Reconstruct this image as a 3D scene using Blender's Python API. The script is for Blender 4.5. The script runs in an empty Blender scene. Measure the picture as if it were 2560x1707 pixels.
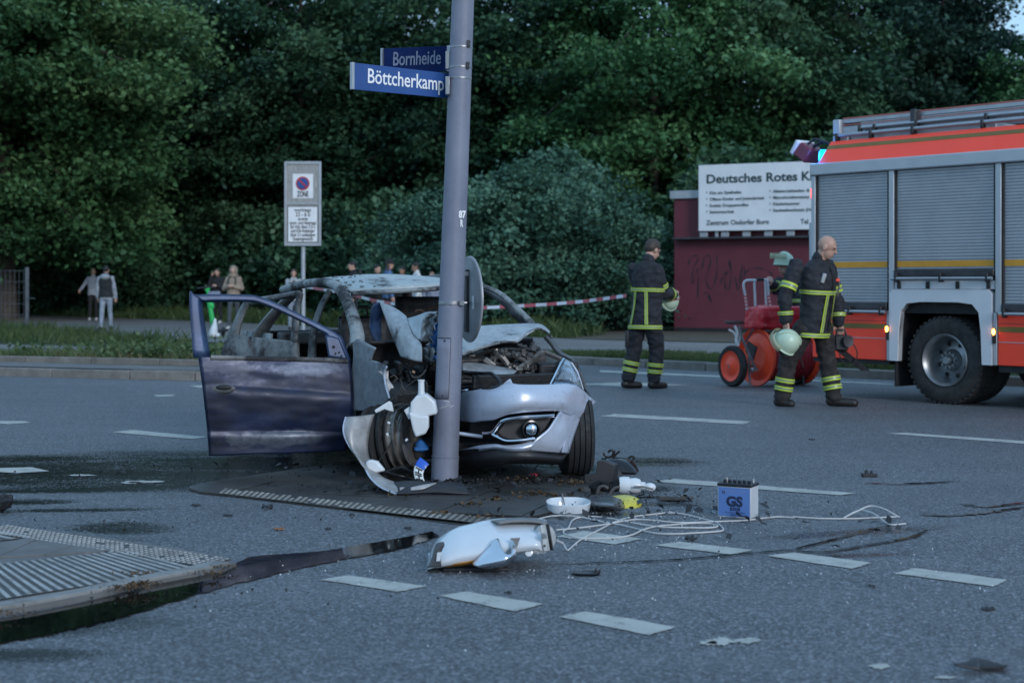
import bpy, bmesh, math, random
import numpy as np
from mathutils import Vector, Matrix, Quaternion
SC = bpy.context.scene
COL = SC.collection
rad = math.radians
random.seed(7)
# ------------------------------------------------------------------ camera, sky, sun, exposure
CAM_H, FPX, HORI = 1.3, 3900.0, 710.0          # eye height (m), focal length and horizon row (photo pixels)
cd = bpy.data.cameras.new('camera'); cam = bpy.data.objects.new('camera', cd); COL.objects.link(cam)
cam.location = (0, 0, CAM_H); cam.rotation_euler = (rad(90), 0, 0)
cd.sensor_width = 36; cd.lens = 36*FPX/2560; cd.shift_y = (HORI-853.5)/2560
cd.clip_end = 3000; cd.clip_start = .05
cd.dof.use_dof = True; cd.dof.focus_distance = 10.2; cd.dof.aperture_fstop = 3.0
SC.camera = cam
SUN_AZ, SUN_EL = 150.0, 20.0                    # azimuth clockwise from the view direction, elevation
W = bpy.data.worlds.new('World'); SC.world = W; W.use_nodes = True
wn = W.node_tree; bg = wn.nodes['Background']
sky = wn.nodes.new('ShaderNodeTexSky'); sky.sky_type = 'NISHITA'; sky.sun_disc = False
sky.sun_elevation = rad(SUN_EL); sky.sun_rotation = rad(SUN_AZ); sky.air_density = 1.6; sky.dust_density = .6; sky.ozone_density = 3.0
mixo = wn.nodes.new('ShaderNodeMix'); mixo.data_type = 'RGBA'; mixo.inputs[0].default_value = .75
mixo.inputs[7].default_value = (3.2, 5.6, 8.5, 1)        # even dusk cloud cover over the clear sky
wn.links.new(sky.outputs[0], mixo.inputs[6]); wn.links.new(mixo.outputs[2], bg.inputs[0])
bg.inputs[1].default_value = .05
sl = bpy.data.lights.new('sun', 'SUN'); sun = bpy.data.objects.new('sun', sl); COL.objects.link(sun)
sl.energy = .55; sl.angle = rad(14); sl.color = (.95, .95, 1)
sun.rotation_euler = (rad(90-SUN_EL), 0, rad(180-SUN_AZ)); sun.location = (8, -8, 9)
vs = SC.view_settings
vs.view_transform = 'Standard'; vs.look = 'None'; vs.gamma = 1; vs.use_curve_mapping = False
vs.exposure = 1.5
# ------------------------------------------------------------------ places
def P(x, y, d):                                   # a point of the place seen in photo pixel (x, y), d metres away
    return Vector(((x-1280)*d/FPX, d, CAM_H-(y-HORI)*d/FPX))
def G(x, y, z=0.0):                               # the same for a point on level ground of height z
    return P(x, y, (CAM_H-z)*FPX/(y-HORI))
# ------------------------------------------------------------------ materials
MATS = {}
class NT:
    def __init__(s, name):
        s.m = bpy.data.materials.new(name); s.m.use_nodes = True; s.t = s.m.node_tree
        s.b = s.t.nodes['Principled BSDF']; s.out = s.t.nodes['Material Output']; MATS[name] = s.m
        s.tc = s.t.nodes.new('ShaderNodeTexCoord')
    def n(s, typ, **kw):
        nd = s.t.nodes.new('ShaderNode'+typ)
        for k, v in kw.items(): setattr(nd, k, v)
        return nd
    def l(s, a, b): s.t.links.new(a, b)
    def co(s, out='Object'): return s.tc.outputs[out]
    def noise(s, scale, detail=4, rough=.55, vec=None, dist=0):
        nd = s.n('TexNoise'); nd.inputs['Scale'].default_value = scale; nd.inputs['Detail'].default_value = detail
        nd.inputs['Roughness'].default_value = rough; nd.inputs['Distortion'].default_value = dist
        s.l(vec if vec is not None else s.co(), nd.inputs['Vector']); return nd.outputs['Fac']
    def ramp(s, fac, stops):
        nd = s.n('ValToRGB'); e = nd.color_ramp.elements
        while len(e) < len(stops): e.new(.5)
        for k, (p, c) in enumerate(stops):
            e[k].position = p; e[k].color = c if len(c) == 4 else (*c, 1)
        s.l(fac, nd.inputs[0]); return nd.outputs[0]
    def mix(s, fac, a, b, mode='MIX'):
        nd = s.n('Mix', data_type='RGBA', blend_type=mode)
        for k, v in ((0, fac), (6, a), (7, b)):
            if hasattr(v, 'links'): s.l(v, nd.inputs[k])
            elif k == 0: nd.inputs[0].default_value = v
            else: nd.inputs[k].default_value = (*v[:3], 1)
        return nd.outputs[2]
    def math(s, op, a, b=None, clamp=False):
        nd = s.n('Math', operation=op); nd.use_clamp = clamp
        for k, v in ((0, a), (1, b)):
            if v is None: continue
            if hasattr(v, 'links'): s.l(v, nd.inputs[k])
            else: nd.inputs[k].default_value = v
        return nd.outputs[0]
    def rng(s, v, a, b, c=0, d=1):
        nd = s.n('MapRange'); s.l(v, nd.inputs[0])
        for k, x in enumerate((a, b, c, d)): nd.inputs[k+1].default_value = x
        return nd.outputs[0]
    def map(s, scale=(1, 1, 1), loc=(0, 0, 0), rot=(0, 0, 0), vec=None):
        nd = s.n('Mapping'); nd.inputs[1].default_value = loc; nd.inputs[2].default_value = rot; nd.inputs[3].default_value = scale
        s.l(vec if vec is not None else s.co(), nd.inputs[0]); return nd.outputs[0]
    def set(s, key, v):
        i = s.b.inputs[key]
        if hasattr(v, 'links'): s.l(v, i)
        elif isinstance(v, (tuple, list)): i.default_value = (*v[:3], 1)
        else: i.default_value = v
    def bump(s, h, strength=.3, dist=.01):
        nd = s.n('Bump'); nd.inputs['Strength'].default_value = strength; nd.inputs['Distance'].default_value = dist
        s.l(h, nd.inputs['Height']); s.l(nd.outputs[0], s.b.inputs['Normal'])
def pm(name, col, rough=.5, metal=0., var=.25, scale=6, bump=0., bscale=60, spec=.5, dirt=0., dcol=(.03, .028, .026), coat=0., trans=0., alpha=None):
    """plain procedural material: colour with uneven tone, optional grime and fine relief"""
    if name in MATS: return MATS[name]
    s = NT(name)
    nz = s.noise(scale, 5, .6)
    lo = tuple(c*(1-var) for c in col); hi = tuple(min(1, c*(1+var*.8)) for c in col)
    c = s.ramp(nz, [(.3, lo), (.7, hi)])
    if dirt > 0:
        dn = s.noise(scale*.7+1.3, 8, .7)
        c = s.mix(s.rng(dn, .62-.35*dirt, .78-.2*dirt, 0, min(1, .4+dirt)), c, dcol)
    s.set('Base Color', c); s.set('Metallic', metal)
    s.set('Roughness', s.rng(s.noise(scale*3, 3), .3, .7, max(.02, rough*.8), min(1, rough*1.2)))
    s.set('Specular IOR Level', spec)
    if coat: s.set('Coat Weight', coat); s.set('Coat Roughness', .08)
    if trans: s.set('Transmission Weight', trans)
    if alpha is not None: s.set('Alpha', alpha)
    if bump: s.bump(s.noise(bscale, 4), bump, .01)
    return s.m
def emat(name, col, strength, base=None):
    s = NT(name); s.set('Base Color', base or col); s.set('Emission Color', col); s.set('Emission Strength', strength); s.set('Roughness', .2)
    return s.m
# ------------------------------------------------------------------ objects
def thing(name, label, cat, loc=(0, 0, 0), rz=0., group=None):
    o = bpy.data.objects.new(name, None); COL.objects.link(o); o.empty_display_size = .1
    o.location = loc; o.rotation_euler = (0, 0, rz)
    return tag(o, label, cat, group)
def tag(o, label=None, cat=None, group=None, kind=None):
    if label: o['label'] = label
    if cat: o['category'] = cat
    if group: o['group'] = group
    if kind: o['kind'] = kind
    return o
def root_of(o):
    while o.parent: o = o.parent
    return o
def link(me, name, parent=None, loc=None, kind=None, label=None):
    o = bpy.data.objects.new(name, me); COL.objects.link(o)
    if parent: o.parent = parent
    if loc is not None: o.location = loc
    if kind: o['kind'] = kind
    if label: o['label'] = label
    return o
def catmull(pts, n):
    """n points along a smooth curve through pts"""
    pts = [Vector(p) for p in pts]; k = len(pts)
    if k == 2: return [pts[0].lerp(pts[1], i/(n-1)) for i in range(n)]
    out = []
    for i in range(n):
        t = i/(n-1)*(k-1); j = min(int(t), k-2); f = t-j
        p0 = pts[j-1] if j > 0 else pts[0]*2-pts[1]
        p1, p2 = pts[j], pts[j+1]
        p3 = pts[j+2] if j+2 < k else pts[-1]*2-pts[-2]
        out.append(.5*((2*p1)+(p2-p0)*f+(2*p0-5*p1+4*p2-p3)*f*f+(3*p1-p0-3*p2+p3)*f**3))
    return out
def frame_of(d, up=None):
    d = d.normalized(); up = up or (Vector((0, 0, 1)) if abs(d.z) < .95 else Vector((1, 0, 0)))
    x = d.cross(up).normalized(); return x, x.cross(d).normalized()
class MB:
    """collects shapes; build() links them as one mesh object"""
    def __init__(s): s.v = []; s.f = []; s.mi = []; s.cur = 0
    def add(s, vs, fs):
        o = len(s.v); s.v += [tuple(p) for p in vs]; s.f += [tuple(i+o for i in f) for f in fs]; s.mi += [s.cur]*len(fs); return s
    def box(s, c, size, rot=None, taper=1.0):
        hx, hy, hz = size[0]/2, size[1]/2, size[2]/2; c = Vector(c); vs = []
        for z, t in ((-hz, 1), (hz, taper)):
            for x, y in ((-hx, -hy), (hx, -hy), (hx, hy), (-hx, hy)):
                p = Vector((x*t, y*t, z))
                if rot is not None: p = rot @ p
                vs.append(c+p)
        return s.add(vs, [(3, 2, 1, 0), (4, 5, 6, 7), (0, 1, 5, 4), (1, 2, 6, 5), (2, 3, 7, 6), (3, 0, 4, 7)])
    def bar(s, a, b, w, h, up=None):
        a, b = Vector(a), Vector(b); x, y = frame_of(b-a, up); vs = []
        for p in (a, b):
            for i, j in ((-1, -1), (1, -1), (1, 1), (-1, 1)): vs.append(p+x*(i*w/2)+y*(j*h/2))
        return s.add(vs, [(3, 2, 1, 0), (4, 5, 6, 7), (0, 1, 5, 4), (1, 2, 6, 5), (2, 3, 7, 6), (3, 0, 4, 7)])
    def tube(s, pts, r, n=8, caps=True, flat=1.0, up=None):
        pts = [Vector(p) for p in pts]; k = len(pts)
        rs = r if isinstance(r, (list, tuple)) else [r]*k
        vs, fs = [], []; px = None
        for i, p in enumerate(pts):
            d = (pts[min(i+1, k-1)]-pts[max(i-1, 0)])
            if d.length < 1e-9: d = Vector((0, 0, 1))
            d.normalize()
            if px is None or up is not None: x, y = frame_of(d, up)
            else:
                x = (px-d*px.dot(d)); x = x.normalized() if x.length > 1e-6 else frame_of(d)[0]; y = x.cross(d)
            px = x
            for q in range(n):
                a = 2*math.pi*q/n; vs.append(p+x*(rs[i]*math.cos(a))+y*(rs[i]*flat*math.sin(a)))
        for i in range(k-1):
            for q in range(n):
                a, b = i*n+q, i*n+(q+1) % n; fs.append((a, a+n, b+n, b))
        if caps: fs.append(tuple(range(n))); fs.append(tuple(range((k-1)*n, k*n))[::-1])
        return s.add(vs, fs)
    def lathe(s, c, axis, prof, n=24, up=None, arc=2*math.pi, a0=0.):
        """prof: (distance along axis, radius)"""
        c = Vector(c); axis = Vector(axis).normalized(); x, y = frame_of(axis, up); vs, fs = [], []
        full = abs(arc-2*math.pi) < 1e-6; m = n if full else n+1
        for h, r in prof:
            for q in range(m):
                a = a0+arc*q/n; vs.append(c+axis*h+x*(r*math.cos(a))+y*(r*math.sin(a)))
        for i in range(len(prof)-1):
            for q in range(n if full else n):
                q2 = (q+1) % m; a, b = i*m+q, i*m+q2; fs.append((a, b, b+m, a+m))
        return s.add(vs, fs)
    def ball(s, c, r, n=12, m=8, rot=None):
        c = Vector(c); r = (r, r, r) if not isinstance(r, (tuple, list)) else r; vs, fs = [], []
        for i in range(m+1):
            t = math.pi*i/m
            for q in range(n):
                a = 2*math.pi*q/n; p = Vector((r[0]*math.sin(t)*math.cos(a), r[1]*math.sin(t)*math.sin(a), r[2]*math.cos(t)))
                vs.append(c+(rot @ p if rot is not None else p))
        for i in range(m):
            for q in range(n):
                a, b = i*n+q, i*n+(q+1) % n; fs.append((a, a+n, b+n, b))
        return s.add(vs, fs)
    def prism(s, poly, ext):
        """closed polygon of 3-D points pushed along ext"""
        ext = Vector(ext); n = len(poly); a = [Vector(p) for p in poly]; b = [p+ext for p in a]
        return s.add(a+b, [tuple(range(n)), tuple(range(n, 2*n))[::-1]]+[(i, i+n, (i+1) % n+n, (i+1) % n) for i in range(n)])
    def grid(s, rows):
        m = len(rows[0]); vs = [p for r in rows for p in r]
        return s.add(vs, [(i*m+j, i*m+j+1, (i+1)*m+j+1, (i+1)*m+j) for i in range(len(rows)-1) for j in range(m-1)])
    def patch(s, rows, nu=None, nv=None):
        """smooth sheet through rows of points"""
        nu = nu or (len(rows[0])*3-2); nv = nv or (len(rows)*3-2)
        a = [catmull(r, nu) for r in rows]
        cols = [catmull([r[j] for r in a], nv) for j in range(nu)]
        return s.grid([[cols[j][i] for j in range(nu)] for i in range(nv)])
    def build(s, name, mat, parent=None, smooth=True, bevel=0., solid=0., world=True, kind=None, label=None, weld=True, subd=0, seg=2):
        me = bpy.data.meshes.new(name); vs = s.v
        if parent is not None and world:
            r = root_of(parent); M = (Matrix.Translation(r.location) @ r.rotation_euler.to_matrix().to_4x4()).inverted()
            vs = [tuple(M @ Vector(p)) for p in vs]
        me.from_pydata(vs, [], s.f)
        mats = mat if isinstance(mat, (list, tuple)) else [mat]
        for m_ in mats: me.materials.append(MATS[m_] if isinstance(m_, str) else m_)
        if len(mats) > 1: me.polygons.foreach_set('material_index', s.mi)
        b = bmesh.new(); b.from_mesh(me)
        if weld: bmesh.ops.remove_doubles(b, verts=b.verts, dist=1e-5)
        bmesh.ops.recalc_face_normals(b, faces=b.faces); b.to_mesh(me); b.free()
        if smooth:
            me.polygons.foreach_set('use_smooth', [True]*len(me.polygons))
            try: me.set_sharp_from_angle(angle=rad(42))
            except Exception: pass
        o = link(me, name, parent, None, kind, label)
        if solid:
            md = o.modifiers.new('thickness', 'SOLIDIFY'); md.thickness = solid; md.offset = 0
        if bevel:
            md = o.modifiers.new('edges', 'BEVEL'); md.width = bevel; md.segments = seg; md.limit_method = 'ANGLE'; md.angle_limit = rad(40)
        if subd:
            md = o.modifiers.new('smooth', 'SUBSURF'); md.levels = subd; md.render_levels = subd
        return o
TMP = bpy.data.scenes.new('workbench')
def text(body, size, mat, name, parent, origin, xdir, updir, align='LEFT', weight=0., ext=.002, world=True, xs=1.0, fit=None):
    """flat lettering standing on a surface: origin = left end of the base line"""
    c = bpy.data.curves.new('lettering', 'FONT'); c.body = body; c.size = size; c.align_x = align; c.offset = weight; c.extrude = ext; c.resolution_u = 3
    t = bpy.data.objects.new('lettering', c); TMP.collection.objects.link(t)
    TMP.view_layers[0].update()
    me = bpy.data.meshes.new_from_object(t.evaluated_get(TMP.view_layers[0].depsgraph))
    bpy.data.objects.remove(t)
    if fit:
        w_ = max(v.co.x for v in me.vertices)-min(v.co.x for v in me.vertices); xs = fit/w_
    x = Vector(xdir).normalized(); y = Vector(updir); y = (y-x*y.dot(x)).normalized(); z = x.cross(y)
    R = Matrix(((x.x*xs, y.x, z.x), (x.y*xs, y.y, z.y), (x.z*xs, y.z, z.z))).to_4x4()
    M = Matrix.Translation(Vector(origin)) @ R
    if parent is not None and world:
        r = root_of(parent); M = (Matrix.Translation(r.location) @ r.rotation_euler.to_matrix().to_4x4()).inverted() @ M
    me.transform(M); me.materials.clear(); me.materials.append(MATS[mat])
    return link(me, name, parent)
SC.cycles.max_bounces = 5; SC.cycles.diffuse_bounces = 2; SC.cycles.glossy_bounces = 3; SC.cycles.transmission_bounces = 4; SC.cycles.transparent_max_bounces = 6

def split(o):
    """each loose piece of a part becomes an object of its own"""
    b = bmesh.new(); b.from_mesh(o.data); b.verts.ensure_lookup_table(); seen = set(); isl = []
    for v in b.verts:
        if v.index in seen: continue
        st = [v]; cur = set()
        while st:
            q = st.pop()
            if q.index in cur: continue
            cur.add(q.index); st += [e.other_vert(q) for e in q.link_edges]
        seen |= cur; isl.append(cur)
    if len(isl) > 1:
        for k, cur in enumerate(isl):
            c = b.copy(); c.verts.ensure_lookup_table(); bmesh.ops.delete(c, geom=[v for v in c.verts if v.index not in cur], context='VERTS')
            me = o.data.copy(); c.to_mesh(me); c.free()
            if k == 0: first = me
            else:
                n = o.copy(); n.data = me; COL.objects.link(n); n.parent = o.parent
        o.data = first
    b.free(); return o
# ------------------------------------------------------------------ ground materials
def asphalt(name, base, blobs=(), tint=1.0):
    s = NT(name)
    co = s.co()
    big = s.noise(.35, 5, .6, dist=.4)
    vor = s.n('TexVoronoi'); vor.inputs['Scale'].default_value = 108; s.l(co, vor.inputs['Vector'])
    chip = s.n('SeparateColor'); s.l(vor.outputs['Color'], chip.inputs[0])
    grain = s.noise(210, 3, .7)
    c = s.ramp(s.math('ADD', s.math('MULTIPLY', chip.outputs[0], .75), s.math('MULTIPLY', grain, .4)),
               [(.25, tuple(b*.35 for b in base)), (.58, base), (.82, tuple(b*1.9 for b in base)), (.95, tuple(b*3.6 for b in base))])
    c = s.mix(s.rng(big, .3, .7, .0, .55), c, s.mix(.35, tuple(b*.5 for b in base), c), 'MIX')
    tracks = s.noise(1.0, 3, .5, vec=s.map((.28, 1.7, 1), rot=(0, 0, rad(32))))
    c = s.mix(s.rng(tracks, .45, .68, 0, .6), c, s.mix(.55, tuple(b*1.7 for b in base), c))
    wet = None
    edge = s.math('ADD', s.math('ADD', s.math('MULTIPLY', s.noise(1.6, 8, .72, vec=s.map((.8, 2.2, 1))), .72), s.math('MULTIPLY', s.noise(22, 5, .75), .5)), s.math('MULTIPLY', chip.outputs[1], .30))
    for (x, y, rx, ry, rot, amt) in blobs:
        m = s.map((1, 1, 1), loc=(-x, -y, 0))
        m = s.map((1, 1, 0), rot=(0, 0, -rot), vec=m); m = s.map((1/rx, 1/ry, 0), vec=m)
        ln = s.n('VectorMath', operation='LENGTH'); s.l(m, ln.inputs[0])
        v = s.rng(ln.outputs['Value'], 0, 1, amt, 0)
        wet = v if wet is None else s.math('MAXIMUM', wet, v)
    rough = s.rng(grain, .2, .8, .50, .72)
    if wet is not None:
        w = s.math('MULTIPLY', wet, s.rng(edge, .5, 1.0, .0, 1.6))
        w = s.rng(w, .10, .36, 0, 1)
        c = s.mix(w, c, s.mix(.14, (.005, .005, .006), c))
        rough = s.mix(w, rough, (.17, .17, .17))
    s.set('Base Color', c); s.set('Roughness', rough); s.set('Specular IOR Level', s.rng(w, 0, 1, .38, .22) if wet is not None else .38)
    h = s.math('ADD', s.math('MULTIPLY', vor.outputs['Distance'], .8), grain)
    nb = s.n('Bump'); nb.inputs['Distance'].default_value = .004; s.l(h, nb.inputs['Height']); s.l(s.rng(w, 0, 1, .5, .10) if wet is not None else s.math('ADD', .4, 0), nb.inputs['Strength']); s.l(nb.outputs[0], s.b.inputs['Normal'])
    return s.m
def gp(x, y): v = G(x, y); return (v.x, v.y)
BL = []
for (x, y, rx, ry, rot, a) in ((620, 1170, 2.6, 1.5, -8, 1.15), (260, 1185, 2.6, 1.2, -6, 1.05), (80, 1150, 1.6, .5, -4, .8), (900, 1190, 1.5, 1.0, 0, 1.0), (1200, 1170, 1.3, .75, 0, .95), (430, 1215, 1.8, .36, 8, 1.0), (820, 1225, 1.1, .25, -8, .9), (150, 1225, 1.3, .2, 5, .8),
                         (300, 1320, .42, .30, -20, .85), (180, 1275, .7, .12, 6, .8), (210, 1530, .35, .12, 12, .8), (60, 1570, .75, .28, 10, .85), (20, 1640, .5, .16, 5, .8), (1640, 1155, .55, .5, 0, .62),
                         (1570, 1220, .5, .35, 0, .7), (1430, 1290, .7, .15, 10, .72), (1560, 1260, .8, .16, -5, .6), (2150, 1330, .9, .17, 20, .62), (2100, 1390, .6, .1, 12, .6), (120, 1350, .9, .3, 4, .55), (40, 1255, .5, .22, 0, .75)):
    g = gp(x, y); BL.append((g[0], g[1], rx, ry, rad(rot), a))
asphalt('asphalt_road', (.090, .096, .104), BL)
asphalt('asphalt_path', (.135, .13, .125))
s = NT('road_paint')
wn_ = s.noise(7, 9, .72); wf = s.noise(120, 4, .7)
c = s.ramp(wn_, [(.25, (.30, .30, .275)), (.5, (.40, .395, .36)), (.75, (.46, .455, .42))])
al = s.math('ADD', s.math('MULTIPLY', wf, .6), s.math('MULTIPLY', wn_, .55))
c = s.mix(s.rng(al, .44, .53, .9, 0), c, (.10, .105, .11)); c = s.mix(s.rng(s.noise(3.2, 6, .8, vec=s.map((1, 1, 1), loc=(3, 1, 0))), .60, .66, 0, .55), c, (.13, .135, .14))
s.set('Base Color', c); s.set('Roughness', .75); s.bump(wf, .5, .003)
s = NT('water_film'); s.set('Base Color', (.004, .005, .005)); s.set('Roughness', s.rng(s.noise(30, 6, .7), .45, .7, .03, .12)); s.set('Specular IOR Level', .22); s.bump(s.noise(9, 3), .05, .004)
s = NT('concrete_kerb')
k1 = s.noise(3.5, 8, .7); k2 = s.noise(60, 5, .7)
c = s.ramp(k1, [(.3, (.11, .098, .088)), (.55, (.20, .185, .165)), (.75, (.26, .245, .225))])
c = s.mix(s.rng(k2, .5, .75, 0, .45), c, (.07, .062, .055)); s.set('Base Color', c); s.set('Roughness', .9); s.bump(k2, .5, .006)
pm('kerb_pale', (.22, .215, .205), .85, var=.3, scale=5, bump=.4, bscale=80, dirt=.25, dcol=(.10, .08, .065))
pm('tactile_dirty', (.24, .235, .215), .85, var=.45, scale=3, bump=.4, bscale=90, dirt=.5, dcol=(.06, .055, .045))
s = NT('slab_dark')
k1 = s.noise(1.7, 9, .75); k2 = s.noise(45, 6, .75); k3 = s.noise(6, 6, .7)
c = s.ramp(k1, [(.3, (.014, .0135, .0125)), (.55, (.036, .033, .029)), (.8, (.068, .060, .050))])
c = s.mix(s.rng(k3, .56, .72, 0, .7), c, (.016, .015, .013)); c = s.mix(s.rng(k2, .55, .8, 0, .5), c, (.12, .105, .085))
s.set('Base Color', c); s.set('Roughness', s.rng(k1, .35, .65, .3, .7)); s.bump(k2, .5, .006)
pm('slab_grey', (.135, .133, .13), .85, var=.25, scale=3, bump=.4, bscale=120, dirt=.15)
pm('tactile_white', (.34, .34, .33), .8, var=.35, scale=5, bump=.4, bscale=140, dirt=.35, dcol=(.10, .09, .08))
pm('soil', (.07, .055, .035), .95, var=.5, scale=4, bump=.8, bscale=40)
s = NT('turf')
t1 = s.noise(1.4, 8, .7); t2 = s.noise(30, 6, .7)
c = s.ramp(t1, [(.3, (.018, .032, .012)), (.55, (.036, .062, .02)), (.8, (.07, .075, .032))]); c = s.mix(s.rng(t2, .45, .7, 0, .6), c, (.02, .028, .012))
s.set('Base Color', c); s.set('Roughness', .95); s.bump(t2, .9, .03)
# ------------------------------------------------------------------ road, pavements
def sheet(name, pts, z, mat, parent=None, thick=0.):
    m = MB(); n = len(pts)
    if thick: m.prism([Vector((p[0], p[1], z-thick)) for p in pts], (0, 0, thick))
    else: m.add([(p[0], p[1], z) for p in pts], [tuple(range(n))])
    return m.build(name, mat, parent, smooth=False)
m = MB(); m.add([(-900, -300, -.004), (900, -300, -.004), (900, 1500, -.004), (-900, 1500, -.004)], [(0, 1, 2, 3)])
tag(m.build('ground', 'turf', smooth=False), kind='structure')
road = tag(sheet('road', [(-60, -30), (60, -30), (60, 34), (-60, 34)], 0.0, 'asphalt_road'), kind='structure')
def quad_px(pts, z=.004): return [(v.x, v.y) for v in (G(x, y, z) for x, y in pts)]
def worn(pts, n=9, j=.005, rng=random):
    """outline of a painted mark with slightly uneven edges"""
    out = []
    for i in range(len(pts)):
        a, b = Vector(pts[i]), Vector(pts[(i+1) % len(pts)])
        for k in range(n): p = a.lerp(b, k/n); out.append((p.x+rng.uniform(-j, j), p.y+rng.uniform(-j, j)))
    return out
marks = [  # corners in photo pixels
    [(800, 1448), (870, 1437), (1068, 1464), (995, 1478)], [(1095, 1488), (1165, 1478), (1358, 1508), (1290, 1527)],
    [(1394, 1540), (1465, 1527), (1692, 1566), (1620, 1586)], [(1390, 1340), (1462, 1326), (1606, 1346), (1536, 1360)],
    [(1634, 1362), (1700, 1353), (1884, 1374), (1830, 1385)], [(1920, 1388), (1985, 1380), (2180, 1406), (2130, 1421)],
    [(2236, 1432), (2285, 1419), (2520, 1448), (2482, 1465)],
    [(1500, 1040), (1540, 1034), (1880, 1053), (1858, 1060)], [(2214, 1083), (2262, 1081), (2620, 1106), (2620, 1113)],
    [(1628, 1203), (1690, 1196), (2140, 1232), (2100, 1237)], [(280, 1080), (330, 1074), (520, 1092), (480, 1097)],
    [(-60, 1052), (60, 1052), (76, 1056), (20, 1060)], [(-40, 1170), (80, 1167), (124, 1177), (40, 1182), (-40, 1176)],
    
    [(1440, 960), (1560, 955), (1720, 962), (1560, 966)], [(472, 964), (560, 962), (560, 967), (500, 969)], [(385, 987), (440, 986), (430, 990), (390, 991)],
    [(1500, 925), (2200, 957), (2250, 962), (1500, 930)]]
for q in marks:
    sheet('lane_marking', worn(quad_px(q)), .004, 'road_paint', road)
def ragged(cx, cy, w, h, n=26):
    c0 = []
    for i in range(n):
        a = 2*math.pi*i/n; r = random.uniform(.55, 1.1); c0.append((cx+math.cos(a)*w*r*(.6+.4*abs(math.cos(a))), cy+math.sin(a)*h*r))
    return quad_px(c0)
for (cx, cy, w, h) in ((1800, 1602, 42, 12), (1870, 1600, 36, 9), (1770, 1606, 30, 6), (360, 1204, 60, 4), (330, 1206, 34, 3), (205, 1187, 40, 2.5), (2200, 1664, 32, 8), (2360, 1692, 34, 4)):
    sheet('worn_marking', ragged(cx, cy, w, h), .004, 'road_paint', road)
# thin wet runs across the asphalt
def streak(pts, w, name='wet_run'):
    pts = [Vector((*gp(x, y), 0)) for x, y in pts]; c = catmull(pts, len(pts)*7); a, b = [], []
    for i, p in enumerate(c):
        d = (c[min(i+1, len(c)-1)]-c[max(i-1, 0)]).normalized(); nrm = Vector((-d.y, d.x, 0)); t = i/(len(c)-1)
        ww = w*(.25+.75*math.sin(math.pi*min(1, max(0, t)))**.5)*random.uniform(.45, 1.3)
        a.append((p+nrm*ww*random.uniform(.5, 1)).to_tuple()[:2]); b.append((p-nrm*ww*random.uniform(.5, 1)).to_tuple()[:2])
    sheet(name, a+b[::-1], .0075, 'water_film', road)
streak([(1330, 1408), (1480, 1409), (1640, 1404), (1780, 1394), (1900, 1383), (2010, 1374)], .016)
streak([(1950, 1377), (2060, 1382), (2160, 1366), (2270, 1347), (2320, 1327)], .022)
streak([(1990, 1374), (2080, 1352), (2180, 1325), (2230, 1316)], .02)
streak([(2300, 1288), (2380, 1290), (2470, 1282), (2570, 1268)], .04)
streak([(2400, 1262), (2470, 1268), (2570, 1257)], .03)
streak([(2160, 1209), (2240, 1211), (2300, 1210), (2400, 1204)], .03)
streak([(1640, 1250), (1720, 1262), (1790, 1274)], .008)
# puddle along the kerb of the near island
pud_top = [(-40, 1556), (90, 1533), (230, 1503), (372, 1467), (521, 1436), (600, 1405), (640, 1392), (800, 1380), (900, 1364), (1010, 1345), (1080, 1330)]
pud_bot = [(1100, 1341), (1000, 1374), (900, 1394), (800, 1412), (700, 1434), (600, 1460), (500, 1486), (400, 1516), (300, 1546), (200, 1570), (100, 1592), (-40, 1618)]
pa = [(v.x, v.y) for v in catmull([G(x, y) for x, y in pud_top], 50)]
pb = [(v.x+random.uniform(-.012, .012), v.y+random.uniform(-.02, .02)) for v in catmull([G(x, y) for x, y in pud_bot], 60)]
sheet('puddle', pa+pb, .006, 'water_film', road)
# near island: ribbed and studded guidance paving
IZ = .034
def gz(x, y, z=IZ): v = G(x, y, z); return (v.x, v.y)
isl = [gz(-120, 1530), gz(0, 1519), gz(180, 1488), gz(372, 1447), gz(470, 1428), gz(560, 1412), gz(590, 1400), gz(560, 1384), gz(420, 1360), gz(250, 1335), gz(0, 1308), gz(-200, 1290), gz(-500, 1270), gz(-700, 1420)]
island = tag(sheet('traffic_island', isl, IZ-.012, 'slab_grey', None, IZ+.02), kind='structure')
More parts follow.
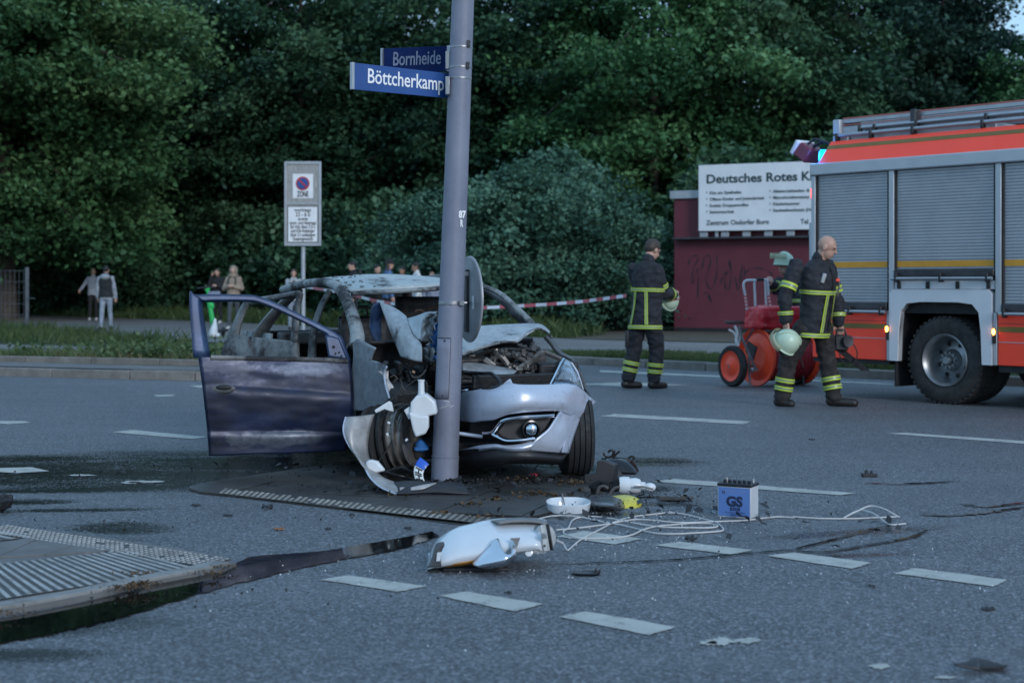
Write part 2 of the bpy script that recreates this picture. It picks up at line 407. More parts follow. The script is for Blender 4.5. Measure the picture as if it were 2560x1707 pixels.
# kerb stones along the front
ft = [G(-130, 1532, IZ), G(60, 1508, IZ), G(230, 1476, IZ), G(372, 1446, IZ), G(490, 1424, IZ), G(575, 1404, IZ)]
for i in range(5):
    a, b = ft[i], ft[i+1]; d = (b-a).normalized(); nrm = Vector((-d.y, d.x, 0)); g = d*.004
    m = MB(); w = .085
    m.prism([(*(a+g)[:2], -.01), (*(b-g)[:2], -.01), (*(b-g+nrm*w)[:2], -.01), (*(a+g+nrm*w)[:2], -.01)], (0, 0, IZ+.012))
    m.build('kerb_stone', 'kerb_pale', island, bevel=.004)
def field(name, quad, nu, nv, shape, mat, parent, kind='stuff'):
    """raised studs or ribs over a four-cornered field a b c d"""
    a, b, c, d = [Vector(q) for q in quad]; m = MB()
    b0 = MB(); b0.add([q_-Vector((0, 0, .001)) for q_ in (a, b, c, d)], [(0, 1, 2, 3)]); b0.build('guidance_bed', 'slab_dark', parent, smooth=False)
    if shape == 'rib':
        for i in range(nv):
            t0, t1 = (i+.25)/nv, (i+.72)/nv; e = .2/nv
            for k in range(nu):
                u0, u1 = (k+.01)/nu, (k+.985)/nu
                def q(u, v, z): return a.lerp(b, u).lerp(d.lerp(c, u), v)+Vector((0, 0, z))
                m.add([q(u0, t0, .0), q(u1, t0, .0), q(u1, t1, .0), q(u0, t1, .0), q(u0, t0+e*.5, .0025), q(u1, t0+e*.5, .0025), q(u1, t1-e*.5, .0025), q(u0, t1-e*.5, .0025)],
                      [(4, 5, 6, 7), (0, 1, 5, 4), (1, 2, 6, 5), (2, 3, 7, 6), (3, 0, 4, 7)])
    else:
        for i in range(nv):
            for k in range(nu):
                p = a.lerp(b, (k+.5)/nu).lerp(d.lerp(c, (k+.5)/nu), (i+.5)/nv); r = (b-a).length/nu*.33
                if random.random() < .05: continue
                m.lathe(p, (0, 0, 1), [(0, r), (.004, r*.75), (.005, .0)], 6)
    return m.build(name, mat, parent, smooth=False, kind=kind, weld=False)
Z = IZ-.006
def gq(pts, z): return [G(x, y, z) for x, y in pts]
field('guidance_ribs', gq([(318, 1374), (500, 1420), (-130, 1517), (-180, 1428)], Z), 2, 25, 'rib', 'tactile_white', island)
field('guidance_ribs', gq([(10, 1328), (95, 1340), (-200, 1372), (-200, 1345)], Z), 1, 7, 'rib', 'tactile_white', island)
field('guidance_studs', gq([(-60, 1326), (515, 1416), (578, 1396), (20, 1312)], Z), 48, 6, 'stud', 'tactile_white', island)
for q in ([(-130, 1390), (60, 1345), (105, 1342), (-10, 1392)], [(-5, 1392), (110, 1342), (200, 1358), (110, 1386)], [(114, 1386), (204, 1359), (306, 1372), (240, 1378)]):
    m = MB(); p = gq(q, Z); m.prism([v-Vector((0, 0, .01)) for v in p], (0, 0, .012)); m.build('paving_slab', 'slab_grey', island, bevel=.003)
# refuge island round the lamp post
RZ = .012
ro = [(500, 1230), (620, 1242), (820, 1265), (1010, 1288), (1200, 1311), (1330, 1292), (1440, 1258), (1480, 1226), (1462, 1200), (1405, 1178), (1250, 1160), (900, 1155), (650, 1185), (480, 1214)]
rc = catmull([G(x, y, RZ) for x, y in ro+ro[:1]], 60)[:-1]
refuge = tag(sheet('refuge_island', [(v.x, v.y) for v in rc], RZ-.008, 'slab_dark', None, RZ), kind='structure')
# paving slabs cut to the refuge's outline
bm = bmesh.new(); f = bm.faces.new([bm.verts.new((v.x, v.y, RZ-.006)) for v in rc])
ax = Vector((.93, -.30, 0)).normalized(); ay = Vector((.30, .93, 0)); o0 = G(1111, 1200)
def cell(i, j, sz=.5):
    b = bm.copy()
    for nrm, k, sgn in ((ax, i*sz+.005, -1), (ax, (i+1)*sz-.005, 1), (ay, j*sz+.005, -1), (ay, (j+1)*sz-.005, 1)):
        bmesh.ops.bisect_plane(b, geom=b.verts[:]+b.edges[:]+b.faces[:], plane_co=o0+nrm*k, plane_no=nrm*sgn, clear_outer=True)
        if not b.faces: b.free(); return
    ar = sum(q.calc_area() for q in b.faces)
    if ar < .004: b.free(); return
    ex = bmesh.ops.extrude_face_region(b, geom=b.faces[:]); dz = .008+random.uniform(-.002, .003)
    for v in [e for e in ex['geom'] if isinstance(e, bmesh.types.BMVert)]: v.co.z += dz
    bmesh.ops.recalc_face_normals(b, faces=b.faces)
    me = bpy.data.meshes.new('paving_slab'); b.to_mesh(me); b.free(); me.materials.append(MATS['slab_dark']); link(me, 'paving_slab', refuge)
for i in range(-5, 5):
    for j in range(-3, 4): cell(i, j)
field('guidance_studs', gq([(545, 1232), (1212, 1309), (1232, 1294), (560, 1220)], RZ+.004), 46, 5, 'stud', 'tactile_dirty', refuge)
# far pavement: verge, path and kerbs
FZ = .12
kerbline = [(-30, 32), (-12, 24.2), (-7, 22.0), (-4.2, 21.0), (-2.6, 21.1), (-1.9, 22.2), (-1.2, 25.4), (-.2, 26.4), (1.14, 25.1), (3.1, 23.2), (5.1, 21.2), (9, 17.2), (16, 10)]
kc = [(v.x, v.y) for v in catmull([Vector((*p, 0)) for p in kerbline], 90)]
verge = tag(sheet('verge', [(x+.1, y+.14) for x, y in kc]+[(40, 10), (40, 140), (-60, 140), (-60, 32)], FZ-.01, 'turf', None, FZ), kind='structure')
pts = [Vector((*p, 0)) for p in kc]; acc = 0; seg = [pts[0]]
for i in range(1, len(pts)):
    seg.append(pts[i]); acc += (pts[i]-pts[i-1]).length
    if acc > .95 or i == len(pts)-1:
        a, b = seg[0], seg[-1]; d = (b-a).normalized(); n_ = Vector((-d.y, d.x, 0)); g = d*.006
        m = MB(); m.prism([(*(a+g)[:2], -.02), (*(b-g)[:2], -.02), (*(b-g+n_*.16)[:2], -.02), (*(a+g+n_*.16)[:2], -.02)], (0, 0, FZ+.02+random.uniform(-.004, .004)))
        if a.x > -17 and a.x < 13: m.build('kerb_stone', 'concrete_kerb', verge, bevel=.012)
        seg = [pts[i]]; acc = 0
def strip_sheet(name, near, far, z, mat, parent):
    a = catmull([Vector((*p, 0)) for p in near], 40); b = catmull([Vector((*p, 0)) for p in far], 40); m = MB()
    m.grid([[(p.x, p.y, z) for p in a], [(p.x, p.y, z) for p in b]]); return m.build(name, mat, parent, smooth=False)
path = tag(strip_sheet('footpath', [(-26, 60), (-16, 47), (-10.5, 38.5), (-6.5, 32), (.85, 27.5), (3.1, 25.9), (9, 20.5), (18, 13)], [(-30, 68), (-19, 60), (-10.1, 50), (-4, 41), (1.03, 33.8), (3.8, 31.5), (12, 25), (24, 15)], FZ+.004, 'asphalt_path', None), kind='structure')
tag(strip_sheet('cycle_path', [(-20, 31), (-9, 27.2), (-6.4, 26.9), (-5.4, 27.4)], [(-22, 36), (-9.5, 30.2), (-6.6, 28.6), (-5.4, 27.9)], FZ+.004, 'asphalt_path', None), kind='structure')
strip_sheet('kerb_path', [(-12, 24.45), (-7, 22.25), (-4.2, 21.25), (-2.8, 21.4)], [(-12, 25.6), (-7, 23.3), (-4.2, 22.2), (-2.9, 22.2)], FZ+.004, 'slab_grey', verge)
strip_sheet('path_edge_line', [(-12, 46), (-8, 39.5), (-3, 33.2), (1, 30.3), (3.4, 28.6), (9, 23)], [(-12, 46.35), (-8, 39.8), (-3, 33.4), (1, 30.45), (3.4, 28.72), (9, 23.1)], FZ+.008, 'concrete_kerb', path)
# second, low kerb behind the paved strip on the left
for i in range(9):
    a = Vector((-13+i*1.12, 25.9-i*.42 if i < 9 else 0, 0)); b = a+Vector((1.11, -.42, 0)); m = MB()
    m.bar((a.x, a.y, FZ+.03), (b.x, b.y, FZ+.03), .09, .10); m.build('edging_stone', 'concrete_kerb', verge, bevel=.01)
sheet('bare_soil', [(1.5, 33.5), (4.2, 31.8), (9, 28.4), (9, 41), (2.0, 41), (0, 36)], FZ+.002, 'soil', verge)
# ------------------------------------------------------------------ foliage
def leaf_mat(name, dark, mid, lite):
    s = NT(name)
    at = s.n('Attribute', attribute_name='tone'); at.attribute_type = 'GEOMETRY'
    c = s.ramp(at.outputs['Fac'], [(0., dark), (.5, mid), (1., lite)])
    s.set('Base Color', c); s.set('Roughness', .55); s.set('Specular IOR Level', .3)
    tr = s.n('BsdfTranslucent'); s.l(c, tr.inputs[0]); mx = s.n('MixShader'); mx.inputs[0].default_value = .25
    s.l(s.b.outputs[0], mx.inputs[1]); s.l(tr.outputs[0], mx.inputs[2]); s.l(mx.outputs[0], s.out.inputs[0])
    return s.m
leaf_mat('leaf_maple', (0.0148, 0.0456, 0.0263), (0.0385, 0.0980, 0.0488), (0.0804, 0.1581, 0.0813))
leaf_mat('leaf_lime', (00.0286, 00.0872, 00.0344), (00.0670, 00.1699, 00.0630), (00.1279, 00.2573, 00.1080))
leaf_mat('leaf_dark', (0.0107, 0.0349, 0.0263), (0.0254, 0.0679, 0.0438), (0.0533, 0.1077, 0.0688))
leaf_mat('leaf_bush', (00.0339, 00.0872, 00.0610), (00.0666, 00.1504, 00.0938), (00.1199, 00.2291, 00.1531))
leaf_mat('weed_green', (.05, .085, .03), (.085, .13, .05), (.14, .19, .085))
leaf_mat('grass_green', (.03, .055, .018), (.05, .085, .026), (.09, .12, .042))
leaf_mat('moss_brown', (.05, .03, .015), (.10, .06, .03), (.16, .10, .05))
leaf_mat('straw', (.12, .09, .05), (.20, .15, .08), (.28, .22, .13))
pm('bark', (.055, .045, .038), .95, var=.4, scale=9, bump=.8, bscale=30)
def leaf_mesh(name, cen, size, rng, up=.55, mats=('leaf_maple',), tone=None, long=1.5):
    """one small folded leaf per centre"""
    n = len(cen); nrm = rng.normal(size=(n, 3)); nrm[:, 2] = np.abs(nrm[:, 2])+up; nrm /= np.linalg.norm(nrm, axis=1)[:, None]
    a = rng.normal(size=(n, 3)); a[:, 2] -= .35; a -= nrm*(a*nrm).sum(1)[:, None]; a /= np.linalg.norm(a, axis=1)[:, None]; b = np.cross(nrm, a)
    sz = size*rng.uniform(.55, 1.35, n)[:, None]
    v = np.empty((n, 4, 3)); v[:, 0] = cen-a*sz*.5*long; v[:, 1] = cen+b*sz*.5+nrm*sz*.12; v[:, 2] = cen+a*sz*.5*long-nrm*sz*.1; v[:, 3] = cen-b*sz*.5+nrm*sz*.12
    me = bpy.data.meshes.new(name); me.vertices.add(n*4); me.vertices.foreach_set('co', v.reshape(-1))
    me.loops.add(n*4); me.loops.foreach_set('vertex_index', np.arange(n*4, dtype=np.int32)); me.polygons.add(n)
    me.polygons.foreach_set('loop_start', np.arange(0, n*4, 4, dtype=np.int32)); me.update(calc_edges=True)
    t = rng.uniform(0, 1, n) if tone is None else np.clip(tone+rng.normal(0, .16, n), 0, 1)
    at = me.attributes.new('tone', 'FLOAT', 'FACE'); at.data.foreach_set('value', t.astype(np.float32))
    for k in mats: me.materials.append(MATS[k])
    return me
def crown_points(rng, h0, h1, rx, n_limbs, per, spread=.42, droop=.25, base_r=.75):
    """leaf centres along boughs that leave a stem: uneven outline with hollows between the boughs"""
    pts, tone, limbs = [], [], []
    for i in range(n_limbs):
        t = (i+rng.uniform(0, 1))/n_limbs; z = h0+(h1-h0)*t; az = i*2.399+rng.uniform(-.5, .5)
        prof = (base_r+(1-base_r)*math.sin(math.pi*min(1, t*1.6)*.5)) if t < .55 else max(.12, math.cos((t-.55)/.45*math.pi*.5)**.75)
        L = rx*prof*rng.uniform(.75, 1.15); rise = rng.uniform(.05, .55)*L*(1.2-t*.4)
        lt = rng.normal(.45, .26)
        a = np.array([0, 0, z-rise*.6]); b = np.array([math.cos(az)*L, math.sin(az)*L, z+rise*.4-droop*L])
        mid = (a+b)/2+np.array([0, 0, .22*L]); limbs.append((a, mid, b))
        k = max(4, int(L*2.6)); side = np.array([-math.sin(az), math.cos(az), 0])
        for j in range(k):                                    # sprays along the bough
            u = .28+.72*(j+rng.uniform(0, 1))/k
            c = (1-u)**2*a+2*u*(1-u)*mid+u*u*b
            w = (.25+.55*math.sin(math.pi*min(1, u*.9)))*L*.42
            c = c+side*rng.uniform(-w, w)+np.array([0, 0, rng.uniform(-.45, .25)])
            m = int(per*rng.uniform(.5, 1.5)); q = rng.normal(size=(m, 3))*np.array([spread, spread, spread*.5])
            q[:, 2] -= .35*(np.abs(q[:, 0])+np.abs(q[:, 1]))*.8
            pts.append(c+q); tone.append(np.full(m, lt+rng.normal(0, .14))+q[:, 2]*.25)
    return np.concatenate(pts), np.concatenate(tone), limbs
def trunk_mesh(name, limbs, h, r, lean=0.):
    m = MB(); m.tube([(0, 0, -.1), (.0, .02, h*.15), (lean*.4, .0, h*.5), (lean, 0, h*.92)], [r*1.35, r, r*.72, r*.12], 9)
    for a, mid, b in limbs[::2]:
        rr = r*.35*max(.2, 1-a[2]/h*.8)
        m.tube([Vector(a), Vector(mid), Vector(b)*.93+Vector(a)*.07], [rr, rr*.6, rr*.15], 5)
    me_o = m.build(name, 'bark', None); me = me_o.data; bpy.data.objects.remove(me_o); return me
KINDS = {}
def tree_kind(key, seed, h0, h1, rx, limbs, per, leaf, size, r, **kw):
    rng = np.random.default_rng(seed); p, t, lm = crown_points(rng, h0, h1, rx, limbs, per, **kw)
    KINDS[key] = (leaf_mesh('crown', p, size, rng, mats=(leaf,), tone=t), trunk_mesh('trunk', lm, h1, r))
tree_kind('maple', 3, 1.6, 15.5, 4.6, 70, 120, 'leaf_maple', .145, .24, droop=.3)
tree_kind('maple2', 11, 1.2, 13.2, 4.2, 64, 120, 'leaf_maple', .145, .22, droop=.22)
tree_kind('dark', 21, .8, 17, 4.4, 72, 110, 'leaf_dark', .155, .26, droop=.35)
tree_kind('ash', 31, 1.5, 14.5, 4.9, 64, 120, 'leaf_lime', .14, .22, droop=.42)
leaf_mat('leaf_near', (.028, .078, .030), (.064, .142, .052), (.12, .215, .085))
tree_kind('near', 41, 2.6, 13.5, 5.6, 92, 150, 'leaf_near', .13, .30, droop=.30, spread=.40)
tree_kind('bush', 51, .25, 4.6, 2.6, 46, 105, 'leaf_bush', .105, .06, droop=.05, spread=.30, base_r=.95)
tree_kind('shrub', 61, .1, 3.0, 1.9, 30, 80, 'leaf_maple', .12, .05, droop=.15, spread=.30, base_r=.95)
def tree(name, key, label, X, Y, s=1., rz=0., sz=None, group=None, cat='tree'):
    t = thing(name, label, cat, (X, Y, FZ-.02), rz, group); t.scale = (s, s, sz or s)
    link(KINDS[key][1], 'trunk', t); link(KINDS[key][0], 'crown', t); return t
tree('lime_tree', 'near', 'broad bright green tree at the left edge, trunk beside the wire fence', -16.9, 52.0, 1.12, .4)
ROW = [  # kind, X, Y, scale, turn, label
    ('maple', -20.5, 61, 1.0, 1.1, 'tall maple behind the bright green tree at the far left'),
    ('maple2', -13.2, 62, 1.02, 2.2, 'dark leafy tree above the two walkers on the path'),
    ('maple', -8.0, 59, .98, 4.0, 'leafy tree with drooping boughs above the green scooter'),
    ('ash', -6.4, 66, .95, .3, 'light green tree left of the tall sign with the blue disc'),
    ('maple2', -2.6, 57, 1.0, 3.1, 'tree behind the tall sign with the blue disc'),
    ('maple', 1.8, 56, .92, 5.0, 'tree directly behind the blue street name plates and lamp post'),
    ('ash', 4.8, 53, 1.0, 2.6, 'broad light green tree right of the lamp post'),
    ('maple2', 9.2, 55, 1.08, .9, 'light green tree rising above the white sign board'),
    ('dark', 13.5, 63, 1.0, 1.9, 'dark tree behind the ladder of the fire engine'),
    ('dark', 18.2, 66, .93, 4.4, 'dark tree at the right edge above the fire engine'),
    ('ash', 22.6, 60, .95, 3.6, 'light tree beyond the right edge of the fire engine'),
    ('dark', -25, 66, 1.0, .2, 'dark tree furthest left in the wood')]
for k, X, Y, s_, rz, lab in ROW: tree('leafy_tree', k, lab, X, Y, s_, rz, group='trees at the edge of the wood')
rngp = random.Random(5)
WOOD = []
for i in range(13):                                           # second and third rows: trunks and gaps show between the front trees
    WOOD.append((-30+i*4.9+rngp.uniform(-1, 1), 72+rngp.uniform(-3, 3), ('dark', 'maple2', 'dark', 'maple')[i % 4]))
for i in range(13): WOOD.append((-36+i*6+rngp.uniform(-1, 1), 84+rngp.uniform(-3, 3), 'dark'))
for X, Y, k in WOOD:
    tree('wood_tree', k, 'shaded tree deep in the wood behind the front row', X, Y, rngp.uniform(.72, .86) if Y < 78 else rngp.uniform(.66, .8), rngp.uniform(0, 6), group='trees deep in the wood')
BUSH = [
    (.2, 40.5, .92, .2, 'round grey green bush just right of the lamp post'), (2.35, 40.0, .72, 2.2, 'grey green bush beside the dark red kiosk wall'),
    (1.3, 44.0, 1.05, 4.0, 'tall grey green bush behind the two bushes left of the kiosk'), (-2.2, 43.5, .8, 1.2, 'bush behind the heads of the onlookers')]
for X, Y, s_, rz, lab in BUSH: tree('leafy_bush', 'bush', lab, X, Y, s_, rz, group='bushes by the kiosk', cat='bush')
SHR = [(-14.5, 57.5, 1.1), (-11.3, 58.5, 1.25), (-8.6, 55.5, 1.2), (-6.0, 53, 1.25), (-3.9, 50.5, 1.3), (-1.8, 49.5, 1.2), (-5.0, 57, 1.5), (-18, 60, 1.3), (.6, 48, 1.3), (6.5, 46, 1.6), (9.5, 46.5, 1.7), (13, 47, 1.6), (17, 46, 1.6)]
for i, (X, Y, s_) in enumerate(SHR):
    tree('undergrowth_shrub', 'shrub', 'low leafy shrub in the shade at the foot of the wood', X, Y, s_, i*1.7, group='shrubs at the foot of the wood', cat='shrub')
# ------------------------------------------------------------------ grass and weeds
def blades(name, area, n, h, w, mat, seed, lean=.35, z=FZ, dens=None, tone=.5):
    """upright blades scattered over polygons (X, Y)"""
    rng = np.random.default_rng(seed); poly = np.array(area); lo, hi = poly.min(0), poly.max(0); out = []
    tot = 0
    while tot < n:
        q = rng.uniform(lo, hi, (n*2, 2)); x, y = q[:, 0], q[:, 1]; ins = np.zeros(len(q), bool); j = len(poly)-1
        for i in range(len(poly)):
            xi, yi = poly[i]; xj, yj = poly[j]
            ins ^= ((yi > y) != (yj > y)) & (x < (xj-xi)*(y-yi)/(yj-yi+1e-12)+xi); j = i
        q = q[ins]
        if dens is not None: q = q[rng.uniform(0, 1, len(q)) < (.5+.5*np.sin(q[:, 0]*2.1+np.cos(q[:, 1]*1.7)*2))*.8+.2]
        out.append(q); tot += len(q)
    q = np.concatenate(out)[:n]; hh = h*rng.uniform(.35, 1.25, n)*(.75+.35*np.sin(q[:, 0]*1.3+1)*np.sin(q[:, 1]*.9))
    az = rng.uniform(0, 2*np.pi, n); dx = np.stack([np.cos(az), np.sin(az)], 1)*w/2; ln = rng.normal(0, lean, (n, 2))*hh[:, None]
    v = np.zeros((n, 4, 3)); v[:, 0, :2] = q-dx; v[:, 1, :2] = q+dx; v[:, 2, :2] = q+dx*.8+ln*.4; v[:, 3, :2] = q+ln
    v[:, 2, 2] = hh*.55; v[:, 3, 2] = hh; v[:, :, 2] += z
    me = bpy.data.meshes.new(name); me.vertices.add(n*4); me.vertices.foreach_set('co', v.reshape(-1)); me.loops.add(n*4)
    me.loops.foreach_set('vertex_index', np.arange(n*4, dtype=np.int32)); me.polygons.add(n); me.polygons.foreach_set('loop_start', np.arange(0, n*4, 4, dtype=np.int32)); me.update(calc_edges=True)
    t = np.clip(tone+rng.normal(0, .22, n)+np.sin(q[:, 0]*2.7)*.15, 0, 1); at = me.attributes.new('tone', 'FLOAT', 'FACE'); at.data.foreach_set('value', t.astype(np.float32))
    me.materials.append(MATS[mat]); return me
def stuff(name, me, label, cat): return tag(link(me, name), label, cat, kind='stuff')
stuff('wood_grass', blades('wood_grass', [(-30, 67), (-19, 59.5), (-10.1, 49.8), (-4, 40.8), (1.0, 33.6), (2.2, 36), (-2, 42), (-6, 50), (-13, 60), (-22, 72)], 26000, .42, .03, 'grass_green', 1), 'long green grass between footpath and wood', 'grass')
stuff('bank_grass', blades('bank_grass', [(-24, 58), (-15.8, 46.3), (-10.4, 37.9), (-6.6, 32), (-5.4, 28.2), (-6.8, 28.8), (-9.6, 30.4), (-22, 36)], 20000, .26, .02, 'grass_green', 2, tone=.6), 'rough grass bank between cycle path and footpath at left', 'grass')
stuff('kerb_grass', blades('kerb_grass', [(-.4, 27.6), (1.0, 27.1), (3.1, 25.4), (6, 22.6), (9, 19.9), (9.2, 18.0), (5.3, 21.6), (3.2, 23.6), (1.2, 25.5)], 22000, .11, .012, 'grass_green', 3, tone=.75), 'short grass strip between far kerb and footpath', 'grass')
stuff('island_grass', blades('island_grass', [(-11.5, 26.8), (-8.8, 25.0), (-6, 24.0), (-3.4, 23.0), (-2.3, 23.3), (-1.7, 26), (-3.5, 27.6), (-6.4, 26.6)], 12000, .17, .014, 'weed_green', 4, dens=1, tone=.6), 'tall mixed weeds on the kerbed verge behind the open car door', 'weeds')
rng = np.random.default_rng(9); cen = []
for i in range(60):                                           # broad-leaved weeds in the same strip
    t = rng.uniform(0, 1)**.8; c = np.array([-8.6+t*6.0, 25.1-t*1.7+rng.uniform(-.3, 1.0), FZ+.12]); k = int(rng.uniform(25, 80)); s_ = rng.uniform(.08, .17)
    cen.append(c+rng.normal(size=(k, 3))*np.array([s_, s_, s_*.62]))
cen = np.concatenate(cen); cen[:, 2] = np.maximum(cen[:, 2], FZ+.02)
stuff('broad_leaf_weeds', leaf_mesh('broad_leaf_weeds', cen, .055, rng, mats=('weed_green',)), 'bushy pale green broad leaved weeds along the far kerb', 'weeds')
stuff('dry_stalks', blades('dry_stalks', [(-9, 25.2), (-3, 22.8), (-3, 23.4), (-9, 26)], 700, .16, .012, 'straw', 6), 'dry yellow stalks along the edge of the weeds', 'weeds')
g = [(-2.0, 9.62), (-1.2, 9.3), (-.1, 8.8), (.3, 9.3), (.42, 10.2), (-.3, 10.0)]
rng = np.random.default_rng(12); cen = []
for (x, y, n_) in ((1180, 1262, 34), (1330, 1235, 40), (1432, 1208, 60), (1475, 1230, 30), (1240, 1250, 30), (1010, 1240, 24), (1100, 1285, 22), (1205, 1292, 26), (1380, 1240, 28), (1300, 1200, 26)):
    c = G(x, y, RZ); cen.append(np.array(c)+rng.normal(size=(n_, 3))*np.array([.05, .05, .006])+np.array([0, 0, .008]))
stuff('slab_moss', leaf_mesh('slab_moss', np.concatenate(cen), .022, rng, mats=('moss_brown',), up=.9), 'brown moss tufts in the joints of the refuge slabs', 'moss')
cen = []
for (x, y, n_) in ((360, 1464, 150), (330, 1471, 110), (300, 1477, 40), (10, 1536, 60), (520, 1436, 50), (560, 1420, 40), (350, 1440, 60)):
    c = G(x, y, .02); cen.append(np.array(c)+rng.normal(size=(n_, 3))*np.array([.045, .008, .006])+np.array([0, -.012, .012]))
stuff('kerb_moss', leaf_mesh('kerb_moss', np.concatenate(cen), .009, rng, mats=('moss_brown',), up=.5), 'rust brown moss hanging on the near island kerb', 'moss')
# ------------------------------------------------------------------ fire engine (x forward from the tail, y away from the viewer, z up)
pm('day_red', (1.0, .062, .024), .42, var=.06, scale=2, dirt=.04, dcol=(.45, .05, .035))
pm('alu_side', (.44, .46, .48), .42, metal=.35, var=.08, scale=2)
pm('alu_shutter', (.34, .35, .365), .42, metal=.4, var=.1, scale=3, dirt=.05, dcol=(.2, .2, .2))
pm('alu_bright', (.38, .39, .41), .38, metal=.8, var=.1, scale=6)
pm('white_body', (.62, .63, .65), .4, var=.06, scale=3, dirt=.06, dcol=(.3, .29, .28))
pm('olive_stripe', (.16, .115, .02), .5, var=.15)
pm('yellow_stripe', (.62, .28, .02), .5, var=.12)
pm('rubber', (.018, .018, .019), .75, var=.3, scale=12, bump=.25, bscale=90)
pm('rubber_dusty', (.03, .029, .028), .85, var=.5, scale=8, bump=.25, bscale=60)
pm('black_plastic', (.012, .012, .014), .45, var=.3, scale=8)
pm('steel_grey', (.30, .31, .32), .38, metal=.8, var=.2, scale=8, dirt=.1, dcol=(.06, .055, .05))
pm('dark_steel', (.06, .06, .065), .5, metal=.5, var=.3, scale=8)
pm('chassis_black', (.010, .010, .011), .7, var=.4, scale=5)
pm('lamp_red_body', (.14, .02, .035), .4, var=.2)
pm('red_rail', (.42, .13, .10), .5, var=.2, scale=10)
emat('beacon_blue', (.0, .35, 1.0), 1.7, (.0, .12, .6)); pm('beacon_base', (.01, .02, .07), .3)
emat('amber_lit', (1, .30, .04), 7.0); emat('tail_lit', (1, .03, .02), 3.5)
TRK = thing('fire_engine', 'red and silver fire engine with roller shutters cut by right edge', 'fire engine', (3.52, 18.2, 0), math.atan2(-.776, .632))
def tb(name, mat, boxes, parent=TRK, bevel=.006, smooth=True, **kw):
    m = MB()
    for (x0, x1, y0, y1, z0, z1) in boxes: m.box(((x0+x1)/2, (y0+y1)/2, (z0+z1)/2), (x1-x0, y1-y0, z1-z0))
    return m.build(name, mat, parent, world=False, bevel=bevel, smooth=smooth, **kw)
LB = 4.6
tb('body_core', 'chassis_black', [(.03, LB-.05, .06, 2.44, .98, 2.66)], bevel=0)
tb('rear_wall', 'white_body', [(-.03, .03, .0, 2.5, 1.0, 2.56)])
tb('cornice', 'alu_side', [(-.04, LB, -.03, .04, 2.56, 2.70), (-.04, .04, .042, 2.53, 2.56, 2.70), (.042, LB, 2.46, 2.53, 2.56, 2.70)], bevel=.015)
for x0, x1 in ((-.03, .03), (1.075, 1.145), (2.435, 2.505), (3.86, 3.93)):
    tb('corner_post', 'alu_side', [(x0, x1, -.012, .05, 1.0 if x0 < 3 else .46, 2.559)])
# roof coaming: red day-glow band leaning inward
m = MB(); m.prism([(.02, .05, 2.702), (.05, .25, 2.97), (.05, .30, 2.97), (.02, .30, 2.702)], (LB, 0, 0)); m.prism([(.02, 2.45, 2.702), (.05, 2.25, 2.97), (.05, 2.20, 2.97), (.02, 2.20, 2.702)], (LB, 0, 0))
band = m.build('roof_coaming', 'day_red', TRK, world=False, bevel=.004)
def on_band(z): t = (z-2.702)/.268; return .05+.2*t
m = MB(); m.add([(.042, on_band(2.875)-.003, 2.875), (LB, on_band(2.875)-.003, 2.875), (LB, on_band(2.92)-.003, 2.92), (.045, on_band(2.92)-.003, 2.92)], [(0, 1, 2, 3)]); m.build('olive_stripe', 'olive_stripe', band, world=False, smooth=False)
tb('roof_deck', 'alu_side', [(.06, LB, .31, 2.19, 2.69, 2.72)])
def shutter(x0, x1, z0, z1):
    m = MB(); n = int((z1-z0)/.034); rows = []
    for i in range(n):
        a = z0+(z1-z0)*i/n; h = (z1-z0)/n
        for dz, dy in ((.0, .0028), (.12, .0), (.5, -.0014), (.88, .0), (.999, .0028)): rows.append((a+dz*h, .02+dy))
    m.grid([[(x0, y, z), (x1, y, z)] for z, y in rows])
    sh = m.build('roller_shutter', 'alu_shutter', TRK, world=False, smooth=False)
    if z0 < 1.49:
        q = MB(); q.add([(x0+.002, .0145, 1.487), (x1-.002, .0145, 1.487), (x1-.002, .0145, 1.553), (x0+.002, .0145, 1.553)], [(0, 1, 2, 3)]); q.build('yellow_stripe', 'yellow_stripe', sh, world=False, smooth=False)
    for xx in (x0-.022, x1+.002): tb('shutter_gasket', 'rubber', [(xx, xx+.02, -.004, .05, z0, z1)], sh, bevel=.003)
    return sh
shutter(.055, 1.05, 1.09, 2.555); shutter(1.17, 2.41, 1.42, 2.555); shutter(2.53, 3.84, 1.09, 2.555)
def rail(x0, x1, z, fit):
    r = tb('folding_step', 'dark_steel', [(x0, x1, -.02, .04, z, z+.085)], bevel=.01)
    m = MB(); m.tube([(x0-.01, -.06, z-.02), (x1+.01, -.06, z-.02)], .02, 10); m.build('step_tube', 'alu_bright', r, world=False)
    m = MB()
    for k in range(fit):
        xx = x0+.05+(x1-x0-.1)*k/(fit-1); m.box((xx, -.045, z-.01), (.035, .07, .10))
    m.build('step_bracket', 'black_plastic', r, world=False, bevel=.008)
rail(1.16, 2.42, 1.38, 3); rail(.08, 1.05, 1.01, 3); rail(2.52, 3.84, 1.01, 3)
tb('arch_top_panel', 'white_body', [(1.15, 2.42, .0, .05, 1.245, 1.335)])
for k in range(4): tb('panel_latch', 'black_plastic', [(1.19+k*.38, 1.235+k*.38, -.02, .0, 1.25, 1.33)], bevel=.006)
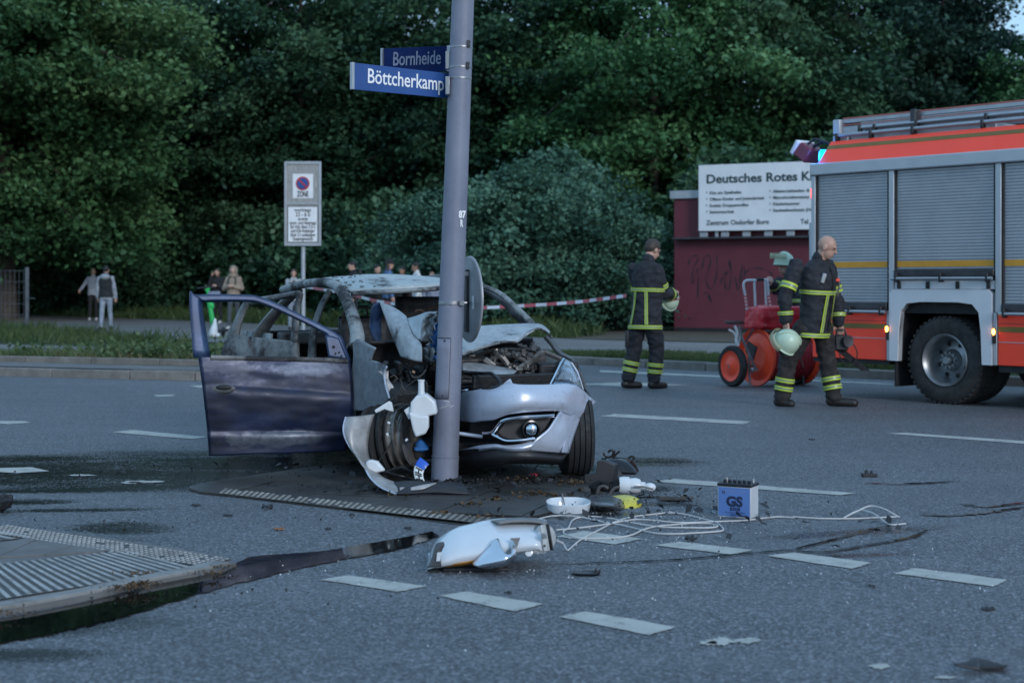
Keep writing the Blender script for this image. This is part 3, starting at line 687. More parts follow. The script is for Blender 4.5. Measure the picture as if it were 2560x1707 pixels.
# wheel arch: white frame with rounded dark opening
def arch(x0, x1, xi0, xi1, zt, zb):
    m = MB(); inner = [(xi0, zb), (xi0+.015, .80), (xi0+.04, 1.0), (xi0+.12, 1.085), (xi0+.3, 1.105), (xi1-.3, 1.105), (xi1-.12, 1.085), (xi1-.04, 1.0), (xi1-.015, .80), (xi1, zb)]
    outer = [(x0, zb), (x0, .8), (x0, 1.0), (x0, 1.2), (x0+.05, zt), (x1-.05, zt), (x1, 1.2), (x1, 1.0), (x1, .8), (x1, zb)]
    for k in range(len(inner)-1):
        q = [inner[k], inner[k+1], outer[k+1], outer[k]]; m.prism([(x, -.02, z) for x, z in q], (0, .08, 0))
    a = m.build('wheel_arch', 'white_body', TRK, world=False, bevel=.0)
    m = MB(); m.prism([(x, .06, z) for x, z in inner], (0, .9, 0)); m2 = MB()
    m2.grid([[(x, -.005, z) for x, z in inner], [(x, .9, z) for x, z in inner]]); m2.grid([[(xi0, .9, zb), (xi1, .9, zb)], [(xi0, .9, 1.11), (xi1, .9, 1.11)]])
    m2.build('arch_liner', 'chassis_black', a, world=False)
arch(1.09, 2.40, 1.20, 2.28, 1.242, .45)
def low_panel(x0, x1):
    p = tb('lower_panel', 'day_red', [(x0, x1, .0, .05, .45, 1.0)], bevel=.008)
    for z0, z1, mt, nm in ((.80, .855, 'olive_stripe', 'olive_stripe'), (.69, .697, 'alu_side', 'panel_joint'), (.885, .889, 'dark_steel', 'panel_joint')):
        tb(nm, mt, [(x0+.003, x1-.003, -.004, .01, z0, z1)], p, bevel=0)
    tb('panel_trim', 'alu_side', [(x0, x1, -.006, .02, 1.002, 1.02)], p, bevel=.003)
low_panel(-.02, 1.04); low_panel(2.46, 3.86)
tb('side_skirt', 'chassis_black', [(-.02, 1.06, .02, .5, .40, .448), (2.46, 3.9, .02, .5, .38, .448)], bevel=0)
for x in (1.065, 2.43):
    tb('marker_column', 'alu_side', [(x-.022, x+.022, -.008, .03, .45, 1.0)])
    l = tb('side_marker_lamp', 'black_plastic', [(x-.02, x+.02, -.03, -.009, .68, .84)], bevel=.008)
    m = MB(); m.ball((x, -.032, .80), (.018, .012, .034), 10, 6); m.build('lit_lens', 'amber_lit', l, world=False)
m = MB(); m.ball((-.03, .02, 2.36), (.025, .03, .085), 10, 6); m.build('tail_lamp', 'tail_lit', TRK, world=False)
tb('grab_handle', 'alu_side', [(-.09, -.05, .02, .05, 1.55, 2.02), (-.05, -.02, .02, .05, 1.96, 2.0), (-.05, -.02, .02, .05, 1.57, 1.61)], bevel=.01)
def tyre_prof(R, w, r_in):
    return [(-w*.42, r_in), (-w*.5, r_in+.05), (-w*.5, R*.86), (-w*.44, R*.96), (-w*.36, R), (-w*.20, R), (-.012-w*.17, R-.012), (-w*.15, R), (-.01, R), (0, R-.012), (.01, R), (w*.15, R), (w*.17+.012, R-.012), (w*.20, R), (w*.36, R), (w*.44, R*.96), (w*.5, R*.86), (w*.5, r_in+.05), (w*.42, r_in)]
def truck_wheel(x, y, twin=True):
    t = MB(); R = .475
    t.lathe((x, y+.14, R), (0, 1, 0), tyre_prof(R, .28, .28), 40)
    if twin: t.lathe((x, y+.46, R), (0, 1, 0), tyre_prof(R, .28, .28), 32)
    for q in range(44):                                      # tread blocks
        a = 2*math.pi*q/44
        for sg in (-1, 1): t.box((x+math.cos(a)*(R-.004), y+.14+sg*.085, R+math.sin(a)*(R-.004)), (.022, .085, .036), Matrix.Rotation(-a, 3, 'Y'))
    w = t.build('wheel', 'rubber_dusty', TRK, world=False)
    t = MB(); t.lathe((x, y, R), (0, 1, 0), [(.012, .288), (.0, .278), (.02, .262), (.05, .245), (.10, .232), (.15, .226), (.185, .20), (.17, .155), (.16, .12), (.12, .105), (.10, .09), (.10, .0)], 36)
    r = t.build('rim', 'steel_grey', w, world=False)
    t = MB()
    for q in range(8):
        a = q*math.pi/4+.3; t.ball((x+math.cos(a)*.178, y+.168, R+math.sin(a)*.178), (.024, .012, .024), 10, 5)
    t.build('rim_hole', 'chassis_black', r, world=False)
    t = MB()
    for q in range(10): a = q*math.pi/5; t.lathe((x+math.cos(a)*.085, y+.065, R+math.sin(a)*.085), (0, 1, 0), [(0, .0), (0, .014), (.05, .014)], 6)
    t.lathe((x, y+.03, R), (0, 1, 0), [(0, 0), (0, .04), (.03, .055), (.08, .06)], 16)
    t.build('wheel_nut', 'steel_grey', r, world=False)
truck_wheel(1.76, .05); truck_wheel(5.55, .05, False)
def far_wheel(x):
    t = MB(); t.lathe((x, 2.2, .475), (0, 1, 0), tyre_prof(.475, .3, .28), 28); t.lathe((x, 2.2, .475), (0, 1, 0), [(-.14, .28), (-.1, .1), (-.1, 0)], 20); t.build('wheel', 'rubber_dusty', TRK, world=False)
far_wheel(1.76); far_wheel(5.55)
tb('mud_flap', 'rubber', [(1.10, 1.13, .06, .62, .16, .62)], bevel=.004)
m = MB(); m.box((2.7, .9, .62), (6.6, .12, .24)); m.box((2.7, 1.6, .62), (6.6, .12, .24)); m.tube([(1.76, .3, .475), (1.76, 2.2, .475)], .09, 10); m.tube([(5.55, .3, .475), (5.55, 2.2, .475)], .07, 10); m.box((3.3, .5, .55), (1.0, .45, .5)); m.box((3.2, 2.0, .55), (1.4, .5, .5)); m.build('chassis_frame', 'chassis_black', TRK, world=False, bevel=.02)
# cab beyond the picture's edge
m = MB(); prof = [(4.68, .5), (6.75, .5), (6.95, .75), (6.95, 1.45), (6.72, 2.45), (6.5, 2.62), (4.68, 2.62)]
m.prism([(x, .02, z) for x, z in prof], (0, 2.46, 0)); cab = m.build('cab', 'day_red', TRK, world=False, bevel=.05, seg=3)
tb('cab_window', 'black_plastic', [(4.85, 5.55, .0, .03, 1.55, 2.35), (5.68, 6.5, .0, .03, 1.55, 2.35)], cab, bevel=.01)
tb('cab_step', 'chassis_black', [(5.0, 6.1, -.01, .04, .50, 1.02)], cab, bevel=.01)
# roof gear: ladder, tubes, beacon, work lamp
def ladder():
    m = MB(); lad = None
    for y in (.42, .82):
        m.box((2.35, y, 3.21), (4.6, .035, .045)); m.box((2.35, y, 3.10), (4.6, .04, .10))
    lad = m.build('ladder', 'alu_bright', TRK, world=False, bevel=.004)
    for k in range(15): q = MB(); q.tube([(.15+k*.31, .42, 3.13), (.15+k*.31, .82, 3.13)], .014, 6); q.build('rung', 'alu_bright', lad, world=False)
    q = MB(); q.box((1.4, .42, 3.243), (2.6, .03, .018)); q.box((2.35, .40, 3.165), (4.6, .01, .012)); q.build('red_rail', 'red_rail', lad, world=False)
    q = MB(); q.box((.04, .40, 3.15), (.10, .09, .17)); q.build('ladder_end', 'alu_side', lad, world=False, bevel=.01)
    for xx in (1.15, 3.0): q = MB(); q.box((xx, .38, 3.12), (.07, .12, .28)); q.build('ladder_clamp', 'dark_steel', lad, world=False, bevel=.008)
ladder()
for y, z, x0 in ((.27, 3.035, .12), (.34, 3.11, .40)):
    m = MB(); m.tube([(x0, y, z), (LB, y, z)], .024, 10); tb_ = m.build('suction_pipe', 'alu_bright', TRK, world=False)
    for xx in (x0+.01, .62, 1.2, 2.1, 3.0): q = MB(); q.box((xx, y, z-.02), (.035, .07, .09)); q.build('pipe_clip', 'black_plastic', tb_, world=False, bevel=.008)
tb('roof_locker', 'alu_side', [(.02, .24, .32, .62, 2.86, 3.04), (.25, 2.2, .36, .9, 2.80, 3.03)], bevel=.01)
m = MB()
for k in range(3): m.lathe((.0195, .41+k*.05, 2.97), (-1, 0, 0), [(0, .0), (.003, .016), (.0, .02)], 10)
m.build('locker_hole', 'black_plastic', TRK, world=False)
bc = MB(); bc.lathe((-.01, .20, 2.70), (0, 0, 1), [(0, .075), (.03, .075), (.05, .06)], 20); bco = bc.build('blue_beacon', 'beacon_base', TRK, world=False)
bc = MB(); bc.lathe((-.01, .20, 2.752), (0, 0, 1), [(0, .0), (0, .066), (.045, .066), (.05, .063), (.09, .062), (.12, .045), (.125, 0)], 20); bc.build('lit_lens', 'beacon_blue', bco, world=False)
bl = bpy.data.lights.new('beacon_light', 'POINT'); bl.color = (.05, .25, 1); bl.energy = 1.8; bl.shadow_soft_size = .07
blo = bpy.data.objects.new('beacon_light', bl); COL.objects.link(blo); blo.parent = TRK; blo.location = (-.12, .12, 2.83)
m = MB(); wr = Matrix.Rotation(rad(35), 3, 'Y'); m.box((-.42, .42, 2.88), (.22, .30, .18), wr, .85); wl = m.build('work_lamp', 'lamp_red_body', TRK, world=False, bevel=.02)
m = MB(); m.box((-.53, .42, 2.945), (.06, .31, .19), wr); m.build('lamp_glass', 'white_body', wl, world=False, bevel=.02)
m = MB(); m.tube([(-.35, .42, 2.95), (-.2, .42, 3.0), (-.05, .45, 2.93), (.05, .5, 2.9)], .022, 8); m.tube([(-.38, .35, 2.98), (-.25, .33, 3.03), (-.12, .36, 2.98)], .015, 6); m.build('lamp_arm', 'black_plastic', wl, world=False)

for o in list(bpy.data.objects):
    if root_of(o) is TRK and o.type == 'MESH' and o.name.split('.')[0] in ('side_skirt', 'step_bracket', 'cab_window', 'rim_hole', 'locker_hole', 'wheel_nut', 'roof_locker', 'grab_handle', 'lamp_arm'): split(o)
# ------------------------------------------------------------------ kiosk with the white board
s = NT('kiosk_red')
k1 = s.noise(1.2, 8, .7); k2 = s.noise(5, 8, .75)
c = s.ramp(k1, [(.3, (.085, .012, .021)), (.7, (.13, .020, .033))]); c = s.mix(s.rng(k2, .58, .74, 0, .5), c, (.055, .010, .018)); s.set('Base Color', c); s.set('Roughness', .6)
pm('board_white', (.66, .68, .70), .5, var=.06, scale=2, dirt=.05, dcol=(.4, .42, .42))
pm('letter_dark', (.02, .045, .05), .6, var=.2); pm('ink_black', (.012, .012, .015), .6, var=.2); pm('spray_black', (.012, .008, .014), .5, var=.3)
pm('zinc', (.36, .38, .40), .5, metal=.4, var=.15, scale=5, dirt=.08, dcol=(.15, .15, .15))
pm('sign_back', (.30, .31, .33), .5, metal=.3, var=.15, scale=4, dirt=.15, dcol=(.16, .16, .17))
pm('sign_blue', (.012, .065, .24), .4, var=.12, scale=6, dirt=.10, dcol=(.02, .05, .16)); pm('sign_blue_old', (.005, .018, .085), .75, spec=.15, var=.2, scale=6, dirt=.2, dcol=(.01, .02, .07))
pm('sign_white', (.70, .71, .72), .45, var=.08, scale=6, dirt=.08, dcol=(.4, .4, .38)); pm('sign_red', (.40, .02, .03), .45, var=.1)
pm('letter_white', (.80, .80, .80), .45, var=.06); pm('letter_pale', (.20, .23, .31), .6, var=.25, scale=15)
s = NT('panel_streaked')
v_ = s.noise(9, 6, .6, vec=s.map((9, 9, .8))); s.set('Base Color', s.ramp(v_, [(.35, (.16, .16, .15)), (.6, (.36, .36, .35))])); s.set('Roughness', .6)
KO = Vector((4.05, 39.0, FZ)); KT = Vector((.89, -.455, 0)).normalized(); KN = Vector((-KT.y, KT.x, 0))
kio = thing('kiosk', 'dark red flat roofed kiosk with graffiti behind the hose cart', 'kiosk', KO, math.atan2(KT.y, KT.x))
def ku(px, y=0.):                                            # place along the kiosk front seen at photo column px
    o = KO+KN*y; k = (px-1280)/FPX; return (k*o.y-o.x)/(KT.x-k*KT.y)
def kz(py, px, y=0.): d = (KO+KN*y+KT*ku(px, y)).y; return CAM_H-(py-HORI)*d/FPX-FZ
def kb(name, mat, boxes, parent, bevel=.01):
    m = MB()
    for (x0, x1, y0, y1, z0, z1) in boxes: m.box(((x0+x1)/2, (y0+y1)/2, (z0+z1)/2), (x1-x0, y1-y0, z1-z0))
    return m.build(name, mat, parent, world=False, bevel=bevel)
wall = kb('wall', 'kiosk_red', [(0, 6.2, 0, 3.2, -.1, 3.3)], kio)
kb('plinth', 'chassis_black', [(.02, 6.18, -.004, .06, -.1, .10)], wall)
kb('roof_edge', 'zinc', [(-.08, 6.3, -.08, 3.3, 3.302, 3.5)], kio)
kb('ledge', 'dark_steel', [(.06, 6.1, -.32, -.002, 2.28, 2.33)], kio)
for k in range(9): kb('ledge_bracket', 'zinc', [(.75+k*.55, .95+k*.55, -.20, -.14, 2.332, 2.46)], kio)
bx0, bz0, bz1 = ku(1747, -.25), 2.48, 4.10
brd = kb('sign_board', 'board_white', [(bx0, 6.0, -.27, -.21, bz0, bz1)], kio, .006)
kb('board_post', 'zinc', [(bx0+.4, bx0+.48, -.20, -.15, 2.33, 4.0), (3.6, 3.68, -.20, -.15, 2.33, 4.0)], kio); 
def kt(txt, px0, px1, py, size, weight=0., mat='letter_dark'):
    x0 = ku(px0, -.275); x1 = ku(px1, -.275)
    text(txt, size, mat, 'lettering', brd, (x0, -.275, kz(py, px0, -.275)), (1, 0, 0), (0, 0, 1), weight=weight, world=False, fit=(x1-x0))
z6 = lambda x, y: (1660+x*.306, 380+y*.306)
x0 = ku(z6(343, 0)[0], -.275); x1 = ku(z6(1085, 0)[0], -.275); hw = (x1-x0)
zb = kz(z6(0, 257)[1], z6(343, 0)[0], -.275)
text('Deutsches Rotes', .30, 'letter_dark', 'lettering', brd, (x0, -.275, zb), (1, 0, 0), (0, 0, 1), weight=.008, world=False, fit=hw)
text('Kreuz', .30, 'letter_dark', 'lettering', brd, (ku(z6(1120, 0)[0], -.275), -.275, zb), (1, 0, 0), (0, 0, 1), weight=.008, world=False, fit=hw*.345)
for i, (a, e) in enumerate((('Kita am Spielhafen', 630), ('Offene Kinder und Jugendarbeit', 818), ('Soziale Gruppentreffen', 690), ('Seniorenarbeit', 572))):
    py = z6(0, 347+i*52)[1]; kt(a, z6(372, 0)[0], z6(e, 0)[0], py, .105, .002); kt('·', z6(343, 0)[0], z6(352, 0)[0], py+1, .16, .01)
for i, (a, e) in enumerate((('Alleinerziehenden- & M', 1225), ('Migrationsberatung für', 1240), ('Kleiderkammer', 1108), ('Stadtteilwerkstatt (Ho', 1215))):
    py = z6(0, 337+i*52)[1]; kt(a, z6(890, 0)[0], z6(e, 0)[0], py-1, .105, .002); kt('·', z6(862, 0)[0], z6(871, 0)[0], py, .16, .01)
kt('Zentrum Osdorfer Born', z6(345, 0)[0], z6(858, 0)[0], z6(0, 598)[1], .165, .003); kt('Tel', z6(1115, 0)[0], z6(1178, 0)[0], z6(0, 588)[1], .165, .003)
# sprayed scrawl
def scrawl(pts):
    m = MB(); c = catmull([(ku(x, -.006), -.006, kz(y, x, -.006)) for x, y in (z6(*p) for p in pts)], len(pts)*6)
    for i in range(len(c)-1):
        a, b = c[i], c[i+1]; d = (b-a); nn = Vector((-d.z, 0, d.x)).normalized()*(.012+.008*math.sin(i*.7)); m.add([a-nn, a+nn, b+nn, b-nn], [(0, 1, 2, 3)])
    m.build('graffiti_stroke', 'spray_black', wall, world=False, smooth=False)
for st in ([(195, 930), (215, 870), (265, 845), (275, 880), (240, 960), (225, 1040), (235, 1070), (270, 960), (280, 1000), (275, 1190)], [(310, 960), (330, 860), (370, 850), (380, 900), (345, 1050), (390, 1120), (430, 1000), (430, 850)],
           [(325, 1160), (360, 1150), (385, 1230), (360, 1170)], [(530, 890), (540, 960), (505, 1000), (500, 1100), (530, 1120), (550, 1000), (535, 880)], [(460, 1080), (490, 1000), (520, 990)], [(580, 1020), (610, 1130), (640, 930), (660, 1000), (620, 1060)], [(660, 990), (720, 950), (830, 960), (890, 1010)]): scrawl(st)
# ------------------------------------------------------------------ parking zone sign
ZS = P(757, 700, 28); ZS.z = FZ
zs = thing('zone_sign', 'tall grey framed no parking zone sign on a post behind the wreck', 'road sign', ZS)
m = MB(); m.tube([ZS+Vector((0, .06, -.05)), ZS+Vector((0, .06, 2.2))], .038, 12); m.build('post', 'zinc', zs)
def zp(x, y, o=0.): v = P(x, y, 28); v.y = 28-o; return v
def zrect(name, mat, x0, y0, x1, y1, o, th, parent, bevel=.004):
    a, b = zp(x0, y0), zp(x1, y1); m = MB(); m.box(((a.x+b.x)/2, 28-o+th/2, (a.z+b.z)/2), (b.x-a.x, th, a.z-b.z)); return m.build(name, mat, parent, bevel=bevel)
bp = zrect('back_plate', 'panel_streaked', 713, 406, 801, 613, .0, .03, zs)
for r in ((711, 404, 717, 615), (797, 404, 803, 615), (717, 404, 797, 411), (717, 608, 797, 615), (717, 508, 797, 512)): zrect('frame_bar', 'zinc', *r, .02, .05, bp)
zrect('sign_panel', 'sign_white', 732, 435, 783, 496, .008, .006, zs, 0)
c = zp(757, 459, .012); m = MB(); m.lathe(c, (0, -1, 0), [(0, .123), (.004, .123), (.004, 0)], 28); m.build('red_ring', 'sign_red', zs, smooth=False)
m = MB(); m.lathe(c, (0, -1, 0), [(.007, .098), (.007, 0)], 28); m.build('blue_disc', 'sign_blue', zs, smooth=False)
m = MB(); d_ = Vector((.707, 0, -.707)); m.bar(c-d_*.1+Vector((0, -.009, 0)), c+d_*.1+Vector((0, -.009, 0)), .003, .028); m.build('red_slash', 'sign_red', zs, smooth=False)
text('ZONE', .14, 'ink_black', 'lettering', zs, zp(743, 492, .016), (1, 0, 0), (0, 0, 1), weight=.002, fit=.205)
zrect('text_frame', 'ink_black', 719, 516, 795, 606, .006, .005, zs, 0); pl = zrect('text_panel', 'sign_white', 720.5, 517.5, 793.5, 604.5, .010, .006, zs, 0)
for t_, y, w_ in (('werktags', 529, 42), ('22 - 6 h', 541, 36), ('sowie', 551, 24), ('sonn- und feiertags', 561, 66), ('für Kfz über 7,5 t', 571, 62), ('und Kfz-Anhänger', 581, 60), ('über 2 t zulässigen', 591, 62), ('Gesamtgewichts', 601, 50)):
    text(t_, .085 if '22' not in t_ else .10, 'ink_black', 'lettering', pl, zp(757-w_/2, y, .014), (1, 0, 0), (0, 0, 1), weight=.001, ext=.001, fit=w_*28/FPX)
# ------------------------------------------------------------------ wire fence at the left
pm('fence_grey', (.10, .11, .12), .5, metal=.3)
FB = G(68, 822, FZ)
fe = thing('wire_fence', 'grey wire mesh fence panel beside the tree trunk at the left edge', 'fence', FB)
m = MB(); m.bar(FB, FB+Vector((0, 0, 1.62)), .09, .09); m.build('post', 'fence_grey', fe, bevel=.01)
def wire(a, b, n_='wire'):
    m = MB(); m.tube([a, b], .006, 5); m.build(n_, 'fence_grey', fe)
for k in range(20): x = -.1-k*.12; wire(FB+Vector((x, .02, .05)), FB+Vector((x, .02, 1.55)))
for k in range(6): wire(FB+Vector((-2.5, .01, .08+k*.29)), FB+Vector((0, .01, .08+k*.29)))
m = MB(); m.tube([FB+Vector((0, -.05, .82)), FB+Vector((.3, -.3, .80))], .012, 6); m.build('latch_rod', 'fence_grey', fe)
# ------------------------------------------------------------------ barrier tape
s = NT('tape_red'); s.set('Base Color', (.48, .10, .12)); s.set('Roughness', .4)
s = NT('tape_white'); s.set('Base Color', (.66, .66, .70)); s.set('Roughness', .4)
tp = catmull([P(757, 716, 27.8), P(860, 733, 25.6), P(940, 752, 24.2), P(1010, 763, 23.2), P(1100, 771, 22.4), P(1210, 769, 21.8), P(1330, 763, 21.3), P(1430, 756, 20.8), P(1500, 748, 20.4), P(1566, 739, 20.0)], 72)
tapeo = thing('barrier_tape', 'red and white barrier tape stretched behind the wreck', 'tape', (tp[20].x, tp[20].y, FZ))
for i in range(len(tp)-1):
    tw = .25*math.sin(i*.37)+.2*math.sin(i*1.1); up = Vector((0, math.sin(tw)*.5, math.cos(tw)))*.023; tw2 = .25*math.sin((i+1)*.37)+.2*math.sin((i+1)*1.1); up2 = Vector((0, math.sin(tw2)*.5, math.cos(tw2)))*.023
    m = MB(); m.add([tp[i]-up, tp[i+1]-up2, tp[i+1]+up2, tp[i]+up], [(0, 1, 2, 3)]); m.build('tape_band', 'tape_red' if (i//2) % 2 else 'tape_white', tapeo)
# ------------------------------------------------------------------ rental scooter with a carrier bag
pm('scooter_green', (.02, .42, .09), .4, var=.1); pm('bag_white', (.66, .68, .68), .5, var=.15, scale=9, bump=.5, bscale=14)
SB = G(531, 845, FZ); k_ = SB.y/FPX
scn = thing('electric_scooter', 'bright green rental scooter standing beside the hooded onlooker', 'scooter', SB)
def sp(x, y, o=0.): v = P(x, y, SB.y+o); return v
m = MB(); m.tube([sp(519, 722), sp(523, 755), sp(531, 800), sp(536, 838)], [.032, .05, .055, .045], 10); m.ball(sp(528, 765), (.07, .06, .09), 10, 8); m.build('stem', 'scooter_green', scn)
m = MB(); m.tube([sp(493, 722), sp(505, 719), sp(521, 720), sp(538, 717, .1)], .018, 8); m.build('handlebar', 'black_plastic', scn)
m = MB(); m.tube([sp(515, 727), sp(524, 722)], .04, 8); m.build('handlebar_clamp', 'scooter_green', scn)
m = MB(); m.box(sp(535, 733, -.06), (.26, .03, .08)); m.build('license_card', 'letter_pale', scn, bevel=.01)
m = MB(); m.box(SB+Vector((.1, .45, .15)), (.18, .9, .06)); m.build('deck', 'black_plastic', scn, bevel=.02)
for dy in (-.1, .95):
    m = MB(); m.lathe(SB+Vector((.06, dy, .11)), (1, 0, 0), [(-.03, .05), (-.03, .09), (0, .11), (.03, .09), (.03, .05)], 20); m.build('wheel', 'rubber', scn)
bgp = [sp(538, 796, -.12), sp(537, 808, -.12), sp(535, 822, -.12), sp(533, 834, -.12), sp(532, 841, -.12)]
m = MB(); m.tube(bgp, [.03, .08, .13, .17, .13], 12, flat=.6); m.ball(sp(544, 838, -.2), (.05, .05, .05), 10, 6)
bag = m.build('carrier_bag', 'bag_white', None); bag.location = (0, 0, 0); tag(bag, 'white plastic carrier bag hanging by the green scooter', 'bag')
# ------------------------------------------------------------------ people
from mathutils import noise as mnoise
pm('skin', (.46, .27, .20), .5, var=.1, scale=12); pm('skin_dark', (.27, .155, .105), .5, var=.1, scale=12); pm('lip', (.26, .10, .09), .5); pm('eye_dark', (.02, .015, .012), .2)
def cloth(name, col, var=.3, rough=.9): return pm(name, col, rough, var=var, scale=7, bump=.35, bscale=26)
cloth('turnout_navy', (.016, .018, .024)); cloth('turnout_brown', (.022, .019, .018), .5)
cloth('knit_grey', (.26, .28, .31)); cloth('vest_black', (.012, .016, .018)); cloth('trouser_pale', (.22, .26, .31)); cloth('black_cloth', (.010, .010, .012)); cloth('hoodie_beige', (.27, .21, .16)); cloth('trouser_slate', (.055, .065, .075))
cloth('denim_blue', (.07, .13, .26)); cloth('shirt_white', (.50, .51, .52)); cloth('jacket_light', (.34, .36, .37)); cloth('pack_green', (.035, .05, .04))
pm('hair_black', (.010, .009, .009), .6, var=.4, scale=30, bump=.6, bscale=50); pm('hair_brown', (.045, .032, .024), .6, var=.4, scale=30, bump=.6, bscale=50); pm('hair_fair', (.20, .14, .09), .6, var=.4, scale=30, bump=.6, bscale=50)
pm('boot_black', (.014, .012, .011), .5, var=.4, scale=12); pm('shoe_white', (.5, .5, .5), .6, var=.15); pm('sole', (.03, .025, .02), .8)
pm('hivis_yellow', (.46, .60, .05), .55, var=.1, scale=20); pm('hivis_grey', (.20, .23, .23), .35, var=.1, metal=.2)
pm('helmet_shell', (.47, .60, .45), .35, var=.12, scale=7, dirt=.12, dcol=(.2, .26, .2)); pm('visor', (.50, .52, .34), .15, var=.1, alpha=.5)
def capsule(m, a, b, ra, rb, n=12, side=None, flat=1.0):
    """closed tapered limb with round ends"""
    a, b = Vector(a), Vector(b); d = b-a; L = d.length; d = d.normalized() if L > 1e-6 else Vector((0, 0, 1))
    pts, rs = [], []
    for t in (1, .85, .5): pts.append(a-d*ra*t); rs.append(max(.002, ra*math.sqrt(max(0, 1-t*t))))
    for t in (0, .33, .66, 1): pts.append(a+d*L*t); rs.append(ra+(rb-ra)*t)
    for t in (.5, .85, 1): pts.append(b+d*rb*t); rs.append(max(.002, rb*math.sqrt(max(0, 1-t*t))))
    m.tube(pts, rs, n, True, flat, side)
def fuse(m, name, mat, parent, voxel, wrinkle=0., freq=9., sm=3, label=None):
    """one continuous skin over overlapping closed shapes"""
    r = root_of(parent) if parent else None; off = Vector(r.location) if r else Vector()
    me = bpy.data.meshes.new(name); me.from_pydata([tuple(Vector(p)-off) for p in m.v], [], m.f)
    o = bpy.data.objects.new(name, me); TMP.collection.objects.link(o)
    md = o.modifiers.new('r', 'REMESH'); md.mode = 'VOXEL'; md.voxel_size = voxel
    if sm: ms = o.modifiers.new('s', 'SMOOTH'); ms.iterations = sm; ms.factor = .5
    TMP.view_layers[0].update()
    me2 = bpy.data.meshes.new_from_object(o.evaluated_get(TMP.view_layers[0].depsgraph)); bpy.data.objects.remove(o); bpy.data.meshes.remove(me)
    if wrinkle:
        n_ = len(me2.vertices); co = np.empty(n_*3); me2.vertices.foreach_get('co', co); co = co.reshape(-1, 3); nr = np.empty(n_*3, np.float32); me2.vertex_normals.foreach_get('vector', nr); nr = nr.reshape(-1, 3)
        am = np.empty(n_)
        for i_ in range(n_):
            q = Vector((co[i_, 0]*freq, co[i_, 1]*freq, co[i_, 2]*freq*1.6)); am[i_] = wrinkle*(1-abs(mnoise.noise(q))*2.2)+wrinkle*.6*mnoise.noise(q*2.3)
        me2.vertices.foreach_set('co', (co+nr*am[:, None]).reshape(-1)); me2.update()
    me2.materials.clear(); me2.materials.append(MATS[mat]); me2.polygons.foreach_set('use_smooth', [True]*len(me2.polygons)); me2.name = name
    return link(me2, name, parent, None, None, label)
def hand(m, w, d, pn, s=1.0, curl=.4, thumb_side=1):
    """palm and five bent fingers from wrist w along d; pn = way the fingers curl"""
    d = Vector(d).normalized(); pn = Vector(pn); pn = (pn-d*pn.dot(d)).normalized(); sd = d.cross(pn)*thumb_side
    capsule(m, w, w+d*.04*s, .026*s, .03*s, 10)
    for k in range(4): capsule(m, w+d*.02*s+sd*(.027-.018*k)*s, w+d*.085*s+sd*(.033-.022*k)*s, .016*s, .0145*s, 8)
    for k, L in enumerate((.072, .08, .075, .058)):
        p = w+d*.088*s+sd*(.033-.022*k)*s; dd = d.copy()
        for j, f in enumerate((.45, .32, .25)):
            dd = (dd*math.cos(curl)+pn*math.sin(curl)).normalized() if j == 0 else (Quaternion(d.cross(pn), curl) @ dd)
            q = p+dd*L*f*s; capsule(m, p, q, .0098*s, .0088*s, 7); p = q
    p = w+d*.025*s+sd*.03*s; dd = (d*.6+sd*.7+pn*.35).normalized()
    for j in range(2):
        q = p+dd*.036*s; capsule(m, p, q, .0125*s, .0105*s, 8); p = q; dd = (dd+d*.6+pn*curl*.8).normalized()
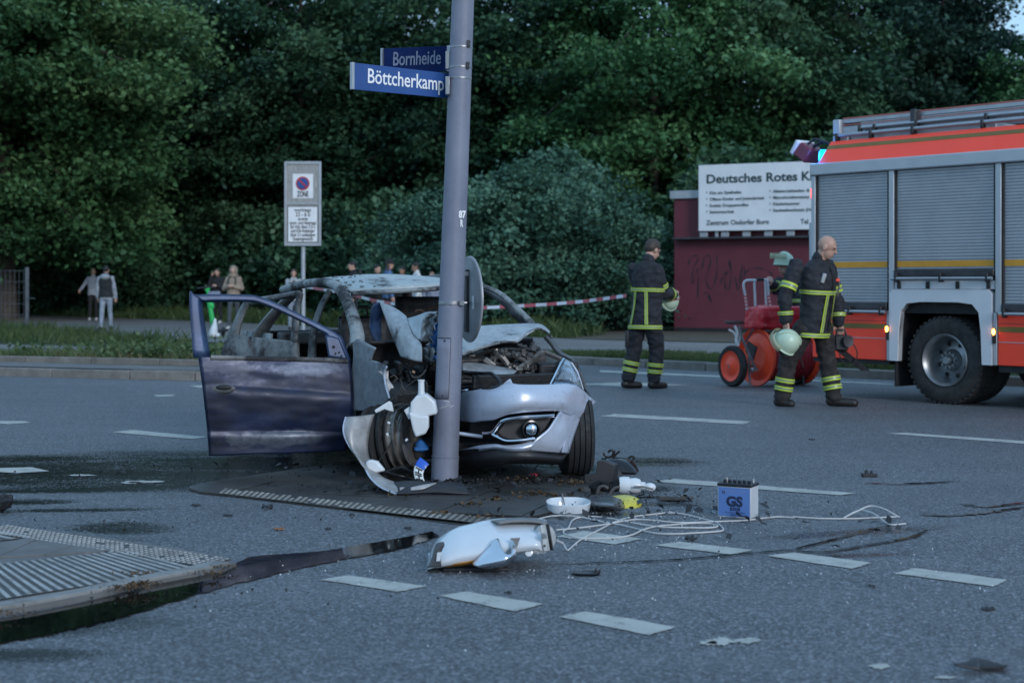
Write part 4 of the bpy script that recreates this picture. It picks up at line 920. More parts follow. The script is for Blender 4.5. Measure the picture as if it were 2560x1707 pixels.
class Person:
    def __init__(s, label, J, face, look=None, base=None, H=1.8, vox=.012, cat='person', group=None, skin='skin'):
        s.J = {k: Vector(v) for k, v in J.items()}; s.f = Vector((face[0], face[1], 0)).normalized(); s.H = H; s.k = H/1.8; s.vox = vox
        s.look = Vector(look or (face[0], face[1], -.1)).normalized(); s.skin = skin
        b = base or (s.J['anL']+s.J['anR'])/2; s.root = thing('person', label, cat, (b.x, b.y, b.z if base else b.z), 0, group)
        s.side = Vector((s.f.y, -s.f.x, 0))                    # the person's right
    def torso(s, t, ang, off=0.):
        """point on the trunk: t 0 hips to 1 neck, ang 0 right, 90 front"""
        J = s.J; hip = (J['hipL']+J['hipR'])/2; nk = J['neck']; ax = nk-hip
        prof = [(-.10, .175, .125), (.0, .172, .125), (.12, .165, .122), (.3, .160, .118), (.5, .172, .125), (.7, .188, .128), (.84, .180, .112), (.93, .125, .09), (1.0, .068, .066)]
        for i in range(len(prof)-1):
            if t <= prof[i+1][0] or i == len(prof)-2:
                a, b = prof[i], prof[i+1]; u = (t-a[0])/(b[0]-a[0]); rx = a[1]+(b[1]-a[1])*u; ry = a[2]+(b[2]-a[2])*u; break
        w = s.k*s.bulk
        sh = (J['shR']-J['shL']); sh.z *= .5; sd = (s.side*(1-min(1, max(0, t)))+sh.normalized()*min(1, max(0, t))).normalized(); fr = ax.normalized().cross(sd)*-1
        if fr.dot(s.f) < 0: fr = -fr
        return hip+ax*t+sd*(rx*w+off)*math.cos(ang)+fr*(ry*w+off)*math.sin(ang)+s.f*(.015*math.sin(math.pi*min(1, max(0, t))))
    bulk = 1.0
    def trunk(s, m, t0, t1, off=0., n=22):
        rows = [[s.torso(t0+(t1-t0)*i/10, 2*math.pi*q/n, off) for q in range(n)] for i in range(11)]
        vs = [p for r in rows for p in r]; fs = [(i*n+q, i*n+(q+1) % n, (i+1)*n+(q+1) % n, (i+1)*n+q) for i in range(10) for q in range(n)]
        m.add(vs, fs+[tuple(range(n))[::-1], tuple(range(10*n, 11*n))])
    def arm(s, m, x, r, to=1.0):
        J = s.J; k = s.k; e = J['el'+x]; w = e.lerp(J['ha'+x], to)
        capsule(m, J['sh'+x], e, r[0]*k, r[1]*k); capsule(m, e, w, r[1]*k, r[2]*k)
    def leg(s, m, x, r, to=1.0):
        J = s.J; k = s.k; capsule(m, J['hip'+x], J['kn'+x], r[0]*k, r[1]*k, 14); capsule(m, J['kn'+x], J['kn'+x].lerp(J['an'+x], to), r[1]*k, r[2]*k, 14)
    def body(s, curl=.35, hands=True, handdir=None):
        J = s.J; k = s.k; m = MB(); u = Vector((0, 0, 1)); L = s.look; sd = L.cross(u).normalized(); up = sd.cross(L).normalized(); h = J['head']
        R = Matrix((sd, L, up)).transposed()
        m.ball(h+(up*.028-L*.012)*k, (.076*k, .094*k, .088*k), 18, 12, R); m.ball(h+(L*.022-up*.045)*k, (.056*k, .066*k, .072*k), 16, 10, R)
        m.ball(h+(L*.05-up*.085)*k, (.03*k, .028*k, .024*k), 10, 8, R)
        capsule(m, h+(L*.088+up*.012)*k, h+(L*.106-up*.022)*k, .009*k, .013*k, 8); m.ball(h+(L*.078+up*.03)*k, (.05*k, .018*k, .014*k), 12, 6, R); m.ball(h+(L*.08-up*.058)*k, (.024*k, .014*k, .012*k), 10, 6, R)
        for q in (-1, 1): m.ball(h+(sd*.077*q-L*.008-up*.008)*k, (.012*k, .022*k, .034*k), 8, 8, R)
        capsule(m, h-(up*.06+L*.02)*k, J['neck']-Vector((0, 0, .03))*k, .054*k, .062*k)
        s.bulk_, s.bulk = s.bulk, .86; s.trunk(m, -.05, .97); s.bulk = s.bulk_
        for x in 'LR':
            s.arm(m, x, (.048, .038, .026)); s.leg(m, x, (.075, .052, .036)); capsule(m, J['an'+x], J['toe'+x]+Vector((0, 0, .015)), .024*k, .018*k)
            if hands:
                d = (J['ha'+x]-J['el'+x]) if not handdir or x not in handdir else Vector(handdir[x]); inn = s.side*(1 if x == 'L' else -1)+s.f*.5
                hand(m, J['ha'+x]-d.normalized()*.01, d, inn, k, curl, 1 if x == 'L' else -1)
        b = fuse(m, 'body', s.skin, s.root, s.vox*.62, sm=2)
        for q in (-1, 1):
            e = MB(); e.ball(h+(L*.083+sd*.031*q+up*.011)*k, (.0085*k, .004*k, .0045*k), 8, 6, R); e.build('eye', 'eye_dark', b)
        e = MB(); e.ball(h+(L*.091-up*.052)*k, (.021*k, .006*k, .0045*k), 8, 6, R); e.build('mouth', 'lip', b)
        s.R, s.up, s.sd = R, up, sd
        return b
    def hair(s, mat, long=0., full=1.0):
        h, k, L, up = s.J['head'], s.k, s.look, s.up; m = MB(); m.ball(h+(up*.045-L*.022)*k, (.083*k*full, .096*k*full, .086*k*full), 16, 10, s.R); m.ball(h+(up*.015-L*.05)*k, (.074*k*full, .062*k*full, .07*k), 14, 10, s.R)
        if long:
            for q in (-1, 0, 1): capsule(m, h+(s.sd*.05*q-L*.05+up*.02)*k, h+(s.sd*.062*q-L*.045)*k-Vector((0, 0, long)), .048*k, .035*k)
        return fuse(m, 'hair', mat, s.root, s.vox*.9, .004, 40, 1)
    def jacket(s, mat, r=(.066, .058, .05), bulk=1.12, t0=-.08, wr=.008, to=.93, name='jacket', arms=True):
        m = MB(); s.bulk = bulk; s.trunk(m, t0, .985)
        if arms:
            for x in 'LR': s.arm(m, x, r, to)
        capsule(m, s.J['neck']+Vector((0, 0, -.02)), s.J['neck']+Vector((0, 0, .028))*s.k, .072*s.k, .068*s.k)
        return fuse(m, name, mat, s.root, s.vox, wr, 6.5)
    def trousers(s, mat, r=(.098, .076, .062), to=.96, wr=.008):
        m = MB(); s.bulk = 1.02; s.trunk(m, -.10, .12)
        for x in 'LR': s.leg(m, x, r, to)
        return fuse(m, 'trousers', mat, s.root, s.vox, wr, 7)
    def shoes(s, mat, r=.047, shaft=.0, name='shoe'):
        for x in 'LR':
            J = s.J; m = MB(); a = J['an'+x]; t = J['toe'+x]; d = (t-a); heel = a-Vector((d.x, d.y, 0)).normalized()*.045*s.k
            capsule(m, Vector((heel.x, heel.y, (t.z+heel.z-.05)/2+.01 if False else min(heel.z-.03*s.k, t.z+.03))), t+Vector((0, 0, .012)), r*.95*s.k, r*.92*s.k); capsule(m, a+Vector((0, 0, shaft)), a-Vector((0, 0, .03)), r*1.1*s.k, r*1.05*s.k)
            fuse(m, name, mat, s.root, s.vox*.8, 0, 1, 1)
    # retro-reflective bands
    def ring_limb(s, a, b, t0, t1, ra, rb, parent, name='reflective_band'):
        a, b = Vector(a), Vector(b)
        for q0, q1, mt, o in ((0, 1, 'hivis_yellow', .0), (.34, .66, 'hivis_grey', .003)):
            u0, u1 = t0+(t1-t0)*q0, t0+(t1-t0)*q1; m = MB(); pts = [a.lerp(b, u0+(u1-u0)*i/3) for i in range(4)]; rs = [(ra+(rb-ra)*(u0+(u1-u0)*i/3))*s.k+.018+o for i in range(4)]
            ob = m.tube(pts, rs, 20, False) and m.build(name if mt == 'hivis_yellow' else 'silver_stripe', mt, parent if mt == 'hivis_yellow' else last, world=True)
            last = ob
        return last
    def ring_torso(s, t0, t1, parent, bulk=1.12, a0=0., a1=360., vert=False):
        s.bulk = bulk; last = None
        for q0, q1, mt, o in ((0, 1, 'hivis_yellow', .020), (.34, .66, 'hivis_grey', .024)):
            m = MB(); n = 40; rows = []
            if not vert:
                u0, u1 = t0+(t1-t0)*q0, t0+(t1-t0)*q1
                for i in range(3): rows.append([s.torso(u0+(u1-u0)*i/2, rad(a0+(a1-a0)*k/n), o) for k in range(n+1)])
            else:
                for i in range(12):
                    t = t0+(t1-t0)*i/11; aa = a0[0]+(a0[1]-a0[0])*i/11; w = a1; rows.append([s.torso(t, rad(aa-w/2+w*(q0+(q1-q0)*k/4)), o) for k in range(5)])
            m.grid(rows); last = m.build('reflective_band' if last is None else 'silver_stripe', mt, parent if last is None else last)
def ffjoints(d, pts, off):
    return {k: P(x, y, d+off.get(k, 0)) for k, (x, y) in pts.items()}
def helmet(c, r, up, fwd, name, parent=None, label=None):
    """fire helmet: dome, brim, ridge, visor, chin strap"""
    up = Vector(up).normalized(); fwd = Vector(fwd); fwd = (fwd-up*fwd.dot(up)).normalized(); c = Vector(c)
    root = parent or thing('fire_helmet', label, 'helmet', c-up*r*.3); sd = fwd.cross(up); R = Matrix((sd, fwd, up)).transposed()
    m = MB(); m.lathe(c, up, [(-.35*r, r*1.05), (-.30*r, r*1.12), (-.24*r, r*1.0), (0, r*.99), (.3*r, r*.93), (.6*r, r*.78), (.82*r, r*.52), (.93*r, .25*r), (.96*r, 0)], 28, fwd)
    h = m.build('helmet' if parent else 'shell', 'helmet_shell', root, solid=.005)
    m = MB(); m.tube([c+(R @ Vector((0, math.cos(a)*r*1.02, math.sin(a)*r*.98)))for a in [rad(20+14*i) for i in range(11)]], .014, 8); m.build('ridge', 'helmet_shell', h if parent else root)
    m = MB(); rows = []
    for zz in (-.75, -.45, -.15, .1): rows.append([c+(R @ Vector((math.sin(a)*r*1.1, math.cos(a)*r*(1.16-.1*abs(zz)), zz*r))) for a in [rad(-75+15*i) for i in range(11)]])
    return root, h, R, rows
# ------------------------------------------------------------------ fire crew
def crew(label, d, pts, off, face, look, H, curl=.5, handdir=None):
    p = Person(label, ffjoints(d, pts, off), face, look, None, H, .011, group='fire crew'); p.root.location.z = 0; b = p.J['anL']; return p
def kit(p, straps, trouser='turnout_navy'):
    J = p.J; AR = (.074, .066, .058); LR_ = (.108, .086, .076)
    jk = p.jacket('turnout_navy', AR, 1.17, -.12, .013, .90); tr = p.trousers(trouser, LR_, .95, .014)
    p.ring_torso(.505, .562, jk, 1.17); p.ring_torso(-.11, -.05, jk, 1.17)
    for a0, a1 in straps: p.ring_torso(-.04, .50, jk, 1.17, (a0, a1), 11, True)
    for x in 'LR':
        p.ring_limb(J['sh'+x], J['el'+x], .55, .73, .072, .066, jk); p.ring_limb(J['el'+x], J['ha'+x], .54, .69, .066, .058, jk)
        p.ring_limb(J['kn'+x], J['an'+x], .46, .57, .086, .078, tr); p.ring_limb(J['kn'+x], J['an'+x], .67, .78, .084, .077, tr)
    p.shoes('boot_black', .051, .12, 'boot'); return jk, tr
# one: standing with his back to the viewer, looking down at his helmet
z3 = lambda x, y: (1500+x*.3317, 540+y*.3317)
A = dict(head=z3(398, 258), neck=z3(365, 345), shL=z3(255, 400), shR=z3(432, 412), elL=z3(300, 590), elR=z3(478, 585), haL=z3(500, 600), haR=z3(562, 590), hipL=z3(290, 800), hipR=z3(395, 800), knL=z3(262, 985), knR=z3(428, 1000), anL=z3(212, 1225), anR=z3(408, 1235), toeL=z3(292, 1282), toeR=z3(482, 1284))
p = crew('firefighter with short dark hair seen from behind by the red kiosk', 19.4, A, dict(shL=.14, shR=-.10, elL=.32, elR=.02, haL=.34, haR=.24, hipL=.06, hipR=-.05, knL=.08, anL=.06, toeL=.1, toeR=.1, head=.06), (.62, .78), (.74, .52, -.42), 1.86)
p.body(.6); p.hair('hair_brown', full=1.02); kit(p, ((238, 250), (300, 292)))
m = MB(); m.box(P(*z3(205, 930), 19.3), (.05, .1, .22)); m.build('radio_pouch', 'black_plastic', p.root, bevel=.02)
hc = P(*z3(520, 640), 19.72); r_, h_, R_, rows = helmet(hc, .125, (.1, -.25, -.95), (-.5, -.3, .2), 'fire_helmet', None, 'pale green fire helmet held by the firefighter near the kiosk')
m = MB(); m.tube([hc+Vector((.0, -.125, .0)), hc+Vector((.09, -.09, .02)), hc+Vector((.13, .0, .03))], .012, 6); m.build('reflective_trim', 'lip', r_)
# two: bald, walking right with helmet and hand lamp
B = dict(head=z3(1712, 238), neck=z3(1655, 330), shR=z3(1478, 372), shL=z3(1722, 385), elR=z3(1392, 620), elL=z3(1788, 640), haR=z3(1402, 800), haL=z3(1800, 812), hipR=z3(1540, 850), hipL=z3(1672, 850), knR=z3(1418, 1085), knL=z3(1712, 1075), anR=z3(1372, 1375), anL=z3(1768, 1372), toeR=z3(1436, 1424), toeL=z3(1912, 1418))
p = crew('bald firefighter walking right past the hose cart, looking down', 16.6, B, dict(shR=-.16, shL=.14, elR=-.22, elL=.2, haR=-.22, haL=.16, hipR=-.07, hipL=.07, knR=-.02, knL=.06, anR=.0, anL=.0, toeR=-.05, toeL=-.05, head=-.05), (.80, -.60), (.86, -.36, -.40), 1.88)
p.body(.75, handdir={'R': (.05, 0, -1), 'L': (.15, 0, -1)}); jk, tr = kit(p, ((62, 76), (122, 112)), 'turnout_brown')
m = MB(); m.tube([p.torso(.95-.08*i, rad(96), .014) for i in range(13)], .008, 6); m.build('zip_flap', 'black_cloth', jk)
m = MB(); q = p.torso(.74, rad(62), .02); m.box(q, (.05, .03, .11), Matrix.Rotation(.3, 3, 'Y')); m.build('radio_handset', 'steel_grey', jk, bevel=.01)
m = MB(); q = p.torso(.72, rad(125), .018); m.box(q, (.04, .015, .03)); m.build('red_badge', 'day_red', jk, bevel=.004)
m = MB(); q = p.torso(.62, rad(140), .02); m.tube([q+Vector((0, 0, .12)), q+Vector((.02, -.01, .03)), q-Vector((.0, .0, .1))], .01, 6); m.build('lanyard', 'steel_grey', jk)
hc = P(*z3(1412, 945), 16.34); r_, h_, R_, rows = helmet(hc, .135, (.45, -.55, .55), (-.75, -.2, .35), 'fire_helmet', None, 'pale green fire helmet hanging from the bald firefighter\'s hand')
m = MB(); m.grid([[v+Vector((-.03, 0, .01)) for v in r] for r in rows[1:]]); m.build('visor', 'visor', r_, solid=.003)
m = MB(); m.tube([hc+Vector((-.10, -.02, -.09)), hc+Vector((-.04, -.05, -.16)), hc+Vector((.06, -.03, -.15)), hc+Vector((.12, .0, -.08))], .012, 6); m.build('chin_strap', 'black_cloth', r_)
m = MB(); m.tube([hc+Vector((.11, .0, -.06)), hc+Vector((.14, .0, -.18)), hc+Vector((.17, .0, -.27))], .008, 6); m.build('loose_strap', 'black_cloth', r_)
lb = P(*z3(1815, 955), 16.7); ln = thing('hand_lamp', 'black hand lamp carried by the bald firefighter', 'lamp', lb-Vector((0, 0, .1)))
m = MB(); m.box(lb, (.15, .10, .17)); m.build('lamp_body', 'black_plastic', ln, bevel=.02)
m = MB(); m.lathe(lb+Vector((.05, -.05, .02)), (.4, -.9, 0), [(0, .06), (.04, .065), (.04, .055), (.02, 0)], 16); m.build('lamp_head', 'dark_steel', ln)
m = MB(); m.tube([lb+Vector((-.05, 0, .08)), lb+Vector((-.04, 0, .14)), lb+Vector((.04, 0, .14)), lb+Vector((.06, 0, .08))], .012, 8); m.build('grip', 'black_plastic', ln)
m = MB(); m.tube(catmull([lb+Vector((.06, -.02, .02)), lb+Vector((.14, -.02, -.03)), lb+Vector((.17, -.02, -.14)), lb+Vector((.10, -.02, -.25)), lb+Vector((.0, -.02, -.18)), lb+Vector((-.02, -.02, -.05))], 24), .007, 6); m.build('cable', 'rubber', ln)
m = MB(); m.prism([lb+Vector((-.06, .02, -.07)), lb+Vector((.03, .02, -.06)), lb+Vector((.32, .02, -.30)), lb+Vector((.22, .02, -.30))], (0, .02, 0)); m.build('shoulder_strap', 'black_cloth', ln)
# three: half hidden behind the second, hand on the cart's handle
C = dict(head=z3(1388, 378), neck=z3(1430, 455), shL=z3(1350, 492), shR=z3(1500, 492), elL=z3(1322, 560), haL=z3(1300, 508), elR=z3(1520, 700), haR=z3(1480, 850), hipL=z3(1400, 850), hipR=z3(1500, 850), knL=z3(1400, 1010), knR=z3(1500, 1010), anL=z3(1400, 1195), anR=z3(1500, 1200), toeL=z3(1350, 1235), toeR=z3(1450, 1240))
p = crew('helmeted firefighter holding the cart handle behind the bald one', 20.9, C, dict(haL=-.35, elL=-.25, shL=-.05, shR=.1), (-.8, -.55), (-.72, -.6, -.25), 1.80)
p.body(.8); jk, tr = kit(p, ((62, 76),))
r_, h_, R_, rows = helmet(p.J['head']+Vector((0, 0, .055)), .135, (.05, 0, 1), (-.8, -.55, .15), 'helmet', p.root)
m = MB(); m.grid([[v+Vector((-.04, -.02, .10)) for v in r] for r in rows[1:]]); m.build('visor', 'visor', h_, solid=.003)
# ------------------------------------------------------------------ onlookers
def pose(px, ytop, yfeet, face, arms=('down', 'down'), stride=0., H=None, z=FZ, hide=False, Y=None):
    d = Y if Y else (CAM_H-z)*FPX/(yfeet-HORI); b = P(px, HORI, d); b.z = z; H = H or (P(px, ytop, d).z-z); f = Vector((face[0], face[1], 0)).normalized(); r = Vector((f.y, -f.x, 0)); u = Vector((0, 0, 1)); J = {}
    J['head'] = b+u*H*.925+f*.02*H; J['neck'] = b+u*H*.845
    for x, sg in (('R', 1), ('L', -1)):
        J['sh'+x] = b+u*H*.805+r*sg*.098*H; J['hip'+x] = b+u*H*.50+r*sg*.05*H; st = stride*sg*H
        J['kn'+x] = b+u*H*.275+r*sg*.055*H+f*st*.55; J['an'+x] = b+u*H*.048+r*sg*.06*H+f*st; J['toe'+x] = J['an'+x]+f*.085*H-u*.04*H
        a = arms[0 if x == 'R' else 1]; s_ = J['sh'+x]
        if a == 'down': e, w = s_-u*.175*H+r*sg*.035*H, s_-u*.315*H+f*.04*H+r*sg*.045*H
        elif a == 'phone': e, w = s_-u*.15*H+f*.08*H+r*sg*.05*H, s_+u*.06*H+f*.07*H-r*sg*.02*H
        elif a == 'chest': e, w = s_-u*.165*H+f*.03*H+r*sg*.055*H, s_-u*.12*H+f*.13*H-r*sg*.075*H
        elif a == 'mouth': e, w = s_-u*.12*H+f*.12*H+r*sg*.0*H, s_+u*.045*H+f*.13*H-r*sg*.08*H
        else: e, w = s_-u*.16*H+r*sg*.09*H+f*.0*H, s_-u*.235*H+f*.10*H+r*sg*.14*H
        J['el'+x], J['ha'+x] = e, w
    return J, H, b
def onlooker(label, px, ytop, yfeet, face, arms=('down', 'down'), stride=0., top='knit_grey', legs='black_cloth', hairm='hair_brown', long=0., shoe='boot_black', skin='skin', look=None, Y=None, bulk=1.08):
    J, H, b = pose(px, ytop, yfeet, face, arms, stride, Y=Y); p = Person(label, J, face, look, b, H, .02, group='onlookers beyond the wreck', skin=skin)
    p.body(.4)
    if hairm: p.hair(hairm, long)
    p.jacket(top, bulk=bulk, name='top', wr=.006); p.trousers(legs, (.088, .064, .052), 1.06, wr=.006); p.shoes(shoe); return p
onlooker('young woman in grey hoodie and black leggings on the far footpath', 233, 670, 800, (.15, -1), ('gesture', 'down'), .02, 'knit_grey', 'black_cloth', 'hair_fair', 0, 'shoe_white')
p = onlooker('man in black vest and pale trousers seen from behind, walking', 265, 664, 824, (.05, 1), ('down', 'down'), .06, 'knit_grey', 'trouser_pale', 'hair_black')
p.jacket('vest_black', bulk=1.2, name='vest', arms=False, t0=.0); m = MB(); m.ball(p.J['neck']-p.f*.08+Vector((0, 0, -.03)), (.13, .07, .08), 14, 8); m.build('hood', 'knit_grey', p.root)
onlooker('woman in black with long hair holding a phone by the scooter', 543, 671, 808, (-.1, -1), ('phone', 'chest'), .0, 'black_cloth', 'black_cloth', 'hair_brown', .28, 'shoe_white')
p = onlooker('man in beige hoodie with hood up and backpack straps', 584, 666, 822, (-.15, -1), ('chest', 'chest'), .05, 'hoodie_beige', 'trouser_slate', None, 0, 'shoe_white', look=(-.1, -1, -.3), bulk=1.15)
m = MB(); h = p.J['head']; m.ball(h+Vector((.0, .035, .012)), (.115, .11, .14), 14, 10); m.ball(h+Vector((.0, .02, -.12)), (.14, .12, .07), 14, 8); m.build('hood', 'hoodie_beige', p.root)
for a in (60, 120): m = MB(); m.tube([p.torso(.98-.07*i, rad(a), .03) for i in range(7)], .02, 6); m.build('backpack_strap', 'pack_green', p.root)
m = MB(); m.box(p.torso(.62, rad(270), .09), (.28, .14, .42)); m.build('backpack', 'pack_green', p.root, bevel=.05)
onlooker('man in pale jacket with hands at his mouth beside the sign post', 734, 672, 824, (.15, -1), ('mouth', 'mouth'), .0, 'jacket_light', 'trouser_pale', 'hair_brown', skin='skin')
onlooker('bearded man in black behind the wreck, looking left', 884, 652, 830, (-.95, -.3), top='black_cloth', hairm='hair_black', Y=37)
onlooker('dark haired man with beard behind the roof of the wreck', 941, 661, 830, (.8, -.6), top='black_cloth', hairm='hair_black', Y=38.5)
p = onlooker('woman with dark hat and denim jacket behind the wreck', 970, 648, 830, (.95, .2), top='denim_blue', hairm='hair_brown', long=.22, Y=37.5)
m = MB(); h = p.J['head']; m.lathe(h+Vector((0, 0, .055)), (0, 0, 1), [(-.02, .135), (.0, .10), (.06, .10), (.085, .085), (.09, 0)], 18); m.build('bucket_hat', 'vest_black', p.root)
onlooker('shorter dark haired person between hat wearer and man in white', 1007, 665, 830, (-.5, -.8), top='vest_black', hairm='hair_black', skin='skin_dark', Y=39)
onlooker('man in white shirt looking left behind the wreck', 1042, 655, 830, (-.95, -.3), top='shirt_white', legs='trouser_slate', hairm='hair_black', skin='skin_dark', Y=37.5)
onlooker('fair haired person half hidden behind the lamp post', 1080, 679, 832, (-.1, -1), top='letter_pale', legs='black_cloth', hairm='hair_fair', Y=38)
# ------------------------------------------------------------------ leaning lamp post with street plates
s = NT('post_paint')
a1 = s.noise(4, 8, .7); a2 = s.noise(40, 5, .7); a3 = s.noise(3, 6, .7, vec=s.map((6, 6, .5)))
c = s.ramp(a1, [(.3, (.145, .158, .21)), (.7, (.205, .218, .275))]); c = s.mix(s.rng(a3, .55, .75, 0, .45), c, (.13, .12, .125)); c = s.mix(s.rng(a2, .68, .78, 0, .5), c, (.10, .07, .06))
s.set('Base Color', c); s.set('Roughness', .55); s.bump(a2, .08, .004)
PB = G(1111, 1200, RZ)
post = thing('lamp_post', 'leaning grey steel lamp post the wreck is wrapped round', 'lamp post', (PB.x, PB.y, RZ))
def pc(z): return Vector((PB.x+.0383*z, PB.y+.01*z, z))
def pz(py): return CAM_H-(py-HORI)*PB.y/FPX
def pr(z): return .0875-.0045*z
m = MB(); zz = [-.05, .162, .163, .6, 1.2, 2, 3, 4.5, 6.5]; m.tube([pc(z) for z in zz], [.0895, .0895]+[pr(z) for z in zz[2:]], 36); m.build('post', 'post_paint', post)
def on_post(z, ang, o=0.): return pc(z)+Vector((math.sin(rad(ang)), -math.cos(rad(ang)), 0))*(pr(z)+o)   # ang 0 towards the viewer, positive right
def wrap(name, mat, z0, z1, a0, a1, o, parent=post, rounded=True, solid=.004):
    m = MB(); m.grid([[on_post(z0+(z1-z0)*i/6, a0+(a1-a0)*k/10, o) for k in range(11)] for i in range(7)]); return m.build(name, mat, parent, solid=solid)
dr = wrap('service_door', 'post_paint', pz(993), pz(846), -62, 5, .006)
wrap('door_gap', 'chassis_black', pz(995.5), pz(843.5), -65, 7, .0015, dr, solid=0)
for y in (851, 988): m = MB(); m.lathe(on_post(pz(y), -20, .007), (-.3, -1, 0), [(0, 0), (.004, .007), (0, .009)], 8); m.build('door_screw', 'dark_steel', dr)
m = MB(); m.tube([pc(.165), pc(.172)], .0915, 36); m.build('base_collar', 'post_paint', post)
for y in (118, 168, 196): wrap('sign_band', 'steel_grey', pz(y)-.006, pz(y)+.006, -170, 170, .002)
for y in (112, 166):
    m = MB(); m.box(on_post(pz(y), 38, .008), (.02, .02, .045)); m.ball(on_post(pz(y)+.012, 38, .018), .007, 8, 6); m.ball(on_post(pz(y)-.012, 38, .018), .007, 8, 6); m.build('band_lock', 'dark_steel', post, bevel=.003)
text('87', .062, 'letter_white', 'number_sticker', post, on_post(pz(545), 22, .002), (.93, .36, 0), (.02, 0, 1), weight=.003, ext=.001, fit=.05)
text('R', .062, 'letter_white', 'number_sticker', post, on_post(pz(567), 30, .003), (.88, .47, 0), (.02, 0, 1), weight=.003, ext=.001, fit=.02)
m = MB()
for i in range(9):
    z = .48+.05*random.random(); a = random.uniform(-45, 15); q = [on_post(z+random.uniform(-.004, .004)+.003*k, a+7*k*random.uniform(.6, 1.2), .0012) for k in range(4)]
    m.add([q[0], q[1], q[2], q[3], q[3]+Vector((0, 0, .004)), q[1]+Vector((0, 0, .006))], [(0, 1, 2, 3, 4, 5)])
m.build('scrape_mark', 'zinc', post, smooth=False, kind='stuff')
def plate(label, c4, mat, txt, tmat, tx, fitpx, d0, d1):
    """street plate from its four corners (photo pixels, depth d0 left, d1 right)"""
    (xl, yt0, yb0), (xr, yt1, yb1) = c4; a = P(xl, yt0, d0); b = P(xr, yt1, d1); c_ = P(xr, yb1, d1); e = P(xl, yb0, d0); n = (b-a).cross(e-a).normalized()
    if n.y > 0: n = -n
    m = MB(); m.prism([a, b, c_, e], -n*.012); pl = m.build('street_plate', mat, post, bevel=.002, label=label)
    m = MB(); xd = (b-a).normalized(); up = (a-e).normalized()
    m.bar(a-xd*.006+n*.003, e-xd*.006+n*.003, .016, .03, n); m.build('plate_rim', 'alu_bright', pl)
    m = MB(); m.bar(b+xd*.006+n*.003, c_+xd*.006+n*.003, .02, .03, n); m.build('plate_rim', 'alu_bright', pl)
    o = e.lerp(c_, tx)+up*(a-e).length*.30+n*.0025
    text(txt, (a-e).length*.78, tmat, 'lettering', pl, o, xd, up, weight=.0012, ext=.001, fit=(b-a).length*fitpx)
plate('clean blue plate in front, white lettering', ((882, 157, 224), (1131, 185, 247)), 'sign_blue', 'Böttcherkamp', 'letter_white', .135, .765, 9.93, 10.36)
plate('darker, weathered blue plate behind the other', ((959, 122, 184), (1122, 115, 179)), 'sign_blue_old', 'Bornheide', 'letter_pale', .14, .73, 10.78, 10.52)
for y, a in ((216, -62), (150, -100)): m = MB(); m.box(on_post(pz(y), a, .012), (.03, .06, .12)); m.build('plate_bracket', 'steel_grey', post, bevel=.004)
# round traffic sign, seen from behind
dc = P(1174, 748, 10.52); dn = Vector((.945, .33, .0)).normalized()
m = MB(); m.lathe(dc, dn, [(-.012, 0), (-.012, .285), (-.006, .291), (.004, .291), (.004, 0)], 48); ds = m.build('round_sign', 'sign_back', post, label='round traffic sign seen from its grey back')
m = MB(); m.bar(dc-dn*.022+Vector((0, 0, .20)), dc-dn*.022-Vector((0, 0, .22)), .05, .02, dn); m.build('stiffener_rail', 'dark_steel', ds, bevel=.003)
xh = Vector((dn.y, -dn.x, 0))
m = MB(); m.box(dc-dn*.016+xh*.13-Vector((0, 0, .02)), (.004, .04, .085), Matrix.Rotation(math.atan2(dn.y, dn.x), 3, 'Z')); m.build('back_sticker', 'sign_white', ds)
for zo in (.17,): m = MB(); m.box(dc-dn*.03+Vector((0, 0, zo)), (.05, .05, .03)); m.build('rail_bolt', 'steel_grey', ds, bevel=.003)
z0 = pz(757); wrap('sign_clamp', 'steel_grey', z0-.012, z0+.012, -175, 175, .003)
m = MB(); m.tube([on_post(z0, 40, .0), on_post(z0, 60, .03), dc-dn*.02+Vector((0, 0, z0-dc.z))], .008, 8); m.box(on_post(z0, 45, .02), (.03, .03, .03)); m.build('clamp_bolt', 'steel_grey', post)
# ------------------------------------------------------------------ hose cart
pm('reel_red', (.70, .045, .03), .38, var=.1, scale=5, dirt=.08, dcol=(.2, .02, .02)); pm('reel_orange', (.95, .075, .025), .4, var=.08, scale=5, dirt=.06, dcol=(.3, .04, .02)); pm('bag_red', (.58, .018, .03), .38, var=.2, scale=7, bump=.5, bscale=9); pm('hose_dark_red', (.38, .015, .025), .55, var=.2, scale=9)
pm('tube_white', (.55, .55, .56), .35, var=.08)
D0 = 19.85; CB = G(*z3(1230, 1290)); cart = thing('hose_cart', 'two wheeled orange red hose reel cart with red bag and white handle', 'hose cart', (CB.x, CB.y, 0))
ax_ = Vector((.866, .5, 0)); wc = P(*z3(1000, 1130), D0-.1); wc.z = .262; fc = P(*z3(1180, 1070), D0); fc.z = .372
def cart_wheel(c, n):
    t = MB(); t.lathe(c, ax_, [(-.03, .185), (-.045, .20), (-.045, .245), (-.02, .262), (.02, .262), (.045, .245), (.045, .2), (.03, .185)], 36); w = t.build('wheel', 'rubber', cart)
    t = MB(); t.lathe(c-ax_*.03, ax_, [(0, .198), (-.012, .19), (.0, .17), (.012, .13), (.0, .10), (-.012, .07), (-.018, .03), (-.03, .03), (-.03, 0)], 32); t.build('wheel_disc', 'reel_orange', w)
    t = MB(); t.lathe(c-ax_*.06, ax_, [(0, 0), (0, .022), (.03, .022)], 10); t.build('hub', 'steel_grey', w)
cart_wheel(wc, 0); cart_wheel(wc+ax_*1.06, 1)
